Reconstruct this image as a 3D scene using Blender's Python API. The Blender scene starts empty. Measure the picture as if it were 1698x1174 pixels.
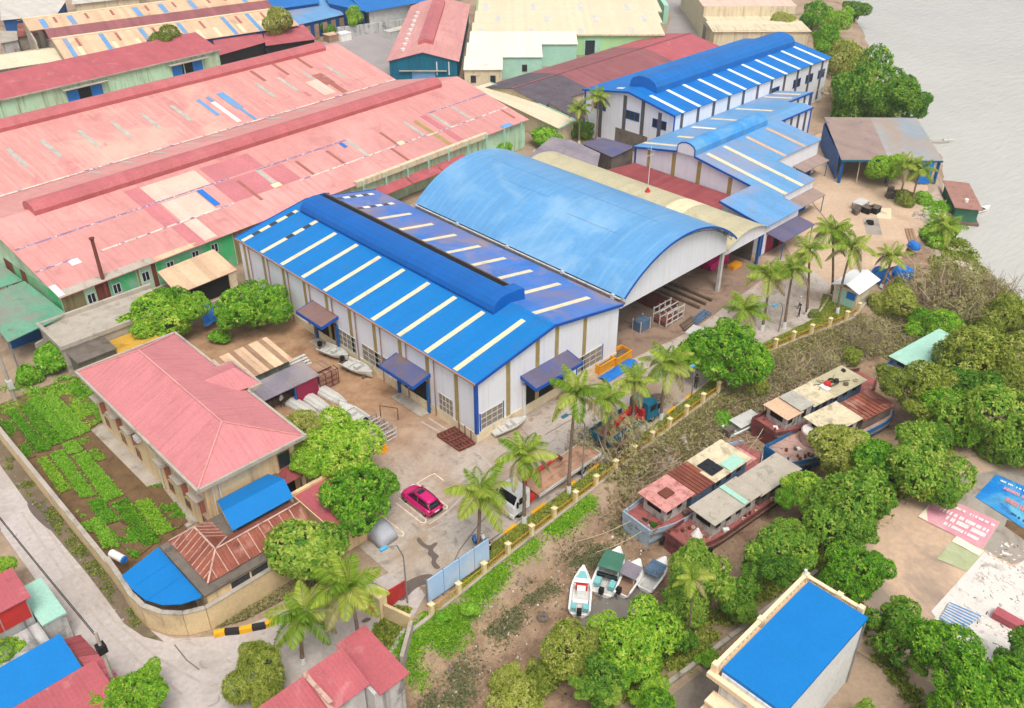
# Riverside workshop compound seen from a drone. World axes follow the main workshop:
# X = along its gable front (towards the river), Y = along its ridge, metres, ground at z = 0.
import bpy, math, random
import numpy as np
from mathutils import Matrix, Vector
R = math.radians
sc = bpy.context.scene
col = sc.collection
random.seed(7)

# ------------------------------------------------------------------ camera
CAMZ, FPX, PITCH, HEAD = 56.0, 1499.0, R(33.1), R(45.66)
cd = bpy.data.cameras.new('camera'); cam = bpy.data.objects.new('camera', cd); col.objects.link(cam)
cd.sensor_fit = 'HORIZONTAL'; cd.sensor_width = 36.0; cd.lens = 36.0 * FPX / 1698.0
cd.clip_start = 0.5; cd.clip_end = 3000
cam.location = (0, 0, CAMZ); cam.rotation_euler = (R(90) - PITCH, 0, HEAD - R(90))
sc.camera = cam
# ------------------------------------------------------------------ sky, sun, exposure
SUN_EL, SUN_AZ = R(62), R(-118)            # azimuth counted from +X towards +Y
w = bpy.data.worlds.new('World'); sc.world = w; w.use_nodes = True
nt = w.node_tree; bg = nt.nodes['Background']
sky = nt.nodes.new('ShaderNodeTexSky'); sky.sky_type = 'NISHITA'; sky.sun_disc = False
sky.sun_elevation = SUN_EL; sky.sun_rotation = R(90) - SUN_AZ
sky.dust_density = 5.0; sky.air_density = 1.0; sky.ozone_density = 1.0
hs = nt.nodes.new('ShaderNodeHueSaturation'); hs.inputs['Saturation'].default_value = 0.30
nt.links.new(sky.outputs[0], hs.inputs['Color']); nt.links.new(hs.outputs[0], bg.inputs[0])
bg.inputs[1].default_value = 0.15
sl = bpy.data.lights.new('sun', 'SUN'); sl.energy = 1.1; sl.angle = R(22); sl.color = (1.0, 0.955, 0.89)
so = bpy.data.objects.new('sun', sl); col.objects.link(so)
sd = Vector((math.cos(SUN_EL)*math.cos(SUN_AZ), math.cos(SUN_EL)*math.sin(SUN_AZ), math.sin(SUN_EL)))
so.rotation_euler = sd.to_track_quat('Z', 'Y').to_euler()
sc.view_settings.view_transform = 'Standard'; sc.view_settings.look = 'None'
sc.view_settings.gamma = 1.0; sc.view_settings.use_curve_mapping = False
sc.view_settings.exposure = 0.36
sc.render.engine = 'CYCLES'

# surveying aid: the ground (or plane) point behind a pixel of the 1698 x 1174 photograph
_f = np.array([math.cos(HEAD), math.sin(HEAD), 0]); _r = np.array([math.sin(HEAD), -math.cos(HEAD), 0]); _z = np.array([0, 0, 1.0])
_d = _f*math.cos(PITCH) - _z*math.sin(PITCH); _u = _f*math.sin(PITCH) + _z*math.cos(PITCH)
def ray(px, py): return _d*FPX + _r*(px-849) - _u*(py-587)
def at(px, py, z=0.0):
    r = ray(px, py); t = (z-CAMZ)/r[2]; return (r[0]*t, r[1]*t, z)
def onv(px, py, v):
    r = ray(px, py); t = v/r[1]; return (r[0]*t, v, CAMZ + r[2]*t)
def depth(p): return float(np.dot(np.array(p)-np.array([0, 0, CAMZ]), _d))

# ------------------------------------------------------------------ helpers
def lin(c): c /= 255.0; return c/12.92 if c <= 0.04045 else ((c+0.055)/1.055)**2.4
def C(r, g, b, k=0.80): return (lin(r)*k, lin(g)*k, lin(b)*k)

class MB:
    """collects shapes and links them as ONE mesh object"""
    def __init__(s, world=False): s.v = []; s.f = []; s.m = []; s.world = world
    def add(s, vs, fs, m=0):
        o = len(s.v); s.v += [tuple(p) for p in vs]
        for f in fs: s.f.append(tuple(i+o for i in f)); s.m.append(m)
        return s
    def hexa(s, p, m=0):     # p: 4 bottom (ccw from above) + 4 top
        return s.add(p, [(3,2,1,0),(4,5,6,7),(0,1,5,4),(1,2,6,5),(2,3,7,6),(3,0,4,7)], m)
    def box(s, x0, x1, y0, y1, z0, z1, m=0):
        return s.hexa([(x0,y0,z0),(x1,y0,z0),(x1,y1,z0),(x0,y1,z0),(x0,y0,z1),(x1,y0,z1),(x1,y1,z1),(x0,y1,z1)], m)
    def rbox(s, cx, cy, z0, lx, ly, lz, rz=0, m=0):
        c, n = math.cos(rz), math.sin(rz)
        q = [(cx+a*c-b*n, cy+a*n+b*c) for a, b in ((-lx/2,-ly/2),(lx/2,-ly/2),(lx/2,ly/2),(-lx/2,ly/2))]
        return s.hexa([(x,y,z0) for x, y in q]+[(x,y,z0+lz) for x, y in q], m)
    def prism(s, poly, z0, z1, m=0):
        n = len(poly)
        vs = [(x,y,z0) for x, y in poly]+[(x,y,z1) for x, y in poly]
        return s.add(vs, [tuple(range(n-1,-1,-1)), tuple(range(n,2*n))]+[(i,(i+1)%n,n+(i+1)%n,n+i) for i in range(n)], m)
    def slab(s, pts, t=0.06, m=0, up=0.0):      # planar polygon (ccw from above) with thickness t below
        a, b, c = (Vector(p) for p in pts[:3]); n = (b-a).cross(c-a).normalized()
        if n.z < 0 and abs(n.z) > 1e-3: n = -n; pts = pts[::-1]
        k = len(pts); top = [Vector(p)+n*up for p in pts]; bot = [p-n*t for p in top]
        return s.add(bot+top, [tuple(range(k-1,-1,-1)), tuple(range(k,2*k))]+[(i,(i+1)%k,k+(i+1)%k,k+i) for i in range(k)], m)
    def beam(s, p, q, wd=0.1, h=None, m=0):
        h = wd if h is None else h
        p, q = Vector(p), Vector(q); d = (q-p).normalized()
        sd_ = d.cross(Vector((0,0,1)));
        if sd_.length < 1e-4: sd_ = Vector((1,0,0))
        sd_.normalize(); up = sd_.cross(d)
        a = sd_*wd/2; b = up*h/2
        return s.hexa([p-a-b, p+a-b, q+a-b, q-a-b, p-a+b, p+a+b, q+a+b, q-a+b], m)
    def cyl(s, p, q, r0, r1=None, n=8, m=0, caps=True):
        r1 = r0 if r1 is None else r1
        p, q = Vector(p), Vector(q); d = (q-p).normalized()
        a = d.orthogonal().normalized(); b = d.cross(a)
        vs = [p+(a*math.cos(2*math.pi*i/n)+b*math.sin(2*math.pi*i/n))*r0 for i in range(n)]
        vs += [q+(a*math.cos(2*math.pi*i/n)+b*math.sin(2*math.pi*i/n))*r1 for i in range(n)]
        fs = [(i,(i+1)%n,n+(i+1)%n,n+i) for i in range(n)]
        if caps: fs += [tuple(range(n-1,-1,-1)), tuple(range(n,2*n))]
        return s.add(vs, fs, m)
    def tube(s, pts, rad, n=6, m=0):
        pts = [Vector(p) for p in pts]; k = len(pts)
        if not hasattr(rad, '__len__'): rad = [rad]*k
        vs = []; a = None
        for i, p in enumerate(pts):
            d = (pts[min(i+1,k-1)]-pts[max(i-1,0)]).normalized()
            a = (d.orthogonal() if a is None else a-d*a.dot(d)).normalized(); b = d.cross(a)
            vs += [p+(a*math.cos(2*math.pi*j/n)+b*math.sin(2*math.pi*j/n))*rad[i] for j in range(n)]
        fs = [(i*n+j, i*n+(j+1)%n, (i+1)*n+(j+1)%n, (i+1)*n+j) for i in range(k-1) for j in range(n)]
        fs += [tuple(range(n-1,-1,-1)), tuple(range((k-1)*n, k*n))]
        return s.add(vs, fs, m)
    def loft(s, rings, m=0, caps=True, closed=True):
        n = len(rings[0]); vs = [p for r in rings for p in r]; k = len(rings)
        fs = [(i*n+j, i*n+(j+1)%n, (i+1)*n+(j+1)%n, (i+1)*n+j) for i in range(k-1) for j in range(n if closed else n-1)]
        if caps: fs += [tuple(range(n-1,-1,-1)), tuple(range((k-1)*n, k*n))]
        return s.add(vs, fs, m)
    def torus(s, c, axis, r, r2, n=14, k=6, m=0):
        c = Vector(c); ax = Vector(axis).normalized(); a = ax.orthogonal().normalized(); b = ax.cross(a); vs = []
        for i in range(n):
            d = a*math.cos(2*math.pi*i/n)+b*math.sin(2*math.pi*i/n)
            vs += [c+d*(r+r2*math.cos(2*math.pi*j/k))+ax*r2*math.sin(2*math.pi*j/k) for j in range(k)]
        return s.add(vs, [(i*k+j, ((i+1)%n)*k+j, ((i+1)%n)*k+(j+1)%k, i*k+(j+1)%k) for i in range(n) for j in range(k)], m)
    def xf(s, M): s.v = [tuple(M @ Vector(p)) for p in s.v]; return s
    def build(s, name, mats, parent=None, smooth=False):
        if not isinstance(mats, (list, tuple)): mats = [mats]
        vs = s.v
        if parent is not None and s.world:
            inv = frame(parent).inverted(); vs = [tuple(inv @ Vector(p)) for p in vs]
        me = bpy.data.meshes.new(name); me.from_pydata(vs, [], s.f)
        for m in mats: me.materials.append(MT[m] if isinstance(m, str) else m)
        if len(mats) > 1: me.polygons.foreach_set('material_index', s.m)
        if smooth: me.polygons.foreach_set('use_smooth', [True]*len(s.f))
        me.update()
        o = bpy.data.objects.new(name, me); col.objects.link(o)
        if parent is not None: o.parent = parent
        return o
def WB(): return MB(True)
FR = {}
def frame(o):
    while o.parent is not None: o = o.parent
    return FR.get(o.name, Matrix.Identity(4))
def tag(o, label=None, cat=None, group=None, kind=None):
    if label: o['label'] = label
    if cat: o['category'] = cat
    if group: o['group'] = group
    if kind: o['kind'] = kind
    return o
def thing(name, label, cat, loc=(0,0,0), rz=0.0, group=None):
    o = bpy.data.objects.new(name, None); col.objects.link(o); o.empty_display_size = 0.5
    o.location = loc; o.rotation_euler = (0,0,rz); tag(o, label, cat, group)
    FR[o.name] = Matrix.Translation(loc) @ Matrix.Rotation(rz, 4, 'Z')
    return o
def struct(o): o['kind'] = 'structure'; return o
def stuff(o, label=None, cat=None): o['kind'] = 'stuff'; tag(o, label, cat); return o
def copy_tree(o, parent=None):
    c = o.copy(); col.objects.link(c); c.parent = parent
    for ch in list(o.children): copy_tree(ch, c)
    return c
def dup(o, loc, rz, label=None, group=None):
    c = copy_tree(o); c.location = loc; c.rotation_euler = (0,0,rz)
    FR[c.name] = Matrix.Translation(loc) @ Matrix.Rotation(rz, 4, 'Z')
    return tag(c, label, None, group)
def inst(name, mesh, parent, loc, rot=(0,0,0), s=(1,1,1)):
    o = bpy.data.objects.new(name, mesh); col.objects.link(o); o.parent = parent
    o.location = loc; o.rotation_euler = rot; o.scale = s; return o

# ------------------------------------------------------------------ materials
MT = {}
def mk(name, c, rough=0.75, var=0.16, scale=0.5, dirt=None, dirt2=None, corr=None, sheet=None, bump=0.0, bscale=8.0, spec=0.3, fine=0.10, metal=0.0, streak=None):
    """procedural paint: base colour, soft mottling, per-sheet tone, dirt patches, corrugation relief"""
    m = bpy.data.materials.new(name); m.use_nodes = True; MT[name] = m
    n = m.node_tree.nodes; l = m.node_tree.links; bs = n['Principled BSDF']
    bs.inputs['Roughness'].default_value = rough; bs.inputs['Specular IOR Level'].default_value = spec; bs.inputs['Metallic'].default_value = metal
    tc = n.new('ShaderNodeTexCoord'); co = tc.outputs['Object']
    def noise(scale, detail=5.0, rough_=0.6, vec=None, dist=0.0):
        t = n.new('ShaderNodeTexNoise'); t.inputs['Scale'].default_value = scale; t.inputs['Detail'].default_value = detail
        t.inputs['Roughness'].default_value = rough_; t.inputs['Distortion'].default_value = dist
        l.new(vec or co, t.inputs['Vector']); return t.outputs['Fac']
    def mr(x, a, b, c_, d):
        t = n.new('ShaderNodeMapRange'); l.new(x, t.inputs[0])
        for i, v in enumerate((a, b, c_, d)): t.inputs[i+1].default_value = v
        return t.outputs[0]
    def math_(op, a, b=None):
        t = n.new('ShaderNodeMath'); t.operation = op
        for i, v in enumerate((a, b)):
            if v is None: continue
            if isinstance(v, (int, float)): t.inputs[i].default_value = v
            else: l.new(v, t.inputs[i])
        return t.outputs[0]
    def mix(f, a, b, mode='MIX'):
        t = n.new('ShaderNodeMix'); t.data_type = 'RGBA'; t.blend_type = mode
        for s_, v in ((0, f), (6, a), (7, b)):
            if isinstance(v, (int, float)): t.inputs[s_].default_value = v
            elif isinstance(v, tuple): t.inputs[s_].default_value = (*v, 1)
            else: l.new(v, t.inputs[s_])
        return t.outputs[2]
    f = mr(noise(scale), 0.3, 0.7, 1-var, 1+var)
    f = math_('MULTIPLY', f, mr(noise(scale*13, 3), 0.3, 0.7, 1-fine, 1+fine))
    sx = None
    if corr or sheet or streak:
        sep = n.new('ShaderNodeSeparateXYZ'); l.new(co, sep.inputs[0]); sx = sep.outputs
    if sheet:
        ax, wd, amt = sheet
        q = math_('FLOOR', math_('DIVIDE', sx[ax], wd))
        wn = n.new('ShaderNodeTexWhiteNoise'); wn.noise_dimensions = '1D'; l.new(q, wn.inputs['W'])
        f = math_('MULTIPLY', f, mr(wn.outputs['Value'], 0, 1, 1-amt, 1+amt))
    g = n.new('ShaderNodeCombineColor')
    for i in range(3): l.new(f, g.inputs[i])
    cc = mix(1.0, c, g.outputs[0], 'MULTIPLY')
    for dd in (dirt, dirt2):
        if dd:
            dc, lo, hi, ds = dd
            cc = mix(mr(noise(ds, 6, 0.65, None, 0.6), lo, hi, 0, 1), cc, dc)
    if streak:
        ax, per, dc, amt = streak
        mp = n.new('ShaderNodeMapping'); l.new(co, mp.inputs[0])
        v = [0.12, 0.12, 0.12]; v[ax] = 1.0/per; mp.inputs['Scale'].default_value = v
        cc = mix(mr(noise(1.0, 3, 0.6, mp.outputs[0]), 0.5, 0.72, 0, amt), cc, dc)
    l.new(cc, bs.inputs['Base Color'])
    h = None
    if corr:
        ax, per, amp = corr
        h = math_('MULTIPLY', math_('SINE', math_('MULTIPLY', sx[ax], 2*math.pi/per)), amp)
    if bump:
        b2 = math_('MULTIPLY', noise(bscale, 6, 0.65), bump)
        h = b2 if h is None else math_('ADD', h, b2)
    if h is not None:
        bp = n.new('ShaderNodeBump'); bp.inputs['Strength'].default_value = 1.0; bp.inputs['Distance'].default_value = 1.0
        l.new(h, bp.inputs['Height']); l.new(bp.outputs[0], bs.inputs['Normal'])
    return m
def mk_leaf(name, cs, trans=0.35, rough=0.55):
    m = bpy.data.materials.new(name); m.use_nodes = True; MT[name] = m
    n = m.node_tree.nodes; l = m.node_tree.links; bs = n['Principled BSDF']; out = n['Material Output']
    a = n.new('ShaderNodeAttribute'); a.attribute_name = 'tint'
    oi = n.new('ShaderNodeObjectInfo')
    ad = n.new('ShaderNodeMath'); ad.operation = 'MULTIPLY_ADD'; l.new(oi.outputs['Random'], ad.inputs[0]); ad.inputs[1].default_value = 0.42; l.new(a.outputs['Fac'], ad.inputs[2])
    sb = n.new('ShaderNodeMath'); sb.operation = 'SUBTRACT'; l.new(ad.outputs[0], sb.inputs[0]); sb.inputs[1].default_value = 0.21
    rp = n.new('ShaderNodeValToRGB'); l.new(sb.outputs[0], rp.inputs[0])
    e = rp.color_ramp.elements
    for i, c in enumerate(cs):
        p = i/(len(cs)-1)
        if i == 0: e[0].position = 0; e[0].color = (*c, 1)
        elif i == len(cs)-1: e[-1].position = 1; e[-1].color = (*c, 1)
        else: x = e.new(p); x.color = (*c, 1)
    l.new(rp.outputs[0], bs.inputs['Base Color']); bs.inputs['Roughness'].default_value = rough; bs.inputs['Specular IOR Level'].default_value = 0.25
    tr = n.new('ShaderNodeBsdfTranslucent'); l.new(rp.outputs[0], tr.inputs[0])
    mx = n.new('ShaderNodeMixShader'); mx.inputs[0].default_value = trans
    l.new(bs.outputs[0], mx.inputs[1]); l.new(tr.outputs[0], mx.inputs[2]); l.new(mx.outputs[0], out.inputs[0])
    return m

DUST = C(176,140,120); RUST = C(128,72,52); GRIME = C(95,85,75); MOSS = C(110,105,90)
# roofs (ribs repeat along local x unless noted)
mk('blue_roof', C(0,122,196,.92), .55, .05, .2, sheet=(1,1.07,.03), corr=(1,.27,.010), dirt=(C(60,120,180),.56,.80,.35), streak=(1,.5,C(40,120,190),.5), fine=.05)
mk('blue_roof_dusty', C(66,122,200,.95), .6, .10, .2, sheet=(1,1.07,.06), corr=(1,.27,.006), dirt=(C(128,132,176),.44,.68,.12), dirt2=(C(172,148,142),.50,.72,.16), fine=.10)
mk('blue_roof_x', C(0,116,196,.92), .55, .07, .2, sheet=(0,1.07,.04), corr=(0,.27,.010), dirt=(C(70,120,190),.60,.85,.35), fine=.05)
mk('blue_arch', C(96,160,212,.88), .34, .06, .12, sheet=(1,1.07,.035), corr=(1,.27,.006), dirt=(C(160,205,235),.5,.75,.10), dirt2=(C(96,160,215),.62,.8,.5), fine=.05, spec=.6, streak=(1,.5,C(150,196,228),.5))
mk('blue_pale_x', C(104,158,205,.92), .5, .10, .15, sheet=(0,1.07,.04), corr=(0,.27,.008), dirt=(C(165,160,175),.48,.7,.10), dirt2=(C(176,150,140),.6,.8,.25), fine=.06)
mk('blue_vent', C(0,98,180,.9), .42, .08, .3, sheet=(1,1.0,.05), corr=(1,.24,.012))
mk('blue_vent_x', C(6,108,186,.9), .42, .08, .3, sheet=(0,1.0,.05), corr=(0,.24,.012))
mk('blue_vent_pale', C(70,150,215,.9), .45, .1, .3, sheet=(0,1.0,.06), corr=(0,.24,.012), dirt=(C(120,180,220),.5,.7,.2))
mk('blue_trim', C(20,85,175,.9), .5, .1)
mk('blue_paint', C(30,95,160,.85), .6, .15, .8, dirt=(GRIME,.66,.9,.9))
mk('blue_tarp', C(0,122,196,.90), .6, .05, .4, bump=.02, bscale=1.2, fine=.05)
mk('blue_deep_roof', C(0,112,190,.92), .5, .06, .3, sheet=(0,1.0,.03), corr=(0,.25,.008))
mk('skylight_cream', C(232,214,176,.95), .5, .07, .7, dirt=(C(196,176,140),.55,.8,.6))
mk('skylight_white', C(238,236,228,.95), .5, .06, .7)
mk('skylight_dark', C(70,66,74), .35, .2, .7)
mk('skylight_grey', C(186,182,170,.9), .55, .15, .8, dirt=(C(160,150,140),.55,.75,1.2))
mk('pink_roof', C(216,152,145,.88), .5, .055, .10, sheet=(0,1.05,.035), corr=(0,.30,.008), dirt=(C(243,178,170),.48,.7,.06), dirt2=(C(200,128,124),.56,.76,.22), streak=(0,.45,C(206,140,134),.7), fine=.07)
mk('pink_roof_far', C(218,153,145,.88), .45, .06, .10, sheet=(0,1.05,.05), corr=(0,.30,.008), dirt=(C(244,190,170),.52,.68,.07), dirt2=(C(206,128,130),.56,.74,.25), streak=(0,.45,C(240,196,180),.6), fine=.07)
mk('pink_dark', C(204,126,130,.88), .55, .08, .3, sheet=(0,1.05,.06), corr=(0,.30,.008))
mk('pink_cream', C(232,196,178,.9), .55, .07, .3, sheet=(0,1.05,.05), corr=(0,.30,.008))
mk('pink_brown', C(170,104,92,.9), .6, .15, .5)
mk('pink_vent', C(192,106,108,.9), .5, .08, .2, sheet=(0,1.0,.06), corr=(0,.24,.014), dirt=(C(224,140,140),.5,.8,.12))
mk('pink_hip', C(212,134,136,.88), .6, .08, .35, streak=(0,.3,C(186,112,114),.5), corr=(0,.35,.004), dirt=(C(196,115,118),.58,.8,.5), fine=.08)
mk('pink_hip_y', C(212,134,136,.88), .6, .08, .35, streak=(1,.3,C(186,112,114),.5), corr=(1,.35,.004), dirt=(C(196,115,118),.58,.8,.5), fine=.08)
mk('red_roof', C(186,96,102,.86), .65, .10, .4, sheet=(0,.9,.05), corr=(0,.3,.005), dirt=(C(216,150,148),.56,.8,.5), dirt2=(C(160,90,90),.62,.8,1.2))
mk('red_roof_y', C(205,98,108,.9), .6, .10, .4, sheet=(1,.9,.06), corr=(1,.3,.008), dirt=(C(225,150,150),.60,.8,.4))
mk('maroon_roof', C(150,72,74,.9), .65, .14, .4, sheet=(1,.9,.10), corr=(1,.4,.012), dirt=(C(178,112,106),.58,.8,.5))
mk('tan_roof', C(222,186,152,.9), .7, .12, .25, sheet=(0,1.0,.12), corr=(0,.32,.010), dirt=(C(190,140,110),.58,.78,.2), fine=.1)
mk('plum_roof', C(150,92,94,.9), .65, .14, .3, sheet=(0,1.0,.1), corr=(0,.32,.010))
mk('cream_roof', C(228,214,182,.88), .6, .05, .2, sheet=(0,1.0,.035), corr=(0,.3,.007), dirt=(C(214,196,164),.6,.85,.2))
mk('ivory_roof', C(236,229,212,.88), .6, .05, .2, sheet=(0,1.0,.03), corr=(0,.3,.007), dirt=(C(214,186,160),.64,.85,.35))
mk('beige_arch', C(196,186,152,.9), .6, .08, .2, sheet=(1,1.0,.05), corr=(1,.3,.006), dirt=(C(170,158,130),.55,.8,.2))
mk('green_roof', C(108,168,138,.85), .6, .15, .2, sheet=(0,1.0,.06), corr=(0,.3,.008), dirt=(C(150,150,135),.45,.65,.18), dirt2=(C(92,120,105),.58,.75,.4))
mk('grey_roof', C(140,132,142,.9), .7, .14, .3, sheet=(0,1.0,.06), corr=(0,.35,.010), dirt=(C(172,158,150),.5,.72,.25))
mk('slate_roof', C(106,96,104,.85), .8, .2, .4, corr=(0,.18,.02), dirt=(C(70,62,62),.55,.75,1.5))
mk('dust_awning', C(138,108,102,.9), .7, .12, .3, corr=(1,.3,.008), sheet=(1,1.0,.05), dirt=(C(112,106,140),.60,.76,.35))
mk('awning_brown', C(160,138,128,.9), .75, .12, .3, corr=(0,.3,.008), sheet=(0,1.0,.05), dirt=(C(120,116,140),.56,.72,.4))
mk('pale_sheet', C(206,198,188,.9), .7, .10, .3, sheet=(0,1.0,.06), corr=(0,.3,.008))
mk('shed_roof', C(166,168,168,.88), .7, .08, .2, sheet=(0,1.0,.04), dirt=(C(178,160,146),.48,.66,.10), dirt2=(C(150,170,184),.56,.72,.08))
mk('hall_dirt', C(158,132,112,.85), .95, .15, .3, dirt=(C(112,88,74),.5,.7,.4), bump=.02, bscale=4)
mk('barge_rust', C(170,126,112,.9), .8, .14, .5, dirt=(C(140,92,80),.54,.72,.8), corr=(0,.3,.006))
mk('dust_awning_x', C(104,98,122,.9), .7, .12, .3, corr=(0,.3,.008), sheet=(0,1.0,.05), dirt=(C(82,100,160),.50,.68,.35), dirt2=(C(132,112,106),.56,.74,.3))
mk('rust_roof', C(148,84,66,.88), .75, .25, .5, sheet=(0,.8,.14), corr=(0,.3,.01), dirt=(C(196,150,132),.55,.68,.5), dirt2=(C(104,50,40),.58,.74,.9))
mk('rust_roof_y', C(148,84,66,.88), .75, .25, .5, sheet=(1,.8,.14), corr=(1,.3,.01), dirt=(C(196,150,132),.55,.68,.5), dirt2=(C(104,50,40),.58,.74,.9))
mk('seam_pale', C(206,170,154,.88), .8, .2, 1.2, dirt=(C(160,110,92),.5,.7,2.0))
mk('sealant', C(226,208,196,.9), .7, .2, 1.0, dirt=(C(150,120,150),.5,.6,.8))
mk('sealant_violet', C(150,118,150,.9), .7, .2, 1.0, dirt=(C(226,208,206),.52,.6,1.6))
# walls
mk('white_panel', C(232,233,238,.95), .5, .04, .4, corr=(0,.2,.003), streak=(0,.5,C(205,198,190),.25), fine=.03)
mk('white_panel_y', C(228,230,238,.95), .5, .04, .4, corr=(1,.2,.003), streak=(1,.5,C(205,198,190),.25), fine=.03)
mk('khaki_strip', C(166,146,88,.9), .55, .12, 1.0, dirt=(C(205,190,140),.55,.75,1.5))
mk('dark_strip', C(92,92,96,.9), .4, .2, 1.2)
mk('plinth_cream', C(232,214,180,.9), .8, .10, .6, dirt=(C(170,150,125),.56,.8,.7), bump=.01, bscale=5)
mk('cream_wall', C(238,206,158,.9), .85, .08, .5, dirt=(C(176,150,120),.60,.82,.5), streak=(0,.6,C(160,140,118),.5), fine=.06)
mk('cream_wall_y', C(232,204,160,.9), .85, .08, .5, dirt=(C(176,150,120),.60,.82,.5), streak=(1,.6,C(160,140,118),.5), fine=.06)
mk('perimeter_wall', C(222,196,152,.9), .9, .10, .5, dirt=(C(168,144,112),.54,.8,.4), dirt2=(C(130,115,95),.64,.85,.9), bump=.02, bscale=4)
mk('green_wall', C(192,226,192,.92), .75, .08, .4, corr=(0,.22,.006), streak=(0,.7,C(130,120,95),.65), dirt=(C(200,215,180),.5,.7,.2))
mk('green_bright', C(70,190,118,.9), .7, .12, .4, corr=(0,.22,.006), streak=(0,.8,C(150,180,140),.8), dirt=(C(150,205,170),.5,.62,.25))
mk('olive_wall', C(150,138,96,.9), .8, .12, .5, streak=(0,.5,C(110,90,65),.6))
mk('brown_sheet', C(128,70,52,.9), .8, .2, .6, streak=(0,.3,C(80,45,35),.7))
mk('tan_wall', C(224,208,176,.9), .85, .08, .4, dirt=(C(170,150,125),.58,.8,.4), streak=(0,.6,C(150,135,115),.5))
mk('teal_wall', C(0,108,136,.85), .6, .10, .3, corr=(0,.25,.008), streak=(0,.5,C(30,70,100),.5))
mk('mint_wall', C(170,215,195,.9), .8, .07, .4, dirt=(C(150,160,145),.6,.8,.4))
mk('lime_wall', C(178,222,160,.9), .8, .07, .4, dirt=(C(150,160,125),.6,.8,.4))
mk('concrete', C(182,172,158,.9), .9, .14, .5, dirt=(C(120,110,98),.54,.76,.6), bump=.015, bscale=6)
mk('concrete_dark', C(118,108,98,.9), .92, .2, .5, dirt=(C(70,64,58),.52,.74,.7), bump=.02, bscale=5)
mk('old_white', C(222,222,218,.92), .85, .07, .4, dirt=(C(170,168,160),.58,.8,.4), streak=(1,.4,C(140,136,128),.5))
mk('stain_white', C(196,194,190,.9), .88, .14, .5, dirt=(C(110,108,104),.52,.74,.6), streak=(0,.5,C(95,95,92),.75))
mk('peach', C(246,216,178,.95), .8, .06, .6, dirt=(C(205,172,135),.6,.8,1.0))
mk('yellow_wall', C(206,160,60,.9), .85, .15, .5, dirt=(C(150,105,50),.54,.74,.7))
mk('corten', C(170,132,112,.9), .8, .2, .4, streak=(0,.25,C(120,85,68),.7))
mk('grey_green_sheet', C(140,152,138,.9), .8, .15, .5, corr=(0,.25,.01), streak=(0,.6,C(110,100,85),.7))
mk('timber', C(168,134,108,.9), .85, .2, .8, streak=(0,.15,C(110,85,66),.7))
mk('old_timber', C(120,100,84,.9), .9, .25, .8, streak=(0,.12,C(70,58,50),.8))
mk('crimson_paint', C(150,34,70,.9), .6, .15, .8, dirt=(C(90,40,50),.6,.8,1))
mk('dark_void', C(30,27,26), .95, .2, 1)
mk('glass_dark', C(44,52,60), .2, .15, .6, spec=.5)
mk('louvre', C(150,138,122,.85), .6, .12, .8, dirt=(C(120,108,96),.55,.75,1.2))
mk('frame_white', C(225,225,222,.95), .55, .06, 1)
mk('steel', C(150,150,152,.9), .45, .15, 1.2, metal=.3, dirt=(C(110,84,70),.6,.8,2))
mk('galv', C(206,204,198,.92), .5, .12, 1.0, dirt=(C(165,155,142),.55,.78,1.2))
mk('rust_steel', C(120,68,56,.9), .8, .25, 1.5, dirt=(C(80,42,36),.55,.75,2))
mk('red_steel', C(196,52,48,.9), .55, .15, 1.2, dirt=(C(140,70,58),.6,.8,2))
mk('wood_post', C(196,176,140,.9), .85, .12, 2)
mk('post_cream', C(236,214,164,.92), .85, .08, 1.5, dirt=(C(180,160,120),.58,.8,2))
mk('yellow_rail', C(206,160,50,.9), .65, .15, 1.5, dirt=(C(150,100,50),.55,.75,2))
mk('kerb_yellow', C(236,176,30,.92), .8, .12, 1.2, dirt=(C(150,125,80),.6,.8,2))
mk('kerb_black', C(50,48,46), .85, .2, 1.2)
mk('rubber', C(34,32,32), .85, .2, 2)
mk('white_paint', C(236,236,234,.95), .4, .04, 1, fine=.03)
mk('plastic_blue', C(30,120,205,.9), .5, .1, 1, bump=.03, bscale=3)
mk('plastic_white', C(235,232,226,.95), .55, .08, 1, bump=.02, bscale=3)
mk('orange', C(238,160,20,.92), .55, .12, 1, dirt=(C(170,105,40),.58,.78,1.5))
mk('scrap', C(110,98,88,.9), .85, .35, 3, bump=.1, bscale=6)
mk('banner_pink', C(222,150,166,.92), .7, .08, .5, dirt=(C(236,190,190),.5,.7,.4))
mk('banner_blue', C(20,126,205,.92), .6, .12, .25, dirt=(C(110,195,225),.45,.65,.22), dirt2=(C(5,80,165),.56,.72,.3))
mk('banner_cream', C(240,222,200,.95), .7, .06, .5)
mk('banner_red', C(216,140,140,.95), .7, .06, .5)
mk('print_white', C(246,238,230,.97), .7, .05, 1)
mk('print_navy', C(40,60,110,.9), .7, .05, 1)
mk('tarp_green', C(176,182,138,.9), .7, .12, .6, dirt=(C(205,205,180),.52,.7,.8), bump=.03, bscale=3)
mk('tarp_slatblue', C(70,130,190,.9), .6, .1, .6, dirt=(C(150,180,205),.52,.68,.8))
mk('flag_red', C(214,10,70,.95), .6, .05, 1)
mk('billboard', C(168,200,234,.95), .4, .10, .25, dirt=(C(215,225,238),.48,.66,.35), fine=.03)
mk('lamp_cyan', C(90,175,215,.9), .5, .05, 1)
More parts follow.
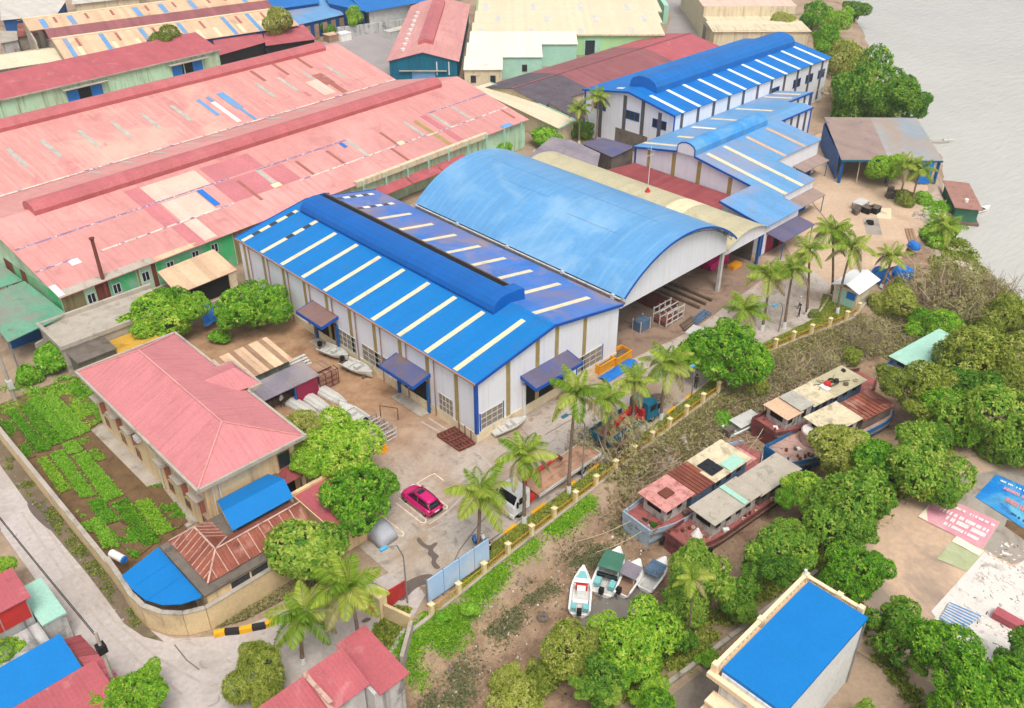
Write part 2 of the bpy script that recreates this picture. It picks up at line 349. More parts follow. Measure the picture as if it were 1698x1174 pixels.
# ground surfaces
mk('yard_concrete', C(204,184,162,.86), .9, .08, .12, dirt=(C(186,146,108),.48,.68,.05), dirt2=(C(164,146,130),.54,.72,.5), bump=.008, bscale=6, fine=.06)
mk('yard_grey', C(196,184,172,.86), .9, .10, .25, dirt=(C(176,152,128),.46,.64,.12), dirt2=(C(158,146,136),.54,.66,.9), bump=.008, bscale=8, fine=.13)
mk('street', C(202,191,184,.84), .9, .07, .18, dirt=(C(180,166,154),.48,.68,.15), dirt2=(C(158,146,136),.60,.72,.8), bump=.006, bscale=8, fine=.11)
mk('path_grey', C(150,136,124,.88), .95, .12, .3, dirt=(C(110,98,88),.52,.74,.3), bump=.02, bscale=4)
mk('asphalt_far', C(166,158,156,.88), .9, .10, .15, dirt=(C(190,180,170),.55,.75,.1))
mk('court_dirt', C(206,176,149,.88), .95, .08, .14, dirt=(C(168,148,132),.48,.62,.10), dirt2=(C(196,140,104),.62,.78,.16), bump=.02, bscale=3)
mk('sand_yard', C(206,178,150,.88), .95, .10, .15, dirt=(C(184,150,122),.52,.74,.1), bump=.02, bscale=3)
mk('debris_white', C(226,219,210,.9), .9, .06, .6, dirt=(C(186,172,160),.56,.70,.9), dirt2=(C(120,106,96),.66,.74,1.6), bump=.06, bscale=2.5)
mk('slab_grey', C(168,158,146,.88), .95, .12, .4, dirt=(C(140,128,114),.5,.72,.5), bump=.02, bscale=3)
mk('soil', C(122,96,66,.85), .98, .22, .6, dirt=(C(86,62,46),.52,.72,.8), bump=.08, bscale=2.5)
mk('grass_soil', C(122,118,58,.85), .98, .22, .5, dirt=(C(96,74,48),.52,.7,.8), bump=.08, bscale=3)
mk('wet_stain', C(112,98,90,.88), .75, .1, .6)
mk('tyre_mark', C(188,176,166,.86), .9, .12, .8, dirt=(C(196,184,172,.86),.46,.6,1.5))
mk('line_paint', C(232,214,190,.92), .8, .10, 2.0, dirt=(C(200,182,166),.5,.66,3.0))
mk('yard_soil', C(176,138,104,.85), .95, .14, .25, dirt=(C(150,112,82),.48,.68,.3), dirt2=(C(196,166,134),.56,.72,.2), bump=.02, bscale=4)
mk('verge_dirt', C(128,112,92,.85), .97, .2, .5, dirt=(C(98,100,56),.52,.66,.6), dirt2=(C(160,146,128),.6,.74,1.2), bump=.05, bscale=3)
mk('dark_line', C(130,116,106), .95, .2, 1)

# ================================================================== terrain and water
SHV = [-140,-40,5,18,26,33,39,48,56,71,89,106,130,200,400]
SHU = [98,104,108,112,117,123,130,143,160,177,200,228,263,360,650]
def sstep(a, b, x): t = np.clip((x-a)/(b-a), 0, 1); return t*t*(3-2*t)
def hnoise(x, y):
    return (np.sin(x*1.7+2.1*np.sin(y*.9))*np.sin(y*1.3+1.7*np.sin(x*.6)) + .5*np.sin(x*3.9+y*2.3)*np.sin(y*4.3-x*1.1) + .3*np.sin(x*8.1-y*3.3)*np.sin(y*7.7+x*2.9))/1.8
def masks(x, y):
    x = np.asarray(x, float); y = np.asarray(y, float)
    s = x - np.interp(y, SHV, SHU)
    el = np.interp(x, [-60,24,36,60,80,88,96,101,112], [37.2,37.6,38.2,39.4,40.6,39.6,38.2,38.5,44])
    er = np.interp(x, [-60,36,50,70,97,120], [22.5,22.6,21.2,21.0,22.6,16])
    ch = sstep(0, 2.2, el-y)*sstep(0, 4.0, y-er)*sstep(-15, -5, x)
    return s, ch
def zf(x, y):
    s, ch = masks(x, y)
    n = hnoise(np.asarray(x, float), np.asarray(y, float))
    raise_ = sstep(92, 106, x)*(1-sstep(-10, -1, s))
    z = -0.05 - ch*(1.65 - .75*raise_) + ch*.09*n
    pool = np.exp(-(((x-41.0)/4.0)**2+((y-29.5)/2.6)**2))
    z = z - .32*pool*ch
    bank = np.where(y > 44, 3.0, 11.0)
    riv = -1.9*sstep(-bank, 1.0, s) - .22*np.clip(s, 0, 14)
    return np.minimum(z, riv-.05+0.07*n*sstep(-14, -6, s))
xs = np.concatenate([np.arange(-30, 150, .75), np.arange(150, 420, 4.0), np.arange(420, 1200, 60.0)])
ys = np.concatenate([np.arange(-90, -6, 4.0), np.arange(-6, 80, .75), np.arange(80, 420, 4.0), np.arange(420, 1200, 60.0)])
X, Y = np.meshgrid(xs, ys); Z = zf(X, Y); nx, ny = len(xs), len(ys)
vs = np.stack([X.ravel(), Y.ravel(), Z.ravel()], 1)
ii = (np.arange(ny-1)[:, None]*nx + np.arange(nx-1)[None, :]).ravel()
me = bpy.data.meshes.new('ground'); me.from_pydata(vs.tolist(), [], np.stack([ii, ii+1, ii+nx+1, ii+nx], 1).tolist())
s_, ch_ = masks(X, Y)
for nm, arr in (('mud', ch_), ('sand', sstep(-13, -6, s_)*(1-sstep(44, 52, Y))*sstep(100, 108, X)),
                ('green', np.clip(1-sstep(34, 39, Y)*0-1, 0, 1))):
    a = me.attributes.new(nm, 'FLOAT', 'POINT'); a.data.foreach_set('value', arr.ravel().astype(np.float32))
me.polygons.foreach_set('use_smooth', [True]*len(me.polygons))
mk('ground_mat', C(176,152,128,.85), .95, .14, .25, dirt=(C(140,118,98),.5,.72,.2), dirt2=(C(120,118,70),.60,.74,.3), bump=.07, bscale=3.5)
def zone(mat, attr, c1, c2, sc_, thr=(.4,.62), c3=None):
    n = mat.node_tree.nodes; l = mat.node_tree.links; bs = n['Principled BSDF']
    src = bs.inputs['Base Color'].links[0].from_socket
    a = n.new('ShaderNodeAttribute'); a.attribute_name = attr
    t = n.new('ShaderNodeTexNoise'); t.inputs['Scale'].default_value = sc_; t.inputs['Detail'].default_value = 7; t.inputs['Roughness'].default_value = .65
    tc = n.new('ShaderNodeTexCoord'); l.new(tc.outputs['Object'], t.inputs[0])
    r = n.new('ShaderNodeValToRGB'); l.new(t.outputs[0], r.inputs[0]); e = r.color_ramp.elements
    e[0].position = thr[0]; e[0].color = (*c1, 1); e[1].position = thr[1]; e[1].color = (*c2, 1)
    if c3: x = e.new(thr[1]+.1); x.color = (*c3, 1)
    t2 = n.new('ShaderNodeTexNoise'); t2.inputs['Scale'].default_value = 2.6; t2.inputs['Detail'].default_value = 8; t2.inputs['Roughness'].default_value = .75; l.new(tc.outputs['Object'], t2.inputs[0])
    q = n.new('ShaderNodeMapRange'); l.new(t2.outputs[0], q.inputs[0]); q.inputs[1].default_value = .3; q.inputs[2].default_value = .7; q.inputs[3].default_value = .72; q.inputs[4].default_value = 1.28
    vm = n.new('ShaderNodeVectorMath'); vm.operation = 'SCALE'; l.new(r.outputs[0], vm.inputs[0]); l.new(q.outputs[0], vm.inputs['Scale'])
    m = n.new('ShaderNodeMix'); m.data_type = 'RGBA'; l.new(a.outputs['Fac'], m.inputs[0]); l.new(src, m.inputs[6]); l.new(vm.outputs[0], m.inputs[7])
    l.new(m.outputs[2], bs.inputs['Base Color'])
zone(MT['ground_mat'], 'mud', C(132,106,84,.88), C(172,144,116,.9), .45, (.36,.62), C(196,172,146,.92))
zone(MT['ground_mat'], 'sand', C(176,156,136,.88), C(226,212,200,.9), .35, (.40,.56))
me.materials.append(MT['ground_mat'])
g = bpy.data.objects.new('ground', me); col.objects.link(g); struct(g)

def mk_water(name, c, rough, bs_, amp):
    m = mk(name, c, rough, .05, .02, spec=.5, fine=.03)
    n = m.node_tree.nodes; l = m.node_tree.links; b = n['Principled BSDF']; b.inputs['IOR'].default_value = 1.33
    tc = n.new('ShaderNodeTexCoord'); mp = n.new('ShaderNodeMapping'); mp.inputs['Rotation'].default_value = (0, 0, R(40)); mp.inputs['Scale'].default_value = (.45, 1.5, 1)
    l.new(tc.outputs['Object'], mp.inputs[0])
    t = n.new('ShaderNodeTexNoise'); t.inputs['Scale'].default_value = bs_; t.inputs['Detail'].default_value = 5; l.new(mp.outputs[0], t.inputs[0])
    bp = n.new('ShaderNodeBump'); bp.inputs['Strength'].default_value = 1; bp.inputs['Distance'].default_value = amp
    l.new(t.outputs[0], bp.inputs['Height']); l.new(bp.outputs[0], b.inputs['Normal'])
mk_water('river_water', C(207,204,195,.77), .18, .8, .20)
mk_water('pool_water', C(136,128,120,.8), .12, 2.0, .02)
MB().add([(85,-140,-1.75),(1400,-140,-1.75),(1400,1200,-1.75),(200,1200,-1.75),(140,60,-1.75),(104,30,-1.75)], [(0,1,2,3,4,5)]).build('river', 'river_water')['kind'] = 'structure'
MB().add([(37,31,-1.82),(38.5,27.5,-1.82),(42,26.6,-1.82),(46,28,-1.82),(45.5,31.4,-1.82),(42,32.6,-1.82),(39,32.6,-1.82)], [tuple(range(7))]).build('mud_pool_water', 'pool_water')['kind'] = 'structure'

def sheet(name, pts, z, mat, px=False):
    p = [at(*q, z) if px else (q[0], q[1], z) for q in pts]
    o = MB().add(p, [tuple(range(len(p)))]).build(name, mat)
    if o.data.polygons[0].normal.z < 0: o.data.flip_normals()
    return struct(o)
def blob(name, px, wob, z, mat, seed=1):
    rnd = random.Random(seed); out = []
    for x, y in px: out.append((x+rnd.uniform(-wob,wob), y+rnd.uniform(-wob,wob)))
    # Chaikin rounding
    for _ in range(2):
        q = []
        for (a, b), (c, d) in zip(out, out[1:]+out[:1]): q += [(a*.75+c*.25, b*.75+d*.25), (a*.25+c*.75, b*.25+d*.75)]
        out = q
    return sheet(name, out, z, mat, True)
# street to the left, its bend and the forecourt before the gate
sheet('street', [(8.4,140),(8.4,51.5),(9.6,47.5),(11.5,42),(12.5,32),(22.5,37.2),(25.6,38.6),(30.2,40.9),(31,44.6),(26.6,45.4),(22.6,47.2),(18.2,48.3),(15.8,49.2),(13.7,51.0),(12.5,53.6),(12.4,60),(12.4,140)], .0, 'street')
# workshop yard: sandy concrete by the hall, greyer concrete by the gate
sheet('yard_pavement', [(29.6,43.0),(31,41.3),(60,42.0),(80,43.2),(92,41.6),(101,44.5),(104,52),(101,56),(101,64),(110,66),(110,92),(100,99),(60,97.5),(46,98),(33,98),(33,83.5),(31.6,74),(31,57),(29.6,56)], .003, 'yard_grey')
def soil_zone(mat, lo, hi, amp, c1, c2):
    # brown soil trodden over the paving towards the back of the yard
    n = mat.node_tree.nodes; l = mat.node_tree.links; bs = n['Principled BSDF']; src = bs.inputs['Base Color'].links[0].from_socket
    tc = n.new('ShaderNodeTexCoord'); sp = n.new('ShaderNodeSeparateXYZ'); l.new(tc.outputs['Object'], sp.inputs[0])
    t = n.new('ShaderNodeTexNoise'); t.inputs['Scale'].default_value = .16; t.inputs['Detail'].default_value = 8; t.inputs['Roughness'].default_value = .62; l.new(tc.outputs['Object'], t.inputs[0])
    ad = n.new('ShaderNodeMath'); ad.operation = 'MULTIPLY_ADD'; l.new(t.outputs[0], ad.inputs[0]); ad.inputs[1].default_value = amp; l.new(sp.outputs[1], ad.inputs[2])
    q = n.new('ShaderNodeMapRange'); l.new(ad.outputs[0], q.inputs[0]); q.inputs[1].default_value = lo+amp/2; q.inputs[2].default_value = hi+amp/2; q.clamp = True
    t2 = n.new('ShaderNodeTexNoise'); t2.inputs['Scale'].default_value = .5; t2.inputs['Detail'].default_value = 9; t2.inputs['Roughness'].default_value = .7; l.new(tc.outputs['Object'], t2.inputs[0])
    rp = n.new('ShaderNodeValToRGB'); l.new(t2.outputs[0], rp.inputs[0]); e = rp.color_ramp.elements; e[0].position = .36; e[0].color = (*c1,1); e[1].position = .62; e[1].color = (*c2,1)
    m = n.new('ShaderNodeMix'); m.data_type = 'RGBA'; l.new(q.outputs[0], m.inputs[0]); l.new(src, m.inputs[6]); l.new(rp.outputs[0], m.inputs[7]); l.new(m.outputs[2], bs.inputs['Base Color'])
soil_zone(MT['yard_grey'], 48, 64, 10, C(152,114,84,.84), C(188,152,118,.86))
sheet('river_yard', [(101,44.5),(104,52),(110,58),(121,58.6),(122,65.4),(134,65.6),(140,73.8),(151,75),(158,62),(150,56.5),(141,50),(133,47),(125,43.5),(118,42.5),(112,41)], .002, 'sand_yard')
sheet('service_lane', [(100,140),(112,140),(118,150),(152,186),(148,192),(124,192),(112,176),(104,160)], .002, 'asphalt_far')
sheet('back_lane', [(183,133),(188,138),(206,150),(222,168),(232,162),(212,144),(197,130),(190,126)], .002, 'asphalt_far')
sheet('riverside_path', [(31.5,20),(36,21.4),(44,20.6),(50,19.8),(56,19.4),(56,16.2),(47.6,16.8),(47.4,18.6),(36,19.1),(31.5,8)], .002, 'path_grey')
sheet('court', [(56,21),(62,19.6),(70,19.2),(78,18),(84,14),(86,8),(78,2),(56,2),(50,6),(50,14)], .006, 'court_dirt')
sheet('garden_soil', [(13.1,57.8),(13.1,92),(20.0,92),(20.6,82),(20.2,62),(20.0,57.4)], .004, 'soil')
sheet('garden_corner_ground', [(13.1,92),(22,92),(32,86),(32,82.4),(20.6,82)], .006, 'grass_soil')
sheet('garden_path', [(20.2,61.4),(21.3,61.4),(21.3,81),(20.0,81)], .05, 'concrete')
sheet('lawn_strip', [(33,39.6),(60,40.6),(80,41.6),(88.6,40.4),(95,38.9),(99,40),(98,44),(92,41.5),(80,43.1),(60,41.95),(46,41.55),(31.4,41.2)], .006, 'grass_soil')
sheet('gate_verge', [(21.8,37.6),(25.4,38.9),(28.6,40.6),(27.6,42.0),(24,40.6),(21.6,39.4)], .008, 'grass_soil')
sheet('wall_verge', [(16.4,49.7),(18.4,48.8),(22.8,48.3),(26.4,46.9),(26.6,49.6),(17,50)], .008, 'grass_soil')
# kerbs
k = MB()
for a, b in zip([(31.2,41.25),(46,41.6),(60,42.0),(80,43.15),(92,41.55)], [(46,41.6),(60,42.0),(80,43.15),(92,41.55),(97.6,42.9)]):
    k.beam((*a,.07), (*b,.07), .22, .14)
struct(k.build('lawn_kerb', 'concrete'))
i = 0
def kv(u): return float(np.interp(u, [31.2,46,60,80,92,97.6], [41.25,41.6,42.0,43.15,41.55,42.9]))
for a, b in ((33,34.6),(36.4,38),(39.5,41),(43,44.8),(47.6,49),(51,52.6),(55,56.4),(63.5,65),(67,68.4),(72,73.4),(77,78.4)):
    MB().beam((a,kv(a),.09), (b,kv(b),.09), .27, .17).build('kerb_stripe', 'kerb_yellow', bpy.data.objects['lawn_kerb'])
# parking bay lines, cracks and dark lines, stains
def pl(name, pts, wd, z, mat):
    m = MB()
    for a, b in zip(pts[:-1], pts[1:]):
        a, b = Vector((*a[:2],0)), Vector((*b[:2],0)); d = (b-a).normalized()*wd/2; n = Vector((-d.y, d.x, 0)); a = a-d; b = b+d
        zz = Vector((0,0,z)); m.add([a-n+zz, b-n+zz, b+n+zz, a+n+zz], [(0,1,2,3)]); z += .0006
    return struct(m.build(name, mat))
G = lambda *q: [at(x, y)[:2] for x, y in q]
s9 = 130/1174; zz9 = lambda *q: [at(630+x*s9, 770+y*s9)[:2] for x, y in q]
pl('parking_line', zz9((285,505),(690,830),(680,870),(620,872),(250,585)), .12, .010, 'line_paint')
pl('parking_line', zz9((560,290),(1010,625),(1000,665),(960,668),(860,590)), .12, .010, 'line_paint')
pl('parking_line', zz9((30,770),(360,1030),(340,1075),(290,1070),(20,880)), .12, .010, 'line_paint')
pl('parking_line', zz9((560,280),(740,170),(820,140),(950,240)), .12, .010, 'line_paint')
pl('parking_line', zz9((740,890),(900,790),(1010,690)), .08, .010, 'line_paint')
pl('pavement_dark_line', G((752,933),(762,912),(776,894),(792,872),(812,850),(838,822)), .10, .009, 'dark_line')  # thin dark line drawn along the yard surface
pl('pavement_dark_line', G((805,902),(825,888),(845,876),(862,862)), .14, .009, 'dark_line')
pl('pavement_dark_line', G((905,720),(940,700),(990,672),(1040,645)), .10, .009, 'dark_line')
pl('pavement_dark_line', G((1330,300),(1350,340),(1395,395)), .16, .009, 'dark_line')
pl('pavement_dark_line', G((290,1070),(310,1095),(330,1110)), .10, .006, 'dark_line')
blob('wet_patch', [(655,990),(662,972),(685,958),(706,950),(722,955),(716,966),(690,975),(676,988),(668,996)], 2, .011, 'wet_stain')
blob('wet_patch', [(688,894),(696,890),(702,900),(712,906),(722,898),(727,902),(716,912),(724,918),(728,922),(722,930),(726,936),(732,942),(722,944),(714,934),(718,926),(708,920),(712,910),(700,908)], 1, .011, 'wet_stain', 2)
blob('wet_patch', [(45,830),(62,826),(78,840),(95,858),(96,882),(80,880),(66,868),(48,850)], 3, .010, 'wet_stain', 3)
blob('wet_patch', [(1072,660),(1090,652),(1106,655),(1100,664),(1082,668)], 2, .011, 'wet_stain', 4)
blob('wet_patch', [(597,1029),(610,1022),(617,1026),(604,1034)], 1, .006, 'wet_stain', 5)

# ================================================================== boundary fence along the mud channel
FL = [(26.9,38.8),(32.2,39.0),(38.1,39.4),(49.8,39.9),(61.5,40.5),(70.1,40.7),(80.4,41.5),(86,40.4),(91.9,38.9),(95.1,38.3),(99.5,39.0)]
T = thing('boundary_fence', 'low cream fence with capped posts and yellow railings along the channel bank', 'fence', (26.9,38.8,0))
m = WB()
for a, b in zip(FL[:-1], FL[1:]):
    d = (Vector(b)-Vector(a)).normalized()*.06
    m.beam((a[0]-d.x,a[1]-d.y,-.55), (b[0]+d.x,b[1]+d.y,-.55), .30, 1.5)
m.build('base_wall', 'concrete', T)
dist = [0]
for a, b in zip(FL[:-1], FL[1:]): dist.append(dist[-1]+(Vector(b)-Vector(a)).length)
def fpt(t): return (float(np.interp(t, dist, [p[0] for p in FL])), float(np.interp(t, dist, [p[1] for p in FL])))
t = 2.3; prev = None
while t < dist[-1]:
    x, y = fpt(t)
    p = WB().rbox(x, y, .2, .34, .34, 1.12, .03).build('post', 'post_cream', T)
    WB().rbox(x, y, 1.32, .46, .46, .10, .03).add([(x-.23,y-.23,1.42),(x+.23,y-.23,1.42),(x+.23,y+.23,1.42),(x-.23,y+.23,1.42),(x,y,1.56)], [(0,1,4),(1,2,4),(2,3,4),(3,0,4)]).build('post_cap', 'post_cream', p)
    if prev is not None:
        r_ = WB(); (a, b), (c, d) = prev, (x, y); L = math.hypot(c-a, d-b)
        for zz in (.34, .95): r_.beam((a,b,zz), (c,d,zz), .05, .05)
        n_ = int(L/.24)
        for q in range(1, n_): r_.beam((a+(c-a)*q/n_, b+(d-b)*q/n_, .3), (a+(c-a)*q/n_, b+(d-b)*q/n_, 1.05), .028)
        r_.build('railing', 'yellow_rail', T)
    prev = (x, y); t += 2.95

# perimeter wall round the street corner
WL = [(13.05,140),(13.05,60.2),(12.9,57),(12.75,55.2),(12.9,53.4),(13.6,51.8),(14.7,50.6),(16.2,49.9),(18.1,49.9),(26.2,49.9)]
T = thing('perimeter_wall', 'long cream rendered wall curving round the street corner beside the garden', 'wall', (12.65,60,0))
m = WB(); c = WB()
for i, (a, b) in enumerate(zip(WL[:-1], WL[1:])):
    h = 1.75 if i == 0 else 2.3
    m.beam((*a,h/2), (*b,h/2), .28-.002*i, h)
    c.beam((*a,h+.06), (*b,h+.06), .40-.002*i, .12)
m.build('wall', 'perimeter_wall', T); c.build('coping', 'concrete', T)
sheet('wall_foot_weeds_ground', [(11.5,140),(11.7,90),(11.4,75),(11.7,62),(11.6,55),(12.1,52.8),(13.0,51.2),(12.7,53.6),(12.62,56),(12.92,60),(12.92,140)], .006, 'verge_dirt')

# ================================================================== building kit (local or world coordinates by MB kind)
def wallbox(m, x0, x1, y0, y1, z0, z1, mx=0, my=1):
    """closed walls; faces along x take material mx, faces along y take my"""
    v = [(x0,y0,z0),(x1,y0,z0),(x1,y1,z0),(x0,y1,z0),(x0,y0,z1),(x1,y0,z1),(x1,y1,z1),(x0,y1,z1)]
    m.add(v, [(0,1,5,4),(2,3,7,6)], mx); m.add(v, [(1,2,6,5),(3,0,4,7)], my); m.add(v, [(4,5,6,7)], mx)
    return m
def gable_walls(m, x0, x1, y0, y1, ze, zr, axis='x', mx=0, my=1, z0=0.0, yr=None):
    if axis == 'x':       # ridge runs along x
        yr = (y0+y1)/2 if yr is None else yr
        v = [(x0,y0,z0),(x1,y0,z0),(x1,y1,z0),(x0,y1,z0),(x0,y0,ze),(x1,y0,ze),(x1,y1,ze),(x0,y1,ze),(x0,yr,zr),(x1,yr,zr)]
        m.add(v, [(0,1,5,4),(2,3,7,6)], mx); m.add(v, [(1,2,6,9,5),(3,0,4,8,7)], my); m.add(v, [(4,5,9,8),(6,7,8,9)], mx)
    else:
        xr = (x0+x1)/2 if yr is None else yr
        v = [(x0,y0,z0),(x1,y0,z0),(x1,y1,z0),(x0,y1,z0),(x0,y0,ze),(x1,y0,ze),(x1,y1,ze),(x0,y1,ze),(xr,y0,zr),(xr,y1,zr)]
        m.add(v, [(0,1,5,8,4),(2,3,7,9,6)], mx); m.add(v, [(1,2,6,5),(3,0,4,7)], my); m.add(v, [(4,8,9,7),(5,6,9,8)], mx)
    return m
def on_wall(mb, side, c, a0, a1, z0, z1, d=.05):
    """box on a wall plane; side -x/+x/-y/+y is where the wall looks"""
    if side == '-x': mb.box(c-d, c-.003, a0, a1, z0, z1)
    elif side == '+x': mb.box(c+.003, c+d, a0, a1, z0, z1)
    elif side == '-y': mb.box(a0, a1, c-d, c-.003, z0, z1)
    else: mb.box(a0, a1, c+.003, c+d, z0, z1)
    return mb
def window(T, side, c, a0, a1, z0, z1, nx=2, nz=1, fr='frame_white', gl='glass_dark', world=True, bar=.07, name='window', pane='pane'):
    f = MB(world)
    on_wall(f, side, c, a0, a1, z0, z0+bar, .07); on_wall(f, side, c, a0, a1, z1-bar, z1, .07)
    for i in range(nx+1):
        x = a0+(a1-a0-bar)*i/nx; on_wall(f, side, c, x, x+bar, z0+bar, z1-bar, .066)
    for j in range(1, nz):
        zz = z0+(z1-z0)*j/nz; on_wall(f, side, c, a0+bar, a1-bar, zz-bar/2, zz+bar/2, .058)
    F = f.build(name, fr, T)
    for i in range(nx):
        for j in range(nz):
            xa = a0+(a1-a0-bar)*i/nx+bar; xb = a0+(a1-a0-bar)*(i+1)/nx
            za = z0+(bar if j == 0 else (z1-z0)*j/nz+bar/2); zb = z1-bar if j == nz-1 else z0+(z1-z0)*(j+1)/nz-bar/2
            on_wall(MB(world), side, c, xa+.004, xb-.004, za+.004, zb-.004, .03).build(pane, gl, F)
    return F
def strip_on(T, name, mat, p00, p10, p11, p01, up=.03, t=.03, world=True):
    return MB(world).slab([p00, p10, p11, p01], t, 0, up).build(name, mat, T)

# ================================================================== main workshop (bright blue gable roof)
x0, x1, y0, y1, ze, zr, xr = 46.4, 67.4, 52.4, 95.6, 7.35, 9.25, 56.8
T = thing('workshop_hall', 'long white workshop with bright blue gable roof, cream skylight strips and raised ridge vent', 'building', (x0,y0,0))
m = WB(); gable_walls(m, x0, x1, y0, y1, ze-.1, zr-.1, 'y', 0, 1, z0=1.0)
W = m.build('wall', ['white_panel','white_panel_y'], T)
m = WB(); m.box(x0-.06, x1+.06, y0-.06, y1+.06, 0, 1.1); m.build('plinth', 'plinth_cream', T)
sl_ = (zr-ze)/(xr-x0); sr_ = (zr-ze)/(x1-xr)
OX = .25; OY = .3
zl = ze-OX*sl_; zrr = ze-OX*sr_
RL = WB().slab([(x0-OX,y0-OY,zl),(xr,y0-OY,zr),(xr,y1+OY,zr),(x0-OX,y1+OY,zl)], .08).build('roof_slope', 'blue_roof', T)
RR = WB().slab([(xr,y0-OY,zr),(x1+OX,y0-OY,zrr),(x1+OX,y1+OY,zrr),(xr,y1+OY,zr)], .08).build('roof_slope', 'blue_roof_dusty', T)
RR['label'] = 'roof slope dulled by reddish dust beside the arched hall'
for yy in (y0-OY-.06, y1+OY+.06):
    WB().beam((x0-OX-.02,yy,zl-.08), (xr,yy,zr-.08), .10, .30).build('barge_board', 'blue_trim', T); WB().beam((xr+.02,yy,zr-.08), (x1+OX,yy,zrr-.08), .10, .30).build('barge_board', 'blue_trim', T)
WB().slab([(xr-.28,y0-OY-.1,zr-.28*sl_),(xr,y0-OY-.1,zr),(xr,y1+OY,zr),(xr-.28,y1+OY,zr-.28*sl_)], .01, 0, .03).slab([(xr,y0-OY-.1,zr),(xr+.28,y0-OY-.1,zr-.28*sr_),(xr+.28,y1+OY,zr-.28*sr_),(xr,y1+OY,zr)], .01, 0, .03).build('ridge_cap', 'blue_roof', T)
gut = WB(); gut.beam((x0-OX-.10,y0-OY,zl-.06), (x0-OX-.10,y1+OY,zl-.06), .16, .16); G0 = gut.build('gutter', 'corten', T)
gut = WB(); gut.box(x1+OX+.02, x1+OX+.5, y0-.2, y1-9, zrr-.25, zrr-.05); gut.build('valley_gutter', 'concrete_dark', T)
def onL(x): return zl+(x-(x0-OX))*sl_
def onR(x): return zr-(x-xr)*sr_
# skylight strips on the left slope, one per bay
ylist = [54.9+4.36*i for i in range(10)]
for i, y in enumerate(ylist):
    wd = .62
    if i < 8:
        a, b = x0-.1, 54.1 if i else 55.6
        strip_on(RL, 'skylight', 'skylight_cream', (a,y,onL(a)), (b,y,onL(b)), (b,y+wd,onL(b)), (a,y+wd,onL(a)))
    else:
        xx = x0-.1; seg = 0
        while xx < 54.2:
            L = 1.0 if seg % 2 else 1.5
            if i == 8 and seg == 0: L = 3.6
            b = min(xx+L, 54.4)
            strip_on(RL, 'skylight', 'skylight_cream' if (seg % 2 == 0) else 'skylight_dark', (xx,y,onL(xx)), (b-.03,y,onL(b-.03)), (b-.03,y+wd,onL(b-.03)), (xx,y+wd,onL(xx)))
            xx = b; seg += 1
for i, y in enumerate(ylist):
    wd = .62
    if i < 8:
        a, b = (57.0 if i == 0 else 59.3), 65.6
        strip_on(RR, 'skylight', 'skylight_cream', (a,y,onR(a)), (b,y,onR(b)), (b,y+wd,onR(b)), (a,y+wd,onR(a)))
    else:
        xx = 59.4; seg = 0
        while xx < 66:
            b = min(xx+1.0, 66.2)
            strip_on(RR, 'skylight', 'skylight_dark' if seg % 2 else 'skylight_white', (xx,y,onR(xx)), (b-.03,y,onR(b-.03)), (b-.03,y+wd,onR(b-.03)), (xx,y+wd,onR(xx)))
            xx = b; seg += 1
# raised ridge vent: curved cowl on the left, open dark slot on the right
vy0, vy1 = 58.4, 93.6
cw = [(54.4,8.75),(54.3,9.2),(54.5,9.7),(54.95,10.12),(55.6,10.38),(56.4,10.46),(57.3,10.40)]
m = WB(); n = len(cw); base = [(55.0,8.85),(57.25,9.0)]
ring = cw+[(57.3,10.28),(56.4,10.34),(55.65,10.26),(55.05,10.0),(54.65,9.6),(54.5,9.2),(54.6,8.75)]
m.loft([[(x,y,z) for x, z in ring] for y in np.linspace(vy0, vy1, 13)])
V = m.build('ridge_vent', 'blue_vent', T, smooth=False)
for yy in (vy0-.06, vy1):
    m = WB(); pts = cw+[(58.2,10.36),(58.8,10.15),(58.9,9.4),(58.9,8.5),(54.4,8.5)]
    k = len(pts); m.add([(x,yy,z) for x, z in pts]+[(x,yy+.06,z) for x, z in pts], [tuple(range(k)), tuple(range(2*k-1,k-1,-1))]+[(i,i+k,(i+1)%k+k,(i+1)%k) for i in range(k)])
    m.build('vent_end_cap', 'blue_vent', V)
WB().slab([(57.2,vy0,10.42),(58.8,vy0,10.22),(58.8,vy0+1.5,10.22),(57.2,vy0+1.5,10.42)], .05).build('vent_flap', 'blue_vent', V)
WB().box(57.35, 57.42, vy0+.1, vy1-.1, 9.1, 10.28).build('vent_back_plate', 'dark_strip', V)
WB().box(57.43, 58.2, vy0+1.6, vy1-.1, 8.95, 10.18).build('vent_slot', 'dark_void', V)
WB().box(58.22, 58.36, vy0+1.5, vy1, 8.6, 10.28).build('vent_sill', 'concrete_dark', V)
# khaki translucent wall strips
for i, y in enumerate([54.9+4.36*i for i in range(10)]):
    on_wall(WB(), '-x', x0, y+.05, y+.60, 1.12, ze-.2, .03).build('wall_light_strip', 'khaki_strip', W)
for xa in (50.4, 54.5, 57.3, 61.6):
    zt = (onL(xa) if xa < xr else onR(xa+.6))-.35
    on_wall(WB(), '-y', y0, xa, xa+.55, 1.12, zt, .03).build('wall_light_strip', 'khaki_strip', W)
WB().box(x0-.10, x0+.22, y0-.10, y0-.02, 1.05, ze-.2).box(x0-.10, x0-.02, y0-.02, y0+.22, 1.05, ze-.2).build('corner_trim', 'blue_trim', T)
for y in (58.4,62.8,67.1,71.5,75.8,80.2,84.6,88.9,93.2):     # downpipes
    WB().cyl((x0-.16,y,.2), (x0-.16,y,ze-.2), .07, n=6).build('downpipe', 'corten', T)
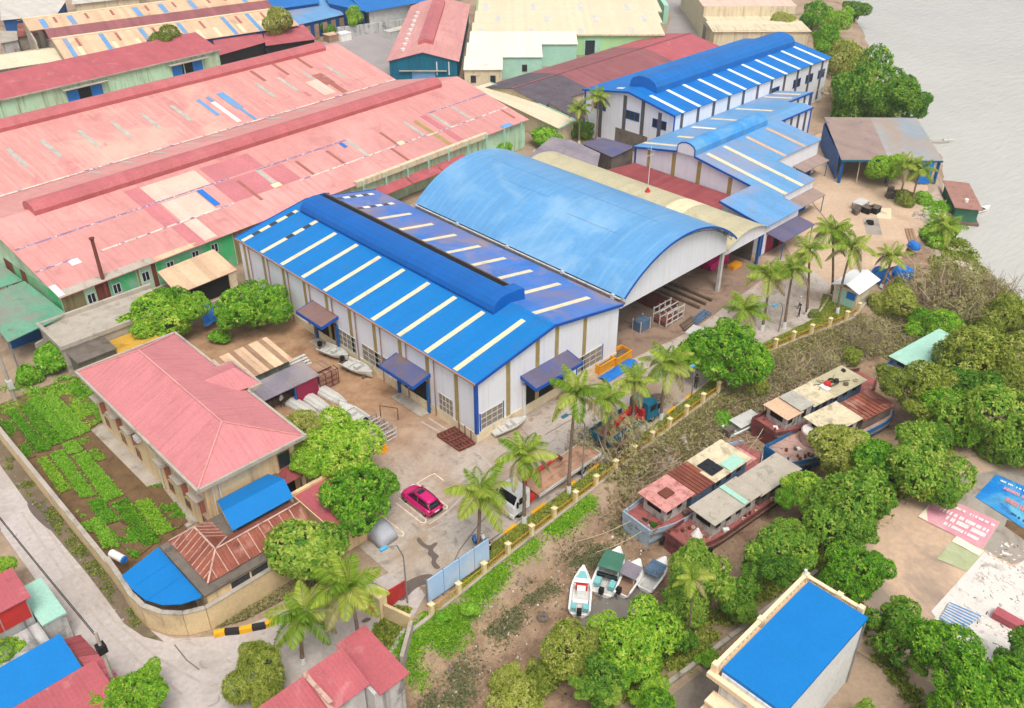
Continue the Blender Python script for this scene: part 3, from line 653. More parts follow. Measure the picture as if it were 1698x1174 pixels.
# louvred windows
for ya, yb in ((54.2+1.6,58.0),(66.3,70.9),(72.0,75.4)):
    window(T, '-x', x0, ya, yb, 1.2, 3.3, 4, 3, 'galv', 'louvre', pane='louvre_panel')
for xa, xb in ((46.9,49.9),(60.9,64.9)):
    window(T, '-y', y0, xa, xb, 1.25, 3.25, 4, 3, 'galv', 'louvre', pane='louvre_panel')
    on_wall(WB(), '-y', y0, xa-.12, xa-.01, 1.2, 3.3, .09).build('window_jamb', 'blue_trim', T); on_wall(WB(), '-y', y0, xb+.01, xb+.12, 1.2, 3.3, .09).build('window_jamb', 'blue_trim', T)
# entrance canopies with dark door openings
def canopy(a0, a1, side, c, ztop, out, mat):
    s = WB()
    if side == '-x':
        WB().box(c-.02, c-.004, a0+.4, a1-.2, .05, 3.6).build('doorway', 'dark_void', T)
        K = WB().slab([(c-out,a0,ztop-.5),(c,a0,ztop),(c,a1,ztop),(c-out,a1,ztop-.5)], .08).build('canopy', mat, T)
        f = WB(); f.box(c-out-.06, c-out, a0, a1, ztop-.82, ztop-.42); f.hexa([(c-out,a0-.05,ztop-.85),(c,a0-.05,ztop-.35),(c,a0,ztop-.35),(c-out,a0,ztop-.85),(c-out,a0-.05,ztop-.45),(c,a0-.05,ztop+.05),(c,a0,ztop+.05),(c-out,a0,ztop-.45)])
        f.hexa([(c-out,a1,ztop-.85),(c,a1,ztop-.35),(c,a1+.05,ztop-.35),(c-out,a1+.05,ztop-.85),(c-out,a1,ztop-.45),(c,a1,ztop+.05),(c,a1+.05,ztop+.05),(c-out,a1+.05,ztop-.45)])
        f.build('canopy_fascia', 'blue_trim', K)
        WB().box(c-out*.6, c-.1, a0+.2, a1-.2, .01, .10).build('door_apron', 'concrete', T)
        for y in (a0+.25, a1-.25): WB().box(c-.35, c-.1, y-.12, y+.12, 0, 3.7).build('door_post', 'blue_paint', T)
    else:
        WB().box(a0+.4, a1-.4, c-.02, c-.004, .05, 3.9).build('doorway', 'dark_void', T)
        K = WB().slab([(a0,c-out,ztop-.5),(a1,c-out,ztop-.5),(a1,c,ztop),(a0,c,ztop)], .08).build('canopy', mat, T)
        f = WB(); f.box(a0, a1, c-out-.06, c-out, ztop-.82, ztop-.42)
        for xx in (a0-.05, a1): f.hexa([(xx,c-out,ztop-.85),(xx+.05,c-out,ztop-.85),(xx+.05,c,ztop-.35),(xx,c,ztop-.35),(xx,c-out,ztop-.45),(xx+.05,c-out,ztop-.45),(xx+.05,c,ztop+.05),(xx,c,ztop+.05)])
        f.build('canopy_fascia', 'blue_trim', K)
        for x in (a0+.35, a1-.35): WB().box(x-.14, x+.14, c-.3, c-.08, 0, 3.9).build('door_post', 'frame_white', T)
canopy(59.2, 64.6, '-x', x0, 4.9, 2.3, 'dust_awning_x')
canopy(75.0, 79.9, '-x', x0, 4.9, 2.3, 'dust_awning')
canopy(52.4, 59.2, '-y', y0, 5.1, 2.2, 'dust_awning_x')

# ================================================================== arched hall
ax0, ax1, ay0, ay1, zs, za = 67.9, 89.2, 52.2, 87.6, 7.85, 12.05
T = thing('arched_hall', 'open fronted hall under a large pale blue barrel roof', 'building', (ax0,ay0+.8,0))
xc = (ax0+ax1)/2; hw = (ax1-ax0)/2; rise = za-zs; RA = (hw*hw+rise*rise)/(2*rise); zc = za-RA; th0 = math.asin(hw/RA)
arc = lambda rr, k=28, t0=1.0: [(xc+rr*math.sin(-th0*t0+2*th0*t0*i/k), zc+rr*math.cos(-th0*t0+2*th0*t0*i/k)) for i in range(k+1)]
o_, i_ = arc(RA), arc(RA-.07)
m = WB(); ring = o_+i_[::-1]
m.loft([[(x,y,z) for x, z in ring] for y in (ay0, ay1)])
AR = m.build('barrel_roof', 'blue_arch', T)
m = WB(); ring = arc(RA+.03)+arc(RA-.20)[::-1]
m.loft([[(x,y,z) for x, z in ring] for y in (ay0-.08, ay0-.002)]); m.build('roof_edge', 'blue_trim', AR)
for f_, ya, yb in ((.30,58,66.5),(.36,70,79),(.5,56,84),(.68,60,74)):
    a_ = -th0+2*th0*f_; WB().tube([(xc+(RA+.005)*math.sin(a_),y,zc+(RA+.005)*math.cos(a_)) for y in (ya,yb)], .03, 4).build('lap_joint', 'blue_pale_x', AR)
m = WB(); pts = [(ax0+.7,5.85),(ax1-.3,5.85)]+[(x,z) for x, z in arc(RA-.5, 28, .955)[::-1]]
fy = ay0+1.0; k = len(pts); m.add([(x,fy,z) for x, z in pts]+[(x,fy+.12,z) for x, z in pts], [tuple(range(k)), tuple(range(2*k-1,k-1,-1))]+[(i,i+k,(i+1)%k+k,(i+1)%k) for i in range(k)])
m.build('gable_fascia', 'white_panel', T)
m = WB()
for i in range(22):      # lattice under the roof edge
    (xa, z1_), (xb, z2_) = arc(RA-.12, 22)[i], arc(RA-.55, 22, .96)[min(i+1, 22)]
    m.beam((xa,ay0+.3,z1_), (xb,ay0+.3,z2_), .05)
m.tube([(x,ay0+.3,z) for x, z in arc(RA-.55, 22, .96)], .05, 4); m.build('roof_truss', 'steel', T)
for y in (ay0+1.3, 61, 70, 79, ay1-.4):
    WB().box(ax1-.5, ax1-.05, y, y+.4, 0, zs+.3).build('column', 'galv', T)
    WB().box(ax0-.25, ax0+.15, y, y+.4, 0, zs).build('column', 'galv', T)
    m = WB(); m.tube([(x,y+.2,z) for x, z in arc(RA-.3, 18, .97)], .12, 4); m.tube([(x,y+.2,z-.9) for x, z in arc(RA-.3, 18, .9)], .08, 4); m.build('arch_rib', 'steel', T)
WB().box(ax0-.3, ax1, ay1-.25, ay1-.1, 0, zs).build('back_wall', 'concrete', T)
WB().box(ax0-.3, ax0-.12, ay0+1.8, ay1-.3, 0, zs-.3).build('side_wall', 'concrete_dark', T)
m = WB(); m.tube([(ax0-.15,ay0+.4,zs-.18),(ax0-.15,ay1,zs-.18)], .10, 6)
m.build('gutter_pipe', 'galv', T)
for y in (55,60,65.5,71,76.5,82): WB().cyl((ax0-.15,y,zs-.9), (ax0-.15,y,zs-.1), .06, n=6).build('pipe_bracket', 'galv', T)
sheet('hall_floor', [(67.9,51.4),(79,50.2),(89,50.9),(99,51.6),(99,86),(67.9,87)], .014, 'hall_dirt')

# beige barrel roof behind
bx0, bx1, by0, by1 = 89.6, 99.2, 53.4, 90.5
T = thing('beige_barrel_shed', 'narrow open shed with dull beige barrel roof beside the blue arched hall', 'building', (bx0,by0,0))
xc2 = (bx0+bx1)/2; hw2 = (bx1-bx0)/2; r2 = 1.45; R2 = (hw2*hw2+r2*r2)/(2*r2); zc2 = 5.5+r2-R2; t2 = math.asin(hw2/R2)
arc2 = lambda rr, k=16: [(xc2+rr*math.sin(-t2+2*t2*i/k), zc2+rr*math.cos(-t2+2*t2*i/k)) for i in range(k+1)]
ring = arc2(R2)+arc2(R2-.06)[::-1]
m = WB(); m.loft([[(x,y,z) for x, z in ring] for y in (by0, by1)]); BR = m.build('barrel_roof', 'beige_arch', T)
ring = arc2(R2+.03)+arc2(R2+.005)[::-1]
m = WB(); m.loft([[(x,y,z) for x, z in ring] for y in (62.6, 65.4)]); m.build('roof_patch', 'skylight_cream', BR)
pts = [(bx0+.4,4.6),(bx1-.4,4.6)]+arc2(R2-.1)[::-1]; k = len(pts)
m = WB(); m.add([(x,by0+.5,z) for x, z in pts]+[(x,by0+.6,z) for x, z in pts], [tuple(range(k)), tuple(range(2*k-1,k-1,-1))]+[(i,i+k,(i+1)%k+k,(i+1)%k) for i in range(k)])
m.build('gable_fascia', 'white_panel', T)
for y in (by0+.8, 62, 71, 80, by1-.5): WB().box(bx1-.6, bx1-.25, y, y+.35, 0, 5.5).build('column', 'blue_paint', T)
for y in (by0+.8, 62, 71, 80, by1-.5): WB().box(bx0+.12, bx0+.42, y, y+.35, 0, 5.5).build('column', 'blue_paint', T)
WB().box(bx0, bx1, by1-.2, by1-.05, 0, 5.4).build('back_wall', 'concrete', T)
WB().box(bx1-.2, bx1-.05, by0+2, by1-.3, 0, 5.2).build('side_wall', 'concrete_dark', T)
T = thing('maroon_roof_walkway', 'flat dark red tiled roof squeezed between beige barrel roof and white gable', 'roof', (99.4,60,0))
WB().slab([(101.5,63,2.5),(109.9,64,2.9),(109.9,84.5,2.9),(101.5,87,2.5)], .12).build('roof', 'maroon_roof', T)
for q in ((102,63.6),(102,74),(102,86),(109.4,66),(109.4,75),(109.4,84)): WB().box(q[0]-.12,q[0]+.12,q[1]-.12,q[1]+.12,0,2.5).build('post', 'steel', T)
T = thing('radio_mast', 'thin guyed mast with small red base on the ridge of beige barrel roof', 'mast', (94.4,70,6.9))
WB().cyl((94.4,70,6.95), (94.4,70,13.5), .05, .03, 6).build('pole', 'frame_white', T)
WB().cyl((94.4,70,6.9), (94.4,70,7.6), .45, .06, 8).build('base_cone', 'red_steel', T)
WB().beam((93.6,70,12.2),(95.2,70,12.2),.04).beam((94.4,69.4,12.9),(94.4,70.6,12.9),.04).build('cross_arm', 'frame_white', T)

# ================================================================== north-east workshop (bright blue, two storeys)
x0, x1, y0, y1, ze, zr, yr = 120.0, 169.5, 84.9, 104.3, 8.3, 10.0, 94.4
T = thing('riverside_workshop', 'tall white workshop with bright blue roof, round ridge monitor and dark wall strips near river', 'building', (x0,y0,0))
W = gable_walls(WB(), x0, x1, y0, y1, ze-.1, zr-.1, 'x', 0, 1).build('wall', ['white_panel','white_panel_y'], T)
s1 = (zr-ze)/(yr-y0)
RF = WB().slab([(x0-.4,y0-.4,ze-.4*s1),(x1+.4,y0-.4,ze-.4*s1),(x1+.4,yr,zr),(x0-.4,yr,zr)], .08).build('roof_slope', 'blue_roof_x', T)
RB = WB().slab([(x0-.4,yr,zr),(x1+.4,yr,zr),(x1+.4,y1+.4,ze-.4*s1),(x0-.4,y1+.4,ze-.4*s1)], .08).build('roof_slope', 'blue_roof_x', T)
for i in range(11):
    xa = x0+1.6+i*4.5
    for rr, ya, yb in ((RF, y0-.35, 91.6), (RB, y1+.35, 97.3)):
        zA = zr-abs(ya-yr)*s1; zB = zr-abs(yb-yr)*s1
        strip_on(rr, 'skylight', 'skylight_white', (xa,ya,zA), (xa+.8,ya,zA), (xa+.8,yb,zB), (xa,yb,zB))
m = WB(); prof = [(yr-2.9,9.4),(yr-2.85,10.5),(yr-2.3,11.2),(yr-1.2,11.65),(yr,11.8),(yr+1.2,11.65),(yr+2.3,11.2),(yr+2.85,10.5),(yr+2.9,9.4)]
m.loft([[(x,y,z) for y, z in prof] for x in np.linspace(123.5, 167.2, 14)]); m.build('ridge_monitor', 'blue_vent_x', T)
m = WB(); m.beam((x0-.46,y0-.4,ze-.15), (x0-.46,yr,zr-.08), .1, .3); m.beam((x0-.46,yr,zr-.08), (x0-.46,y1+.4,ze-.15), .1, .3); m.box(x0-.1, x0+.2, y0-.1, y0-.003, 0, ze); m.box(x0-.1,x0-.003,y1-.2,y1+.1,0,ze)
m.build('blue_trim', 'blue_trim', T)
for i in range(11): on_wall(WB(), '-y', y0, x0+1.75+i*4.5, x0+2.5+i*4.5, .5, ze-.3, .04).build('wall_light_strip', 'dark_strip', W)
for ya in (87.4, 91.0, 94.9, 100.2): on_wall(WB(), '-x', x0, ya, ya+.75, .5, ze-.4 if ya in (87.4,100.2) else zr-.9, .04).build('wall_light_strip', 'dark_strip', W)
for ya, yb, za in ((86.3,89.2,5.2),(92.0,95.0,5.3),(99.4,102.4,5.4)): window(T, '-x', x0, ya, yb, za, za+1.5, 3, 1, 'blue_trim', 'glass_dark')
for xa in (149.5,157,161.5,166): window(T, '-y', y0, xa, xa+2.6, 4.7, 6.3, 2, 1, 'blue_trim', 'glass_dark')
WB().slab([(147,y0-2.6,4.2),(154,y0-2.6,4.2),(154,y0-.02,4.5),(147,y0-.02,4.5)], .1).build('canopy', 'plinth_cream', T)
on_wall(WB(), '-x', x0, 90, 97, 0, 3.2, .06).build('dark_base', 'concrete_dark', T)

# ================================================================== stepped workshop with monitor
T = thing('stepped_workshop', 'white workshop with dusty pale blue roof stepping back along the yard and rounded ridge monitor', 'building', (110.2,59,0))
yr, zr = 75.0, 7.25; sA = .165; sB = .18
def zsl(y): return zr-(yr-y)*sA if y < yr else zr-(y-yr)*sB
steps = [(110.2,120.4,59.2),(120.4,133.4,65.9),(133.4,143.5,73.4),(143.5,151.5,78.2)]
for i, (xa, xb, yl) in enumerate(steps):
    yt = 84.75; yp = min(max(yl, 0), yt)
    m = WB()
    if yl < yr: v = [(xa,yl,0),(xb,yl,0),(xb,yt,0),(xa,yt,0),(xa,yl,zsl(yl)-.1),(xb,yl,zsl(yl)-.1),(xb,yt,zsl(yt)-.1),(xa,yt,zsl(yt)-.1),(xa,yr,zr-.1),(xb,yr,zr-.1)]
    else: v = [(xa,yl,0),(xb,yl,0),(xb,yt,0),(xa,yt,0),(xa,yl,zsl(yl)-.1),(xb,yl,zsl(yl)-.1),(xb,yt,zsl(yt)-.1),(xa,yt,zsl(yt)-.1),(xa,(yl+yt)/2,zsl((yl+yt)/2)-.1),(xb,(yl+yt)/2,zsl((yl+yt)/2)-.1)]
    m.add(v, [(0,1,5,4),(2,3,7,6)], 0); m.add(v, [(1,2,6,9,5),(3,0,4,8,7)], 1)
    W = m.build('wall', ['white_panel','white_panel_y'], T)
    o = .35; xe = xb+(.3 if i == 3 else .0); xs_ = xa-(.35 if i == 0 else 0)
    if yl < yr:
        RS = WB().slab([(xs_,yl-o,zsl(yl-o)),(xe,yl-o,zsl(yl-o)),(xe,yr,zr),(xs_,yr,zr)], .08).build('roof_slope', 'blue_pale_x', T)
        for xq in ([112.0,116.4] if i == 0 else [122.4,128.2] if i == 1 else []):
            strip_on(RS, 'skylight', 'skylight_cream' if i == 0 else 'tan_roof', (xq,yl-.3,zsl(yl-.3)), (xq+.8,yl-.3,zsl(yl-.3)), (xq+.8,72.9,zsl(72.9)), (xq,72.9,zsl(72.9)))
    yb_ = max(yr, yl)
    RS = WB().slab([(xs_,yb_,zsl(yb_)),(xe,yb_,zsl(yb_)),(xe,yt+o,zsl(yt+o)),(xs_,yt+o,zsl(yt+o))], .08).build('roof_slope', 'blue_pale_x', T)
    for xq, ya, yb2 in ([(112.0,77.2,84.9),(117.0,77.2,82)] if i == 0 else [(123.0,79,83.6),(129,78.2,84)] if i == 1 else [(136.5,77,84)] if i == 2 else [(146,79,84.4),(149,79,84.4)]):
        strip_on(RS, 'skylight', 'skylight_white' if xq == 123.0 else 'skylight_cream', (xq,ya,zsl(ya)), (xq+.8,ya,zsl(ya)), (xq+.8,yb2,zsl(yb2)), (xq,yb2,zsl(yb2)))
    if i < 2:
        WB().slab([(xb-7.2 if i else xb-6.5,yl-2.3,2.7),(xb+.2,yl-2.3,2.7),(xb+.2,yl-.02,3.1),(xb-7.2 if i else xb-6.5,yl-.02,3.1)], .1).build('canopy', 'awning_brown', T)
        WB().box(xb-6, xb-1, yl-.06, yl-.01, 0, 2.6).build('doorway', 'blue_paint', T)
        WB().cyl((xb,yl-2.1,0),(xb,yl-2.1,2.7),.07,n=6).build('canopy_post', 'blue_paint', T)
    if i == 0:
        for ya in (62.0, 66.6, 72.2, 76.9, 81.6): on_wall(WB(), '-x', xa, ya, ya+.7, .3, zsl(ya)-.5, .04).build('wall_light_strip', 'khaki_strip', W)
        m = WB(); m.beam((xs_-.05,yl-o,zsl(yl-o)-.08),(xs_-.05,yr-1.6,zsl(yr-1.6)-.08),.1,.3); m.beam((xs_-.05,yr+1.6,zsl(yr+1.6)-.08),(xs_-.05,yt+o,zsl(yt+o)-.08),.1,.3); m.box(xa-.1,xa-.003,yt-.2,yt+.1,0,zsl(yt)); m.build('blue_trim', 'blue_trim', T)
    if i >= 2:
        for q in range(4): on_wall(WB(), '-y', yl, xa+1.2+q*2.3, xa+1.9+q*2.3, .3, zsl(yl)-.4, .04).build('wall_light_strip', 'dark_strip', W)
        m = WB(); m.beam((xe-.05,yl-o,zsl(yl-o)-.08),(xa,yl-o,zsl(yl-o)-.08),.1,.3); m.box(xb-.2,xb+.1,yl-.1,yl-.003,0,zsl(yl)-.1); m.build('blue_trim', 'blue_trim', T)
m = WB(); prof = [(73.4,6.9),(73.4,7.9),(73.75,8.35),(74.4,8.62),(75.1,8.68),(75.9,8.5),(76.45,8.1),(76.6,7.6),(76.6,6.9)]
m.loft([[(x,y,z) for y, z in prof] for x in np.linspace(109.9, 129.6, 8)]); MN = m.build('ridge_monitor', 'blue_vent_pale', T)
m = WB(); k = len(prof); m.add([(109.86,y,z) for y, z in prof]+[(109.82,y,z) for y, z in prof], [tuple(range(k)),tuple(range(2*k-1,k-1,-1))]); m.build('monitor_face', 'white_panel_y', MN)
m = WB(); m.tube([(109.84,y,z) for y, z in prof], .1, 4); m.build('monitor_trim', 'blue_trim', MN)
T = thing('lean_to_shed', 'low white lean-to with plain pale blue roof in front of stepped workshop', 'building', (101,55.2,0))
W = WB(); v = [(101.2,55.4,0),(110.0,55.4,0),(110.0,62.2,0),(101.2,62.2,0),(101.2,55.4,4.5),(110.0,55.4,4.5),(110.0,62.2,5.7),(101.2,62.2,5.7)]
W.add(v, [(0,1,5,4),(2,3,7,6)], 0); W.add(v, [(1,2,6,5),(3,0,4,7)], 1); W.add(v, [(4,5,6,7)], 0); W.build('wall', ['white_panel','white_panel_y'], T)
WB().slab([(100.8,54.9,4.55),(110.1,54.9,4.55),(110.1,62.5,5.95),(100.8,62.5,5.95)], .08).build('roof', 'blue_pale_x', T)
m = WB(); m.beam((100.75,54.9,4.47),(100.75,62.5,5.87),.1,.3); m.box(101.05,101.3,55.25,55.39,0,4.5); m.build('blue_trim', 'blue_trim', T)
WB().slab([(102,52.6,2.75),(110,52.6,2.75),(110,55.38,3.2),(102,55.38,3.2)], .1).build('canopy', 'dust_awning_x', T)
WB().box(102.4,104.2,55.30,55.39,0,2.6).build('door', 'crimson_paint', T); WB().box(105.8,107.6,55.30,55.39,0,2.6).build('door', 'crimson_paint', T)
WB().box(104.25,105.75,55.32,55.38,0,2.6).build('doorway', 'dark_void', T)
for x in (102.3,109.7): WB().cyl((x,52.8,0),(x,52.8,2.75),.07,n=6).build('canopy_post', 'blue_paint', T)
# small sheds behind the arched hall
def shed(label, pts, ze, zr, mat, wall='concrete_dark', name='yard_shed', zb=0):
    T = thing(name, label, 'shed', (pts[0][0], pts[0][1], 0))
    n = len(pts); hs_ = [ze, ze, zr, zr][:n]
    m = WB(); p = [(x,y,h) for (x,y), h in zip(pts, hs_)]
    m.slab(p, .08).build('roof', mat, T)
    c = (sum(q[0] for q in pts)/n, sum(q[1] for q in pts)/n); ins = [(c[0]+(x-c[0])*.93, c[1]+(y-c[1])*.93) for x, y in pts]
    w_ = WB(); v = [(x,y,zb) for x, y in ins]+[(x,y,h-.1) for (x,y), h in zip(ins, hs_)]
    w_.add(v, [(i,(i+1)%n,n+(i+1)%n,n+i) for i in range(n)]); w_.build('wall', wall, T)
    return T
P = lambda z, *q: [at(x, y, z)[:2] for x, y in q]
shed('grey sheet roofed shed just behind the barrel roofs', P(3.4,(870,262),(912,285),(945,235),(915,228)), 3.2, 3.6, 'grey_roof')
shed('wide pale brown roofed shed below the palm pair', P(3.4,(912,258),(990,276),(995,258),(945,235)), 3.0, 3.8, 'grey_roof')
shed('violet grey flat roofed shelter beside tall white workshop', P(3.6,(965,237),(1015,260),(1053,245),(1000,230)), 3.5, 3.8, 'dust_awning_x', 'concrete_dark')
shed('small blue ended vaulted sheet shed by barrel roof', P(2.8,(878,268),(905,262),(912,252),(885,252)), 2.8, 3.2, 'beige_arch', 'blue_paint')

# ================================================================== salmon pink twin halls
PO, PA = (25.84, 100.53), R(4.4)
T = thing('pink_hall', 'huge salmon roofed factory hall with patched skylights directly behind the blue workshop', 'building', (*PO,0), PA)
W = gable_walls(MB(), .3, 82.3, .35, 33, 5.0, 9.1, 'x', 0, 1, yr=16.5).build('wall', ['green_wall','green_wall'], T)
def z1(y): return 5.1+.248*y
def z2(y): return 9.2-(y-16.5)*.23
RF = MB().slab([(0,-.3,z1(-.3)),(82.6,-.3,z1(-.3)),(82.6,16.5,9.2),(0,16.5,9.2)], .08).build('roof_slope', 'pink_roof', T)
RB = MB().slab([(0,16.5,9.2),(82.6,16.5,9.2),(82.6,32.9,z2(32.9)),(0,32.9,z2(32.9))], .08).build('roof_slope', 'pink_roof', T)
def patch(par, zfn, x0, x1, y0, y1, mat, name='roof_patch', up=.03):
    return MB().slab([(x0,y0,zfn(y0)),(x1,y0,zfn(y0)),(x1,y1,zfn(y1)),(x0,y1,zfn(y1))], .02, 0, up).build(name, mat, par)
for a in [(16.8,18.9,5.1,14.3,'pink_dark'),(17.4,19.1,-.2,4.6,'pink_dark'),(18.95,27.2,9.8,14.0,'pink_cream'),(19.2,24.4,5.0,9.6,'pink_cream'),(19.2,21.1,.1,4.6,'pink_cream'),
          (35.2,38.5,5.0,9.4,'pink_dark'),(66.3,67.6,.4,9.5,'pink_dark'),(27.3,34.6,5,9.8,'pink_dark'),(28,36,10.2,14,'pink_dark'),(0.0,12,-.25,.9,'concrete'),(12.2,18,-.25,.55,'tan_roof')]:
    patch(RF, z1, *a)
for x, y0_, y1_ in ((34.2,6,9.8),(50.6,4.9,9.7),(62.4,4.9,9.6),(68.2,4.5,9.1),(73.2,4.8,9.2)): patch(RF, z1, x, x+.7, y0_, y1_, 'skylight_grey', 'skylight', .035)
for x, y0_, y1_ in ((40.4,4.9,8.9),(46.1,5,8.9),(56.8,5,8.9),(55.1,.4,4.6),(80.4,1.2,4.2),(30.4,3.6,9)): patch(RF, z1, x, x+.5, y0_, y1_, 'pink_brown', 'skylight', .045)
patch(RF, z1, 64.1, 64.9, .2, 8.9, 'khaki_strip', 'skylight', .035)
patch(RF, z1, 24.6, 25.5, 5.6, 9.7, 'plastic_blue', 'roof_patch', .05); patch(RF, z1, 49.2, 49.9, 8.2, 9.6, 'plastic_blue', 'roof_patch', .05); patch(RF, z1, 76.2, 78.6, -.25, .7, 'blue_pale_x', 'roof_patch', .05)
patch(RF, z1, 4.0, 5.2, 4.1, 5.1, 'print_white', 'roof_patch', .05); patch(RF, z1, .05, .8, .0, 2.1, 'print_white', 'roof_patch', .05); patch(RF, z1, 57.2, 58.4, 4.5, 5.4, 'skylight_cream', 'roof_patch', .06); patch(RF, z1, 33.8,35.2,5.0,5.9,'skylight_cream','roof_patch',.06)
for x0_, x1_, y, mat in ((.3,30,10.05,'sealant_violet'),(34.5,51.4,9.85,'sealant_violet'),(.2,5,5.2,'sealant_violet'),(8,27,4.9,'sealant'),(38,62.7,4.75,'sealant'),(62.7,82.4,4.5,'sealant'),(68,82.4,9.6,'sealant_violet')):
    patch(RF, z1, x0_, x1_, y-.14, y+.14, mat, 'lap_seam', .04)
for x in (20.1,25.4,30.6,36,40.8,46,52,58,64): patch(RB, z2, x, x+.8, 28.2, 32.2, 'skylight_grey', 'skylight')
prof = lambda yc, zb: [(yc-1.5,zb-.5),(yc-1.6,zb+.25),(yc-1.25,zb+.75),(yc-.5,zb+1.05),(yc+.4,zb+1.08),(yc+1.2,zb+.8),(yc+1.6,zb+.25),(yc+1.5,zb-.5)]
m = MB(); m.loft([[(x,y,z) for y, z in prof(16.5,9.2)] for x in np.linspace(5.4,77,16)]); m.build('ridge_monitor', 'pink_vent', T)
for xa, z_ in ((3.2,2.6),(6.4,2.6),(10.2,2.7),(13.6,2.8),(17.2,2.9),(20.0,2.9)):
    window(T, '-y', .35, xa, xa+1.0, z_, z_+1.3, 2, 1, 'frame_white', 'glass_dark', False)
for xa, xb, mt in ((.35,3.0,'olive_wall'),(4.4,6.0,'brown_sheet'),(6.1,9.6,'green_bright'),(9.7,9.95,'olive_wall'),(11.6,12.2,'brown_sheet'),(12.3,23.3,'green_bright'),(23.4,31,'olive_wall')):
    on_wall(MB(), '-y', .35, xa, xb, .1, 4.9, .028).build('wall_sheet', mt, W)
for ya, yb, mt in ((.5,9,'green_bright'),(9,10.6,'brown_sheet'),(10.6,12.5,'green_bright'),(12.5,15,'brown_sheet'),(15,32,'green_wall')): on_wall(MB(), '-x', .3, ya, yb, .1, 5.0, .028).build('wall_sheet', mt, W)
MB().box(44,72,-.5,.25,4.7,5.5).build('parapet', 'tan_wall', T)
for i in range(9): MB().box(45+i*4.4,45.25+i*4.4,-.62,-.5,1.5,5.4).build('buttress', 'mint_wall', T)
for i, xa in enumerate((47,53.5,60)): MB().slab([(xa,-2.2,2.9),(xa+6.3,-2.2,2.9),(xa+6.3,-.3,3.5),(xa,-.3,3.5)], .06).build('awning', 'red_roof', T)

T = thing('far_pink_hall', 'matching salmon roofed hall beyond, ridge monitor glinting and grey skylight slots', 'building', (PO[0]-33*math.sin(PA),PO[1]+33*math.cos(PA),0), PA)
yo = 33
gable_walls(MB(), .3, 82.3, .3, 33, 5.0, 9.2, 'x', 0, 1, yr=16.9).build('wall', ['green_wall','green_wall'], T)
def z3(y): return 5.4+.24*y
RF = MB().slab([(0,0.05,z3(0.05)),(82.6,.05,z3(.05)),(82.6,16.9,9.45),(0,16.9,9.45)], .08).build('roof_slope', 'pink_roof_far', T)
RB = MB().slab([(0,16.9,9.45),(82.6,16.9,9.45),(82.6,33.3,5.5),(0,33.3,5.5)], .08).build('roof_slope', 'pink_roof_far', T)
for x in (14,19.1,25,30.5,35.7,41.2,58.1,63,68.4,73.9): patch(RF, z3, x, x+.75, 5.3, 10.8, 'skylight_grey', 'skylight')
for x, a, b in ((65.4,10.7,15.5),(71,10.9,15.8),(60.2,10.7,15)): patch(RF, z3, x, x+.7, a, b, 'pink_brown', 'skylight')
for x0_, x1_, a, b, mt in ((46,46.7,4.6,10.5,'blue_pale_x'),(47.9,48.6,8.8,10.5,'blue_pale_x'),(47.7,48.5,1.3,8.6,'print_white'),(50.2,51.6,4.8,10.7,'blue_pale_x'),(50.5,51.1,.4,4.7,'blue_pale_x'),(69.3,71.5,4.5,8.6,'pink_brown'),(70.0,71.2,.8,4.4,'pink_brown'),(66.5,69.2,1.6,7,'pink_cream'),(70.6,71.3,6.5,7.4,'print_white'),(63.8,64.5,2.6,4.2,'pink_dark')):
    patch(RF, z3, x0_, x1_, a, b, mt, 'roof_patch', .045)
patch(RF, z3, 0, 82.4, .1, .4, 'sealant', 'valley_flashing', .05)
m = MB(); m.loft([[(x,y,z) for y, z in prof(16.9,9.45)] for x in np.linspace(-4,78.4,16)]); m.build('ridge_monitor', 'pink_vent', T)

T = thing('chimney_stack', 'tall thin rusty stove pipe chimney rising past the pink eave', 'chimney', (*at(180,497,2.4)[:2],0))
q = at(180,497,2.4); tp = onv(152,396,q[1]+.4)
WB().tube([(q[0],q[1],0),(q[0],q[1],2.4),tp], [.26,.26,.2], 8).build('flue', 'rust_steel', T)
WB().cyl(tp, (tp[0],tp[1],tp[2]+.15), .32, .32, 8).build('cap', 'rust_steel', T)

# green walled hall behind the twins
GO = (PO[0]+29.5*math.cos(PA)-79.6*math.sin(PA), PO[1]+29.5*math.sin(PA)+79.6*math.cos(PA))
T = thing('mint_hall', 'long pale green hall with plain red pitched roof and blue shuttered openings', 'building', (*GO,0), PA)
gable_walls(MB(), -40, 44.3, 0, 17, 4.9, 7.0, 'x', 0, 1).build('wall', ['green_wall','green_wall'], T)
MB().slab([(-40.3,-.4,4.9),(44.6,-.4,4.9),(44.6,8.5,7.1),(-40.3,8.5,7.1)], .1).build('roof_slope', 'red_roof', T)
MB().slab([(-40.3,8.5,7.1),(44.6,8.5,7.1),(44.6,17.4,4.9),(-40.3,17.4,4.9)], .1).build('roof_slope', 'red_roof', T)
MB().box(-40,44.4,-.55,-.4,4.7,4.95).build('gutter', 'concrete', T)
for xa in (12.5, 35):
    on_wall(MB(), '-y', 0, xa-2.2, xa+4.8, 1.6, 3.7, .03).build('opening', 'dark_void', T)
    on_wall(MB(), '-y', 0, xa-2.2, xa+.1, 1.5, 3.8, .10).build('shutter', 'plastic_blue', T); on_wall(MB(), '-y', 0, xa+2.6, xa+4.9, 1.5, 3.8, .10).build('shutter', 'plastic_blue', T)
    MB().box(xa-3, xa+6, -1.1, -.02, 3.95, 4.1).build('door_hood', 'concrete', T)
for i in range(17): on_wall(MB(), '-y', 0, -38+i*4.9, -37.8+i*4.9, .1, 4.7, .06).build('wall_rib', 'green_wall', T)

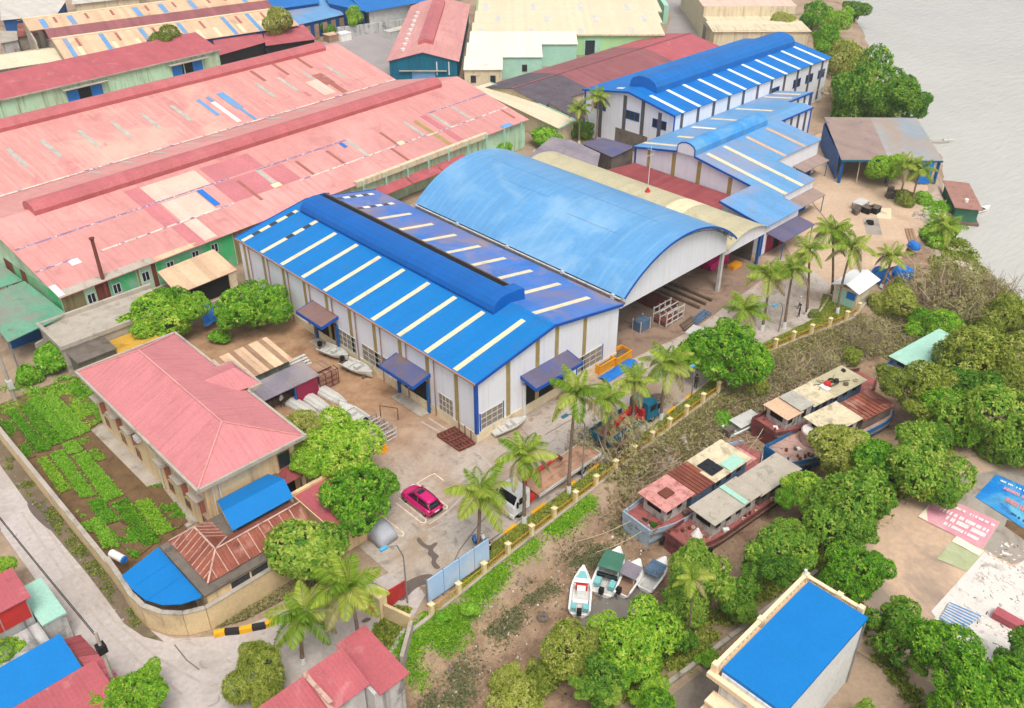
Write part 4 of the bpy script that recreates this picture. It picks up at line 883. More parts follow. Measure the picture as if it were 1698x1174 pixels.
# tan striped sheds in the far corner
T = thing('tan_striped_shed', 'long tan corrugated roof with pale blue and cream sheet stripes at upper left', 'building', (67.5,202,0), R(-9.5))
gable_walls(MB(), 0, 52, 1.2, 20, 4.2, 6.4, 'x', 0, 1, yr=10.4).build('wall', ['blue_paint','concrete'], T)
zt = lambda y: 4.3+(y-.9)*.232
RF = MB().slab([(-.3,.7,zt(.7)),(52.3,.7,zt(.7)),(52.3,10.4,6.5),(-.3,10.4,6.5)], .1).build('roof_slope', 'tan_roof', T)
MB().slab([(-.3,10.4,6.5),(52.3,10.4,6.5),(52.3,20.4,4.3),(-.3,20.4,4.3)], .1).build('roof_slope', 'tan_roof', T)
MB().box(-.3,52.3,10.0,10.9,6.46,6.66).build('ridge_cap', 'skylight_cream', T)
for x in (1.6,9.1,17.6,26.2,36.5,42.5): patch(RF, zt, x, x+1.0, .8, 9.8, 'blue_pale_x')
for x in (3.4,10.6,15.6,21.3,29,33,38.7,44): patch(RF, zt, x, x+.9, .9, 5.5, 'skylight_cream')
for x in (4.0,12.4,20.4,31.2,39.8,46): patch(RF, zt, x, x+.6, 5.6, 9.4, 'pink_brown')
T = thing('plum_monitor_shed', 'long shed behind with plum lower roof and tan striped upper roof', 'building', (67.5,202,0), R(-9.5))
MB().box(.5,52,20.6,34,0,5.0).build('wall', 'concrete', T)
MB().slab([(0,14.0,5.2),(52,14.0,5.2),(52,18.6,6.9),(0,18.6,6.9)], .1).build('lower_roof', 'plum_roof', T)
RU = MB().slab([(-3,18.6,7.0),(52,18.6,7.0),(52,25,8.3),(-3,25,8.3)], .1).build('upper_roof', 'tan_roof', T)
zu = lambda y: 7.0+(y-18.6)*.203
for x in (0,6,20.5,26.5,33.5,46): patch(RU, zu, x, x+1.2, 18.8, 23.8, 'blue_pale_x')
for x in (3,9.8,15.4,23.4,29.8,38,42): patch(RU, zu, x, x+.6, 21, 24, 'pink_brown')
MB().slab([(-3,25,8.3),(52,25,8.3),(52,34.5,6.2),(-3,34.5,6.2)], .1).build('back_roof', 'tan_roof', T)
MB().box(-3,52,24.6,25.4,8.25,8.42).build('ridge_cap', 'skylight_cream', T)
MB().add([(-3,15,0),(-3,25,0),(-3,25,8.2),(-3,15,5.4),(-2.7,15,0),(-2.7,25,0),(-2.7,25,8.2),(-2.7,15,5.4)], [(3,2,1,0),(4,5,6,7),(0,1,5,4),(1,2,6,5),(2,3,7,6),(3,0,4,7)]).build('gable_wall', 'concrete', T)
T = thing('grey_office_block', 'low weathered grey block with pale sheet roof and small dark windows at left edge', 'building', (67.5,202,0), R(-9.5))
MB().box(-26,1.0,6.2,17.4,0,3.0).build('wall', 'stain_white', T)
MB().slab([(-26.5,5.4,3.1),(1.4,5.4,3.1),(1.4,11.8,4.3),(-26.5,11.8,4.3)], .1).slab([(-26.5,11.8,4.3),(1.4,11.8,4.3),(1.4,18.2,3.1),(-26.5,18.2,3.1)], .1).build('roof', 'cream_roof', T)
for xa in (-16,-12.4,-8.8,-5.6,-2.6): window(T, '-y', 6.2, xa, xa+1.3, 1.1, 2.4, 1, 1, 'concrete', 'glass_dark', False)
# background blocks at the very top left
shed('pale sheet roof with cream stripes in far left corner', P(4.5,(0,30),(92,22),(112,2),(0,-4)), 4, 5, 'pale_sheet', 'blue_paint', 'far_shed')
shed('rust brown hut beside the grey block, far left', P(3,(28,62),(70,55),(62,38),(30,42)), 3, 3.4, 'rust_roof', 'concrete', 'far_shed')
shed('little mossy concrete hut at far left edge', P(3.4,(0,72),(30,66),(28,52),(0,52)), 3.4, 3.5, 'concrete', 'stain_white', 'far_shed')
T = shed('beige far building with two crimson doors at upper left', P(5,(118,4),(232,-8),(240,-28),(120,-18)), 4.5, 5, 'pale_sheet', 'tan_wall', 'far_shed')
for px_ in (158,180): 
    q = at(px_, 14, 1.5); WB().rbox(q[0], q[1], 0, 2.4, .4, 3.6, R(-12)).build('door', 'crimson_paint', T)
shed('rusty brown far roof strip at top of picture', P(5,(270,12),(430,-8),(430,-30),(270,-10)), 5, 5.6, 'rust_roof', 'concrete', 'far_shed')
# blue roofs along the top
T = shed('pale dusty blue roof on plank walled shed near the olive tree', P(4,(495,41),(570,24),(548,4),(455,16)), 4, 5.2, 'blue_pale_x', 'blue_paint', 'blue_roof_shed')
for i in range(5):
    a, b = at(505+i*14,42-i*3.4,3.9), at(512+i*14,40-i*3.4,3.9); WB().beam((a[0],a[1]-.4,1.9),(b[0],b[1]-.4,1.9),.1,3.4).build('wall_panel', 'timber', T)
T = shed('big vivid blue roof on grey sheet walls at top centre', P(6,(606,16),(772,-14),(740,-60),(560,-16)), 5.4, 7.2, 'blue_deep_roof', 'galv', 'blue_roof_shed')
T = shed('flat vivid blue roof beyond, cut by top edge', P(6,(545,3),(606,16),(585,-12),(530,-16)), 5.6, 6.2, 'blue_deep_roof', 'blue_paint', 'blue_roof_shed')
shed('long blue roof running out of the top edge behind the tan roofs', P(6,(430,16),(530,2),(520,-20),(420,-6)), 5.6, 6.6, 'blue_deep_roof', 'blue_paint', 'blue_roof_shed')
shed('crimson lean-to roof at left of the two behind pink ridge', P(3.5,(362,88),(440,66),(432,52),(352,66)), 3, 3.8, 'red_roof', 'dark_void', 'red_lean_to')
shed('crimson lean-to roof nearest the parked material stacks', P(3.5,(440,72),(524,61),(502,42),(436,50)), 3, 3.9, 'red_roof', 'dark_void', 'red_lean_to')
T = thing('stone_wall', 'rough grey block wall below the vivid blue roof at top', 'wall', (140,194,0))
a, b, c_ = at(560,62), at(690,46), at(745,30)
WB().beam((*a[:2],1.2),(*b[:2],1.2),.5,2.4).beam((*b[:2],1.2),(*c_[:2],1.2),.48,2.4).build('wall', 'stain_white', T)

# teal gabled hall, pink roof
T = thing('teal_hall', 'dark teal hall with pink gable roof, raised ridge and row of round roof vents', 'building', (113.9,153.1,0), R(-44.6))
gable_walls(MB(), .2, 14.2, 0, 52, 4.9, 6.6, 'y', 0, 1).build('wall', ['teal_wall','teal_wall'], T)
zz_ = lambda x: 6.75-abs(x-7.2)*.25
R1 = MB().slab([(-.3,-.4,zz_(-.3)),(7.2,-.4,6.75),(7.2,52.4,6.75),(-.3,52.4,zz_(-.3))], .1).build('roof_slope', 'pink_roof', T)
MB().slab([(7.2,-.4,6.75),(14.7,-.4,zz_(14.7)),(14.7,52.4,zz_(14.7)),(7.2,52.4,6.75)], .1).build('roof_slope', 'pink_roof', T)
m = MB(); m.loft([[(x,y,z) for x, z in [(5.6,6.2),(5.6,7.1),(7.2,7.6),(8.8,7.1),(8.8,6.2)]] for y in (7,46)]); m.build('ridge_monitor', 'pink_vent', T)
for i in range(9):
    y = 5+i*4.2; MB().cyl((2.6,y,zz_(2.6)-.1),(2.6,y,zz_(2.6)+.5),.45,.5,10).build('roof_vent', 'frame_white', R1)
on_wall(MB(), '-y', 0, 4.8, 9.6, 0, 2.7, .06).build('sliding_door', 'blue_pale_x', T); MB().box(2.2,12,-.5,-.02,2.8,2.95).build('door_rail', 'concrete', T)
on_wall(MB(), '-y', 0, 9.9, 10.1, 2.0, 4.7, .1).build('pipe', 'frame_white', T); on_wall(MB(), '-y', 0, 12.4, 12.6, 2.0, 4.7, .1).build('pipe', 'frame_white', T)

# cream terraces
CR = R(-44.0)
T = thing('cream_terrace', 'wide cream roofed factory in three shallow bands with grey roof slots', 'building', (146.9,152.1,0), CR)
MB().box(-7.6,35.6,.4,42,0,4.5).build('wall', 'lime_wall', T)
for i, (ya, yb, za_, zb_, xa, xb) in enumerate(((0,9.3,4.7,5.2,-8,36),(9.3,19,5.1,5.7,-7.6,36.8),(19,30,5.6,6.3,-7,38),(30,43,6.2,7.0,-7,36))):
    B = MB().slab([(xa,ya,za_),(xb,ya,za_),(xb,yb,zb_),(xa,yb,zb_)], .12).build('roof_band', 'cream_roof', T)
    zz_ = lambda y, ya=ya, yb=yb, za_=za_, zb_=zb_: za_+(y-ya)/(yb-ya)*(zb_-za_)
    for q in range(4):
        x = -6.5+q*11.6+(4 if i == 1 else 1 if i == 2 else 0); patch(B, zz_, x, x+1.0, ya+.6, ya+4.6+i, 'galv', 'skylight')
    MB().box(xa,xb,ya-.15,ya-.02,za_-.3,za_+.02).build('fascia', 'tan_wall', B)
on_wall(MB(), '-y', .4, 17.6, 21.4, 0, 3.6, .12).build('door_frame', 'mint_wall', T); on_wall(MB(), '-y', .4, 18.0, 20.2, 0, 3.3, .16).build('doorway', 'glass_dark', T)
for i in range(8): on_wall(MB(), '-y', .4, 24+i*.9, 24.5+i*.9, .8, 2.0, .1).build('wall_vent', 'mint_wall', T)
def terr(label, x0, x1, y0, y1, z, dz, rm, wm, wins=(), o=(146.9,152.1)):
    T = thing('ivory_shed', label, 'building', (*o,0), CR)
    MB().box(x0+.2,x1-.2,y0+.3,y1,0,z-.15).build('wall', wm, T)
    Rf = MB().slab([(x0,y0,z),(x1,y0,z),(x1,y1,z+dz),(x0,y1,z+dz)], .12).build('roof', rm, T)
    for a, zc in wins: window(T, '-y', y0+.3, a, a+1.2, zc, zc+1.6, 1, 1, 'concrete', 'glass_dark', False)
    return T
terr('bright ivory roof block with mint end wall, right of three steps', -8.2, 15.6, -9.2, -1.2, 4.9, .8, 'ivory_roof', 'mint_wall')
terr('bright ivory middle step roof with small mint gable window', -8.6, 7.6, -18.5, -9.5, 4.6, .7, 'ivory_roof', 'mint_wall', [(3.2,1.4)])
terr('lowest ivory roof with rust streaks above a beige windowed wall', -8.8, -.8, -26.4, -18.8, 4.2, .7, 'ivory_roof', 'tan_wall', [(-7.4,1.4),(-3.4,1.4)])
T = thing('river_warehouse', 'pale cream warehouse with flat pinkish roof beside the river at top right', 'building', (181.7,120.1,0), CR)
MB().box(.3,22,.4,46,0,5.2).build('wall', 'tan_wall', T)
MB().slab([(-.2,0,5.0),(22.4,0,5.0),(22.4,9,5.3),(-.2,9,5.3)], .12).build('roof', 'cream_roof', T)
MB().slab([(-.2,14,7.6),(22.4,14,7.6),(22.4,46,8.4),(-.2,46,8.4)], .12).build('roof', 'pink_cream', T)
MB().box(.1,22.2,13.9,46,5.0,7.5).build('upper_wall', 'tan_wall', T)
on_wall(MB(), '-x', .3, 10, 13, 0, 3.6, .1).build('doorway', 'glass_dark', T)
T = thing('lane_wall', 'narrow pale green walled strip along the lane to the river warehouse', 'wall', (192,136,0), CR)
MB().box(-3.4,-2.2,10,42,0,4.6).build('wall', 'mint_wall', T)
# dark and red ridge roof, cream shed in front
T = thing('red_slate_longhouse', 'long narrow roof, dark slate at near end turning red towards river', 'building', (119,113.2,0), R(1.6))
gable_walls(MB(), .3, 58, .3, 16.5, 3.4, 4.8, 'x', 0, 1, yr=8.4).build('wall', ['tan_wall','tan_wall'], T)
for xa, xb, mt in ((0,13.6,'slate_roof'),(13.6,41,'plum_roof'),(41,58.3,'red_roof')):
    MB().slab([(xa,0,3.4),(xb,0,3.4),(xb,8.4,4.9),(xa,8.4,4.9)], .1).slab([(xa,8.4,4.9),(xb,8.4,4.9),(xb,16.8,3.4),(xa,16.8,3.4)], .1).build('roof_section', mt, T)
MB().beam((0,8.4,4.95),(58.3,8.4,4.95),.4,.12).build('ridge_cap', 'plum_roof', T)
T = shed('pale cream sheet roofed shed with green trim beside pink hall end', [(111.5,106),(112.7,102.4),(117.2,103.4),(121.2,129.5),(118,129)], 3.4, 3.5, 'cream_roof', 'tan_wall', 'cream_shed') if False else None
T = thing('cream_shed', 'pale cream sheet roofed shed with green trim beside pink hall end', 'shed', (112.7,102.4,0))
WB().slab([(112.0,103.2,3.4),(117.2,104.0,3.4),(121.4,130.5,3.6),(116.6,130.5,3.6)], .1).build('roof', 'cream_roof', T)
WB().prism([(112.4,103.6),(116.9,104.3),(121,130.2),(117,130.2)], 0, 3.3).build('wall', 'tan_wall', T)
WB().beam((117.3,104,3.42),(121.5,130.5,3.62),.2,.25).beam((112.0,103.1,3.36),(117.3,103.9,3.36),.15,.25).build('trim', 'mint_wall', T)
shed('short slate roofed annex with tan gable next to the palms', [(119.5,106),(125,106),(125,113),(119.5,113)], 2.6, 4.2, 'slate_roof', 'tan_wall', 'slate_annex')

# ================================================================== left edge sheds and walls
def openshed(label, pts, z, mat, name='open_shed'):
    T = thing(name, label, 'shed', (*pts[0][:2],0)); n = len(pts)
    WB().slab([(x,y,zz) for (x,y), zz in zip(pts, z)], .1).build('roof', mat, T)
    c = (sum(q[0] for q in pts)/n, sum(q[1] for q in pts)/n)
    for (x,y), zz in zip(pts, z):
        x, y = c[0]+(x-c[0])*.95, c[1]+(y-c[1])*.95
        WB().cyl((x,y,0),(x,y,zz-.05),.09,n=6).build('post', 'steel', T)
    return T
T = openshed('open shed with mottled dull green roof at left edge below the pink hall', P(4,(11,562),(110,516),(41,468),(-40,500)), (3.6,3.6,4.2,4.2), 'green_roof')
q = P(1,(20,575),(100,535)); WB().box(min(q[0][0],q[1][0]), max(q[0][0],q[1][0]), q[1][1]-.2, q[1][1], 0, 1.6).build('rear_panel', 'blue_paint', T)
T = openshed('second dull green roof partly cut by left edge against green gable', P(4.2,(-30,482),(36,461),(0,438),(-40,446)), (3.9,3.9,4.4,4.4), 'green_roof')
T = thing('flat_roof_store', 'small flat roofed concrete store with parapet and yellow wall behind left tree', 'building', (*at(177,548,3.4)[:2],0))
c0 = at(175,550,3.4); xa, ya = c0[0]-4.8, c0[1]
WB().box(xa,xa+13,ya,ya+6.5,0,3.2).build('wall', 'concrete', T)
WB().box(xa-.2,xa+13.2,ya-.2,ya+.2,3.2,3.7).box(xa-.2,xa+.2,ya+.21,ya+6.7,3.2,3.7).box(xa+.21,xa+13.2,ya+6.3,ya+6.7,3.2,3.7).build('parapet', 'concrete', T)
WB().box(xa+4.4,xa+9.5,ya-3.4,ya-.25,0,2.3).build('yellow_annex', 'yellow_wall', T); WB().box(xa+.4,xa+4.3,ya-3.0,ya-.25,0,2.7).build('annex', 'concrete_dark', T)
WB().box(xa+.2,xa+4.5,ya-3.2,ya-.22,2.7,2.85).build('annex_roof', 'concrete_dark', T)
T = thing('tan_awning_shed', 'lean-to with tan sheet awning at corner of pink hall and blue workshop', 'shed', (38,97.5,0))
WB().slab([(37.4,95.6,2.9),(45.8,96.2,2.9),(45.6,101.4,4.0),(37.6,100.6,4.0)], .1).build('roof', 'tan_roof', T)
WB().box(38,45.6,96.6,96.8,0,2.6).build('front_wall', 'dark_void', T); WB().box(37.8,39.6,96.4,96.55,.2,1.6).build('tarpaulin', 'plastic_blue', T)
WB().box(44.6,45.6,96.3,96.55,0,2.7).build('pier', 'tan_wall', T)
T = thing('rear_boundary_wall', 'stained concrete yard wall below the pink hall eave', 'wall', (30,94,0))
m = WB(); a = [at(60,575,1.4),at(135,527,1.6),at(215,497,1.6),at(300,463,1.6)]
for p_, q_ in zip(a[:-1], a[1:]): m.beam((p_[0],p_[1],.9),(q_[0],q_[1],.9),.25,1.8)
m.beam((37,92.6,.95),(46,93.2,.95),.25,1.9); m.build('wall', 'concrete', T)
T = thing('scrap_heap', 'jumbled heap of grey scrap metal against the green wall', 'scrap', (*at(300,455,.6)[:2],0))
rnd = random.Random(3); m = WB()
for i in range(46):
    p_ = at(300+rnd.uniform(-16,18),456+rnd.uniform(-12,10),rnd.uniform(.1,1.2)); d = Vector((rnd.uniform(-1,1),rnd.uniform(-1,1),rnd.uniform(-.3,.3)))
    m.beam(p_, Vector(p_)+d*1.4, .1)
o = m.build('scrap_bars', 'scrap', T); o['kind'] = 'stuff'
T = thing('gantry_frame', 'rusty lattice frame leaning from the pink eave over the wall', 'frame', (*at(240,470,1)[:2],0))
a, b, c_, d_ = at(215,440,4.9), at(228,436,4.9), at(262,470,1.6), at(250,474,1.6)
m = WB(); m.beam(a, d_, .12); m.beam(b, c_, .12)
for q in range(7):
    t = q/6; m.beam([a[i]+(d_[i]-a[i])*t for i in range(3)], [b[i]+(c_[i]-b[i])*t for i in range(3)], .09)
m.build('lattice', 'rust_steel', T)

# ================================================================== office with pink hip roof
x0, x1, y0, y1, ze, zr = 20.6, 30.7, 57.7, 81.6, 6.5, 8.75
T = thing('office_building', 'two storey cream office with pink hip roof and side wing next to vegetable garden', 'building', (x0,y0,0))
ix0, ix1, iy0, iy1 = x0+.7, x1-.7, y0+.7, y1-.6
wallbox(WB(), ix0, ix1, iy0, iy1, 0, ze-.15).build('wall', ['cream_wall','cream_wall_y'], T)
wallbox(WB(), 30.0, 31.5, 68.2, 72.0, 0, ze-.2).build('wing_wall', ['cream_wall','cream_wall_y'], T)
xr, ya, yb = 25.4, 61.6, 77.4
c4 = [(x0,y0,ze),(x1,y0,ze),(x1,y1,ze),(x0,y1,ze)]; r1, r2 = (xr,ya,zr), (xr,yb,zr)
WB().slab([c4[3],c4[0],r1,r2], .1).build('roof_slope', 'pink_hip_y', T); WB().slab([c4[0],c4[1],r1], .1).build('roof_slope', 'pink_hip', T)
WB().slab([c4[1],c4[2],r2,r1], .1).build('roof_slope', 'pink_hip_y', T); WB().slab([c4[2],c4[3],r2], .1).build('roof_slope', 'pink_hip', T)
wx = 32.2; wr = (28.4,70.0,zr-.55); we = (31.4,70.0,zr-.95)
for pts, mt in (([(29.0,67.4,ze+.35),(wx,67.4,ze),(31.2,70.0,7.55),(28.0,70.0,7.62)],'pink_hip'),([(wx,72.6,ze),(29.0,72.6,ze+.35),(28.0,70.0,7.62),(31.2,70.0,7.55)],'pink_hip'),([(wx,67.4,ze),(wx,72.6,ze),(31.2,70.0,7.55)],'pink_hip_y')):
    WB().slab(pts, .08, 0, .06).build('wing_roof', mt, T)
m = WB()
for a, b in ((c4[0],r1),(c4[1],r1),(r1,r2),(c4[2],r2),(c4[3],r2)): m.beam((a[0],a[1],a[2]+.05),(b[0],b[1],b[2]+.05),.14,.05)
m.build('hip_caps', 'pink_roof', T)
m = WB()
for a, b in (((x0-.12,y0-.2),(x0-.12,y1+.2)),((x0-.05,y0-.12),(x1+.05,y0-.12)),((x1+.12,y0-.2),(x1+.12,67.2)),((x1+.12,72.7),(x1+.12,y1+.2)),((x0-.05,y1+.12),(x1+.05,y1+.12)),((x1+.25,67.28),(wx+.2,67.28)),((wx+.12,67.4),(wx+.12,72.6)),((x1+.25,72.72),(wx+.2,72.72))):
    m.beam((*a,ze-.05),(*b,ze-.05),.24,.34)
m.build('eave_gutter', 'concrete', T)
for i, y in enumerate((79.2,75.6,72.4,65.8,62.7,59.6)):      # garden side windows with concrete hoods
    H = WB().box(ix0-.8,ix0-.004,y-.85,y+.85,4.3,4.42).build('window_hood', 'concrete', T)
    window(T, '-x', ix0, y-.65, y+.65, 2.7, 4.2, 2, 1, 'timber', 'glass_dark')
    WB().box(ix0-.5,ix0-.08,y-.74,y-.70,2.9,4.2).build('shutter', 'pink_brown', T)
    window(T, '-x', ix0, y-.5, y+.5, .7, 1.8, 2, 1, 'timber', 'glass_dark')
for yy in (68.4,69.6): window(T, '-x', ix0, yy-.5, yy+.5, 5.2, 6.1, 1, 1, 'frame_white', 'glass_dark')
WB().box(ix0-.06,ix0-.003,66.9,67.2,0,6.3).build('pilaster', 'cream_wall', T); WB().cyl((ix0-.1,67.6,0),(ix0-.1,67.6,6.3),.06,n=6).build('downpipe', 'frame_white', T)
WB().box(ix0-.5,ix0-.05,70.4,71.2,3.9,4.4).build('air_conditioner', 'frame_white', T)
for xx in (22.0,22.6): WB().cyl((xx,iy0-.1,0),(xx,iy0-.1,6.3),.06,n=6).build('downpipe', 'frame_white', T)
WB().box(24.6,27.9,iy0-.75,iy0-.004,3.4,3.52).build('window_hood', 'concrete_dark', T)
window(T, '-y', iy0, 28.2, 29.5, 3.6, 5.4, 1, 1, 'timber', 'glass_dark')
m = WB(); m.slab([(27.7,iy0-1.5,3.1),(29.9,iy0-1.5,3.1),(28.8,iy0-.5,3.7)], .06).slab([(27.7,iy0-1.5,3.1),(28.8,iy0-.5,3.7),(28.8,iy0,3.7),(27.7,iy0,3.1)], .06).slab([(29.9,iy0-1.5,3.1),(29.9,iy0,3.1),(28.8,iy0,3.7),(28.8,iy0-.5,3.7)], .06); m.build('porch_roof', 'maroon_roof', T)
for xx in (27.85,29.75): WB().box(xx-.12,xx+.12,iy0-1.4,iy0-1.16,0,3.05).build('porch_column', 'cream_wall', T)
WB().box(28.1,29.5,iy0-.03,iy0-.004,.5,2.7).build('doorway', 'dark_void', T)
for s_ in range(4): WB().box(27.9,29.7,iy0-1.6-.32*(s_+1),iy0-1.6-.32*s_-.002,0,.52-.13*s_).build('step', 'concrete', T)
WB().box(27.8,29.8,iy0-1.6,iy0-.05,0,.5).build('porch_slab', 'concrete', T)
WB().box(29.86,30.05,iy0-2.9,iy0-1.0,0,.9).build('stair_wall', 'cream_wall', T)

# ================================================================== gatehouse: rusty hip roof, blue sheets, flat annexe
z = 3.5; C_ = lambda x, y, z_=3.5: at(200+x*440/1698, 800+y*440/1698, z_)
T = thing('gatehouse', 'old gatehouse with streaky rusty hip roof behind curved perimeter wall', 'building', (16.4,50.1,0))
gx0, gx1, gy0, gy1 = 16.6, 26.4, 50.15, 57.2
wallbox(WB(), gx0, 26.2, gy0, 57.0, 0, 3.3).build('wall', ['cream_wall','cream_wall_y'], T)
WB().box(gx0-.25, gx1+.3, gy0-.25, 57.2, 3.3, 3.5).build('roof_slab', 'concrete_dark', T)
# L-shaped hip: long leg along y at left, short leg along x in front
a0, a1, b0, b1 = 17.1, 20.7, 50.7, 57.0; zr_ = 4.75; ze_ = 3.62; xm = 18.9; ym = 52.4
RT = []
RT.append(WB().slab([(a0,b1,ze_),(a0,b0,ze_),(xm,ym,zr_),(xm,b1-1.2,zr_)], .06).build('roof_slope', 'rust_roof_y', T))
WB().slab([(a1,b1,ze_),(a0,b1,ze_),(xm,b1-1.2,zr_)], .06).build('roof_slope', 'rust_roof', T)
RT.append(WB().slab([(a1,54.2,ze_),(a1,b1,ze_),(xm,b1-1.2,zr_),(xm,ym,zr_)], .06).build('roof_slope', 'rust_roof_y', T))
RT.append(WB().slab([(a0,b0,ze_),(26.6,b0,ze_),(26.6,ym,zr_),(xm,ym,zr_)], .06).build('roof_slope', 'rust_roof', T))
WB().slab([(26.6,54.2,ze_),(a1,54.2,ze_),(xm,ym,zr_),(26.6,ym,zr_)], .06).build('roof_slope', 'rust_roof', T)
for i in range(9):
    y = 51.4+i*.62; t = min(1, max(.25, (y-b0)/(ym-b0)))
    if y > b1-1.2: t = max(.1, (b1-y)/1.2)
    WB().beam((a0+.02,y,ze_+.05),(a0+(xm-a0)*t*.97,y,ze_+(zr_-ze_)*t*.97+.05),.07,.05).build('sheet_seam', 'seam_pale', RT[0])
for i in range(5):
    y = 54.4+i*.5; t = 1 if y < b1-1.2 else (b1-y)/1.2
    WB().beam((a1-.02,y,ze_+.05),(a1-(a1-xm)*t*.97,y,ze_+(zr_-ze_)*t*.97+.05),.07,.05).build('sheet_seam', 'seam_pale', RT[1])
for i in range(9):
    x = 17.9+i*.95; t = min(1, (x-a0)/(xm-a0))
    WB().beam((x,b0+.02,ze_+.05),(x,b0+(ym-b0)*t*.97,ze_+(zr_-ze_)*t*.97+.05),.07,.05).build('sheet_seam', 'seam_pale', RT[2])
m = WB()
for p_, q_ in (((a0,b0,ze_),(xm,ym,zr_)),((xm,ym,zr_),(xm,b1-1.2,zr_)),((xm,ym,zr_),(26.6,ym,zr_)),((a1,54.2,ze_),(xm,ym,zr_)),((xm,b1-1.2,zr_),(a0,b1,ze_))):
    m.beam((p_[0],p_[1],p_[2]+.08),(q_[0],q_[1],q_[2]+.08),.14,.06)
m.build('hip_caps', 'seam_pale', T)
on_wall(WB(), '-y', gy0, 18.6, 23.6, 1.9, 3.0, .03).build('window_band', 'glass_dark', T)
for xx in (20.2,21.8): on_wall(WB(), '-y', gy0, xx, xx+.15, 1.9, 3.0, .06).build('mullion', 'cream_wall', T)
T = thing('corner_sheet_roof', 'smooth bright blue sheet roof filling the rounded wall corner', 'roof', (13.5,52,0))
pts = [(13.0,57.2),(12.98,55.2),(13.2,53.6),(13.85,52.1),(14.9,51.0),(16.2,50.35),(16.35,50.5),(16.35,57.6)]
zb = lambda x, y: 2.62+(x-13)*.14
m = WB(); n = len(pts); m.add([(x,y,zb(x,y)-.05) for x, y in pts]+[(x,y,zb(x,y)) for x, y in pts], [tuple(range(n-1,-1,-1)),tuple(range(n,2*n))]+[(i,(i+1)%n,n+(i+1)%n,n+i) for i in range(n)]); RS = m.build('roof', 'blue_tarp', T)
for y in (53.4,55.4): WB().beam((13.2,y,zb(13.2,y)+.01),(16.3,y,zb(16.3,y)+.01),.07,.04).build('sheet_seam', 'blue_tarp', RS)
for q in ((13.4,57),(16.1,57.3),(16.1,51)): WB().cyl((*q,0),(*q,2.5),.07,n=6).build('post', 'steel', T)
T = thing('blue_canopy', 'bright blue folded sheet canopy between office and rusty roof', 'canopy', (21.4,54.6,0))
WB().slab([(21.2,54.0,4.1),(26.9,54.0,4.1),(27.3,55.9,4.75),(21.5,55.9,4.75)], .06).build('roof_sheet', 'blue_tarp', T)
WB().slab([(21.5,55.9,4.75),(27.3,55.9,4.75),(26.9,57.9,4.3),(22.0,57.9,4.3)], .06).build('roof_sheet', 'blue_tarp', T)
WB().add([(21.2,54.0,4.0),(21.5,55.9,4.68),(22.0,57.9,4.2),(21.6,56,3.7)], [(0,1,3),(1,2,3)]).build('side_sheet', 'skylight_cream', T)
for q in ((21.6,54.3),(26.7,54.3),(26.7,57.6),(22.3,57.6)): WB().cyl((*q,0),(*q,4.1),.07,n=6).build('post', 'steel', T)
T = thing('gate_annex', 'flat roofed cream annexe with faded red painted deck beside covered car', 'building', (27.6,50.3,0))
wallbox(WB(), 27.6, 32.0, 49.2, 55.4, 0, 2.9).build('wall', ['cream_wall','cream_wall_y'], T)
WB().box(27.7,31.9,49.3,55.3,2.9,2.97).build('roof_deck', 'red_roof', T)
WB().box(27.4,32.2,49.0,49.35,2.9,3.2).box(31.88,32.2,49.36,55.6,2.9,3.2).box(27.4,31.87,55.25,55.6,2.9,3.2).build('parapet', 'cream_wall', T)
on_wall(WB(), '-y', 49.2, 29.2, 31.6, 1.2, 2.4, .05).build('window_band', 'glass_dark', T)

# ================================================================== yard sheds
T = thing('tan_yard_shed', 'grey green sheet shed with rusty tan corrugated roof behind the office', 'shed', (31.6,74.6,0))
q = [at(410,621,2.3), at(465,585,2.3)]
WB().box(32.3,39.6,75.0,79.4,0,2.4).build('wall', 'grey_green_sheet', T)
for i in range(14): WB().slab([(31.8+i*.58,74.5,2.42),(32.36+i*.58,74.5,2.42),(32.36+i*.58,79.8,2.9),(31.8+i*.58,79.8,2.9)], .04).build('roof_sheet', 'tan_roof' if i % 3 else 'timber', T)
T = thing('timber_stack', 'stack of weathered planks lying behind the tan roofed shed', 'timber', (33,81,0))
rnd = random.Random(5)
for i in range(9):
    y = 80.3+i*.32; WB().beam((33+rnd.uniform(0,.8),y,.35+.12*(i%3)),(39.6+rnd.uniform(-.9,.4),y+rnd.uniform(-.2,.3),.4+.1*(i%2)),.26,.14).build('plank', 'old_timber', T)
T = thing('container_workshop', 'open fronted blue container workshop with dusty roof and crimson side panel', 'shed', (33,70.4,0))
WB().slab([(33.2,70.0,2.45),(40.2,70.0,2.45),(40.2,73.2,2.65),(33.2,73.2,2.65)], .1).build('roof', 'grey_roof', T)
WB().box(33.4,40,72.9,73.05,0,2.5).build('back_wall', 'blue_paint', T); WB().box(33.4,33.55,70.3,72.88,0,2.4).build('end_wall', 'blue_paint', T)
WB().box(37.4,40,70.2,70.3,0,2.4).build('front_panel', 'crimson_paint', T); WB().box(37.2,37.36,70.2,70.5,0,2.4).build('door_post', 'blue_paint', T)
WB().box(33.5,37.2,71.5,72.8,.0,.9).build('workbench', 'old_timber', T)
T = thing('steel_cage', 'rust tinted mesh cage box at the end of the blue container workshop', 'cage', (40.4,70.6,0))
m = WB()
for x in (40.3,41.1,41.9,42.7):
    for y in (70.4,73): m.beam((x,y,0),(x,y,1.9),.07)
    m.beam((x,70.4,1.9),(x,73,1.9),.07)
for z in (.05,.7,1.3,1.9):
    for y in (70.4,73): m.beam((40.3,y,z),(42.7,y,z),.07)
m.build('frame', 'rust_steel', T); WB().box(40.3,42.7,71.2,73,1.92,1.98).build('board_lid', 'timber', T); WB().box(40.45,42.6,70.5,72.9,.05,1.6).build('stored_sheets', 'corten', T)
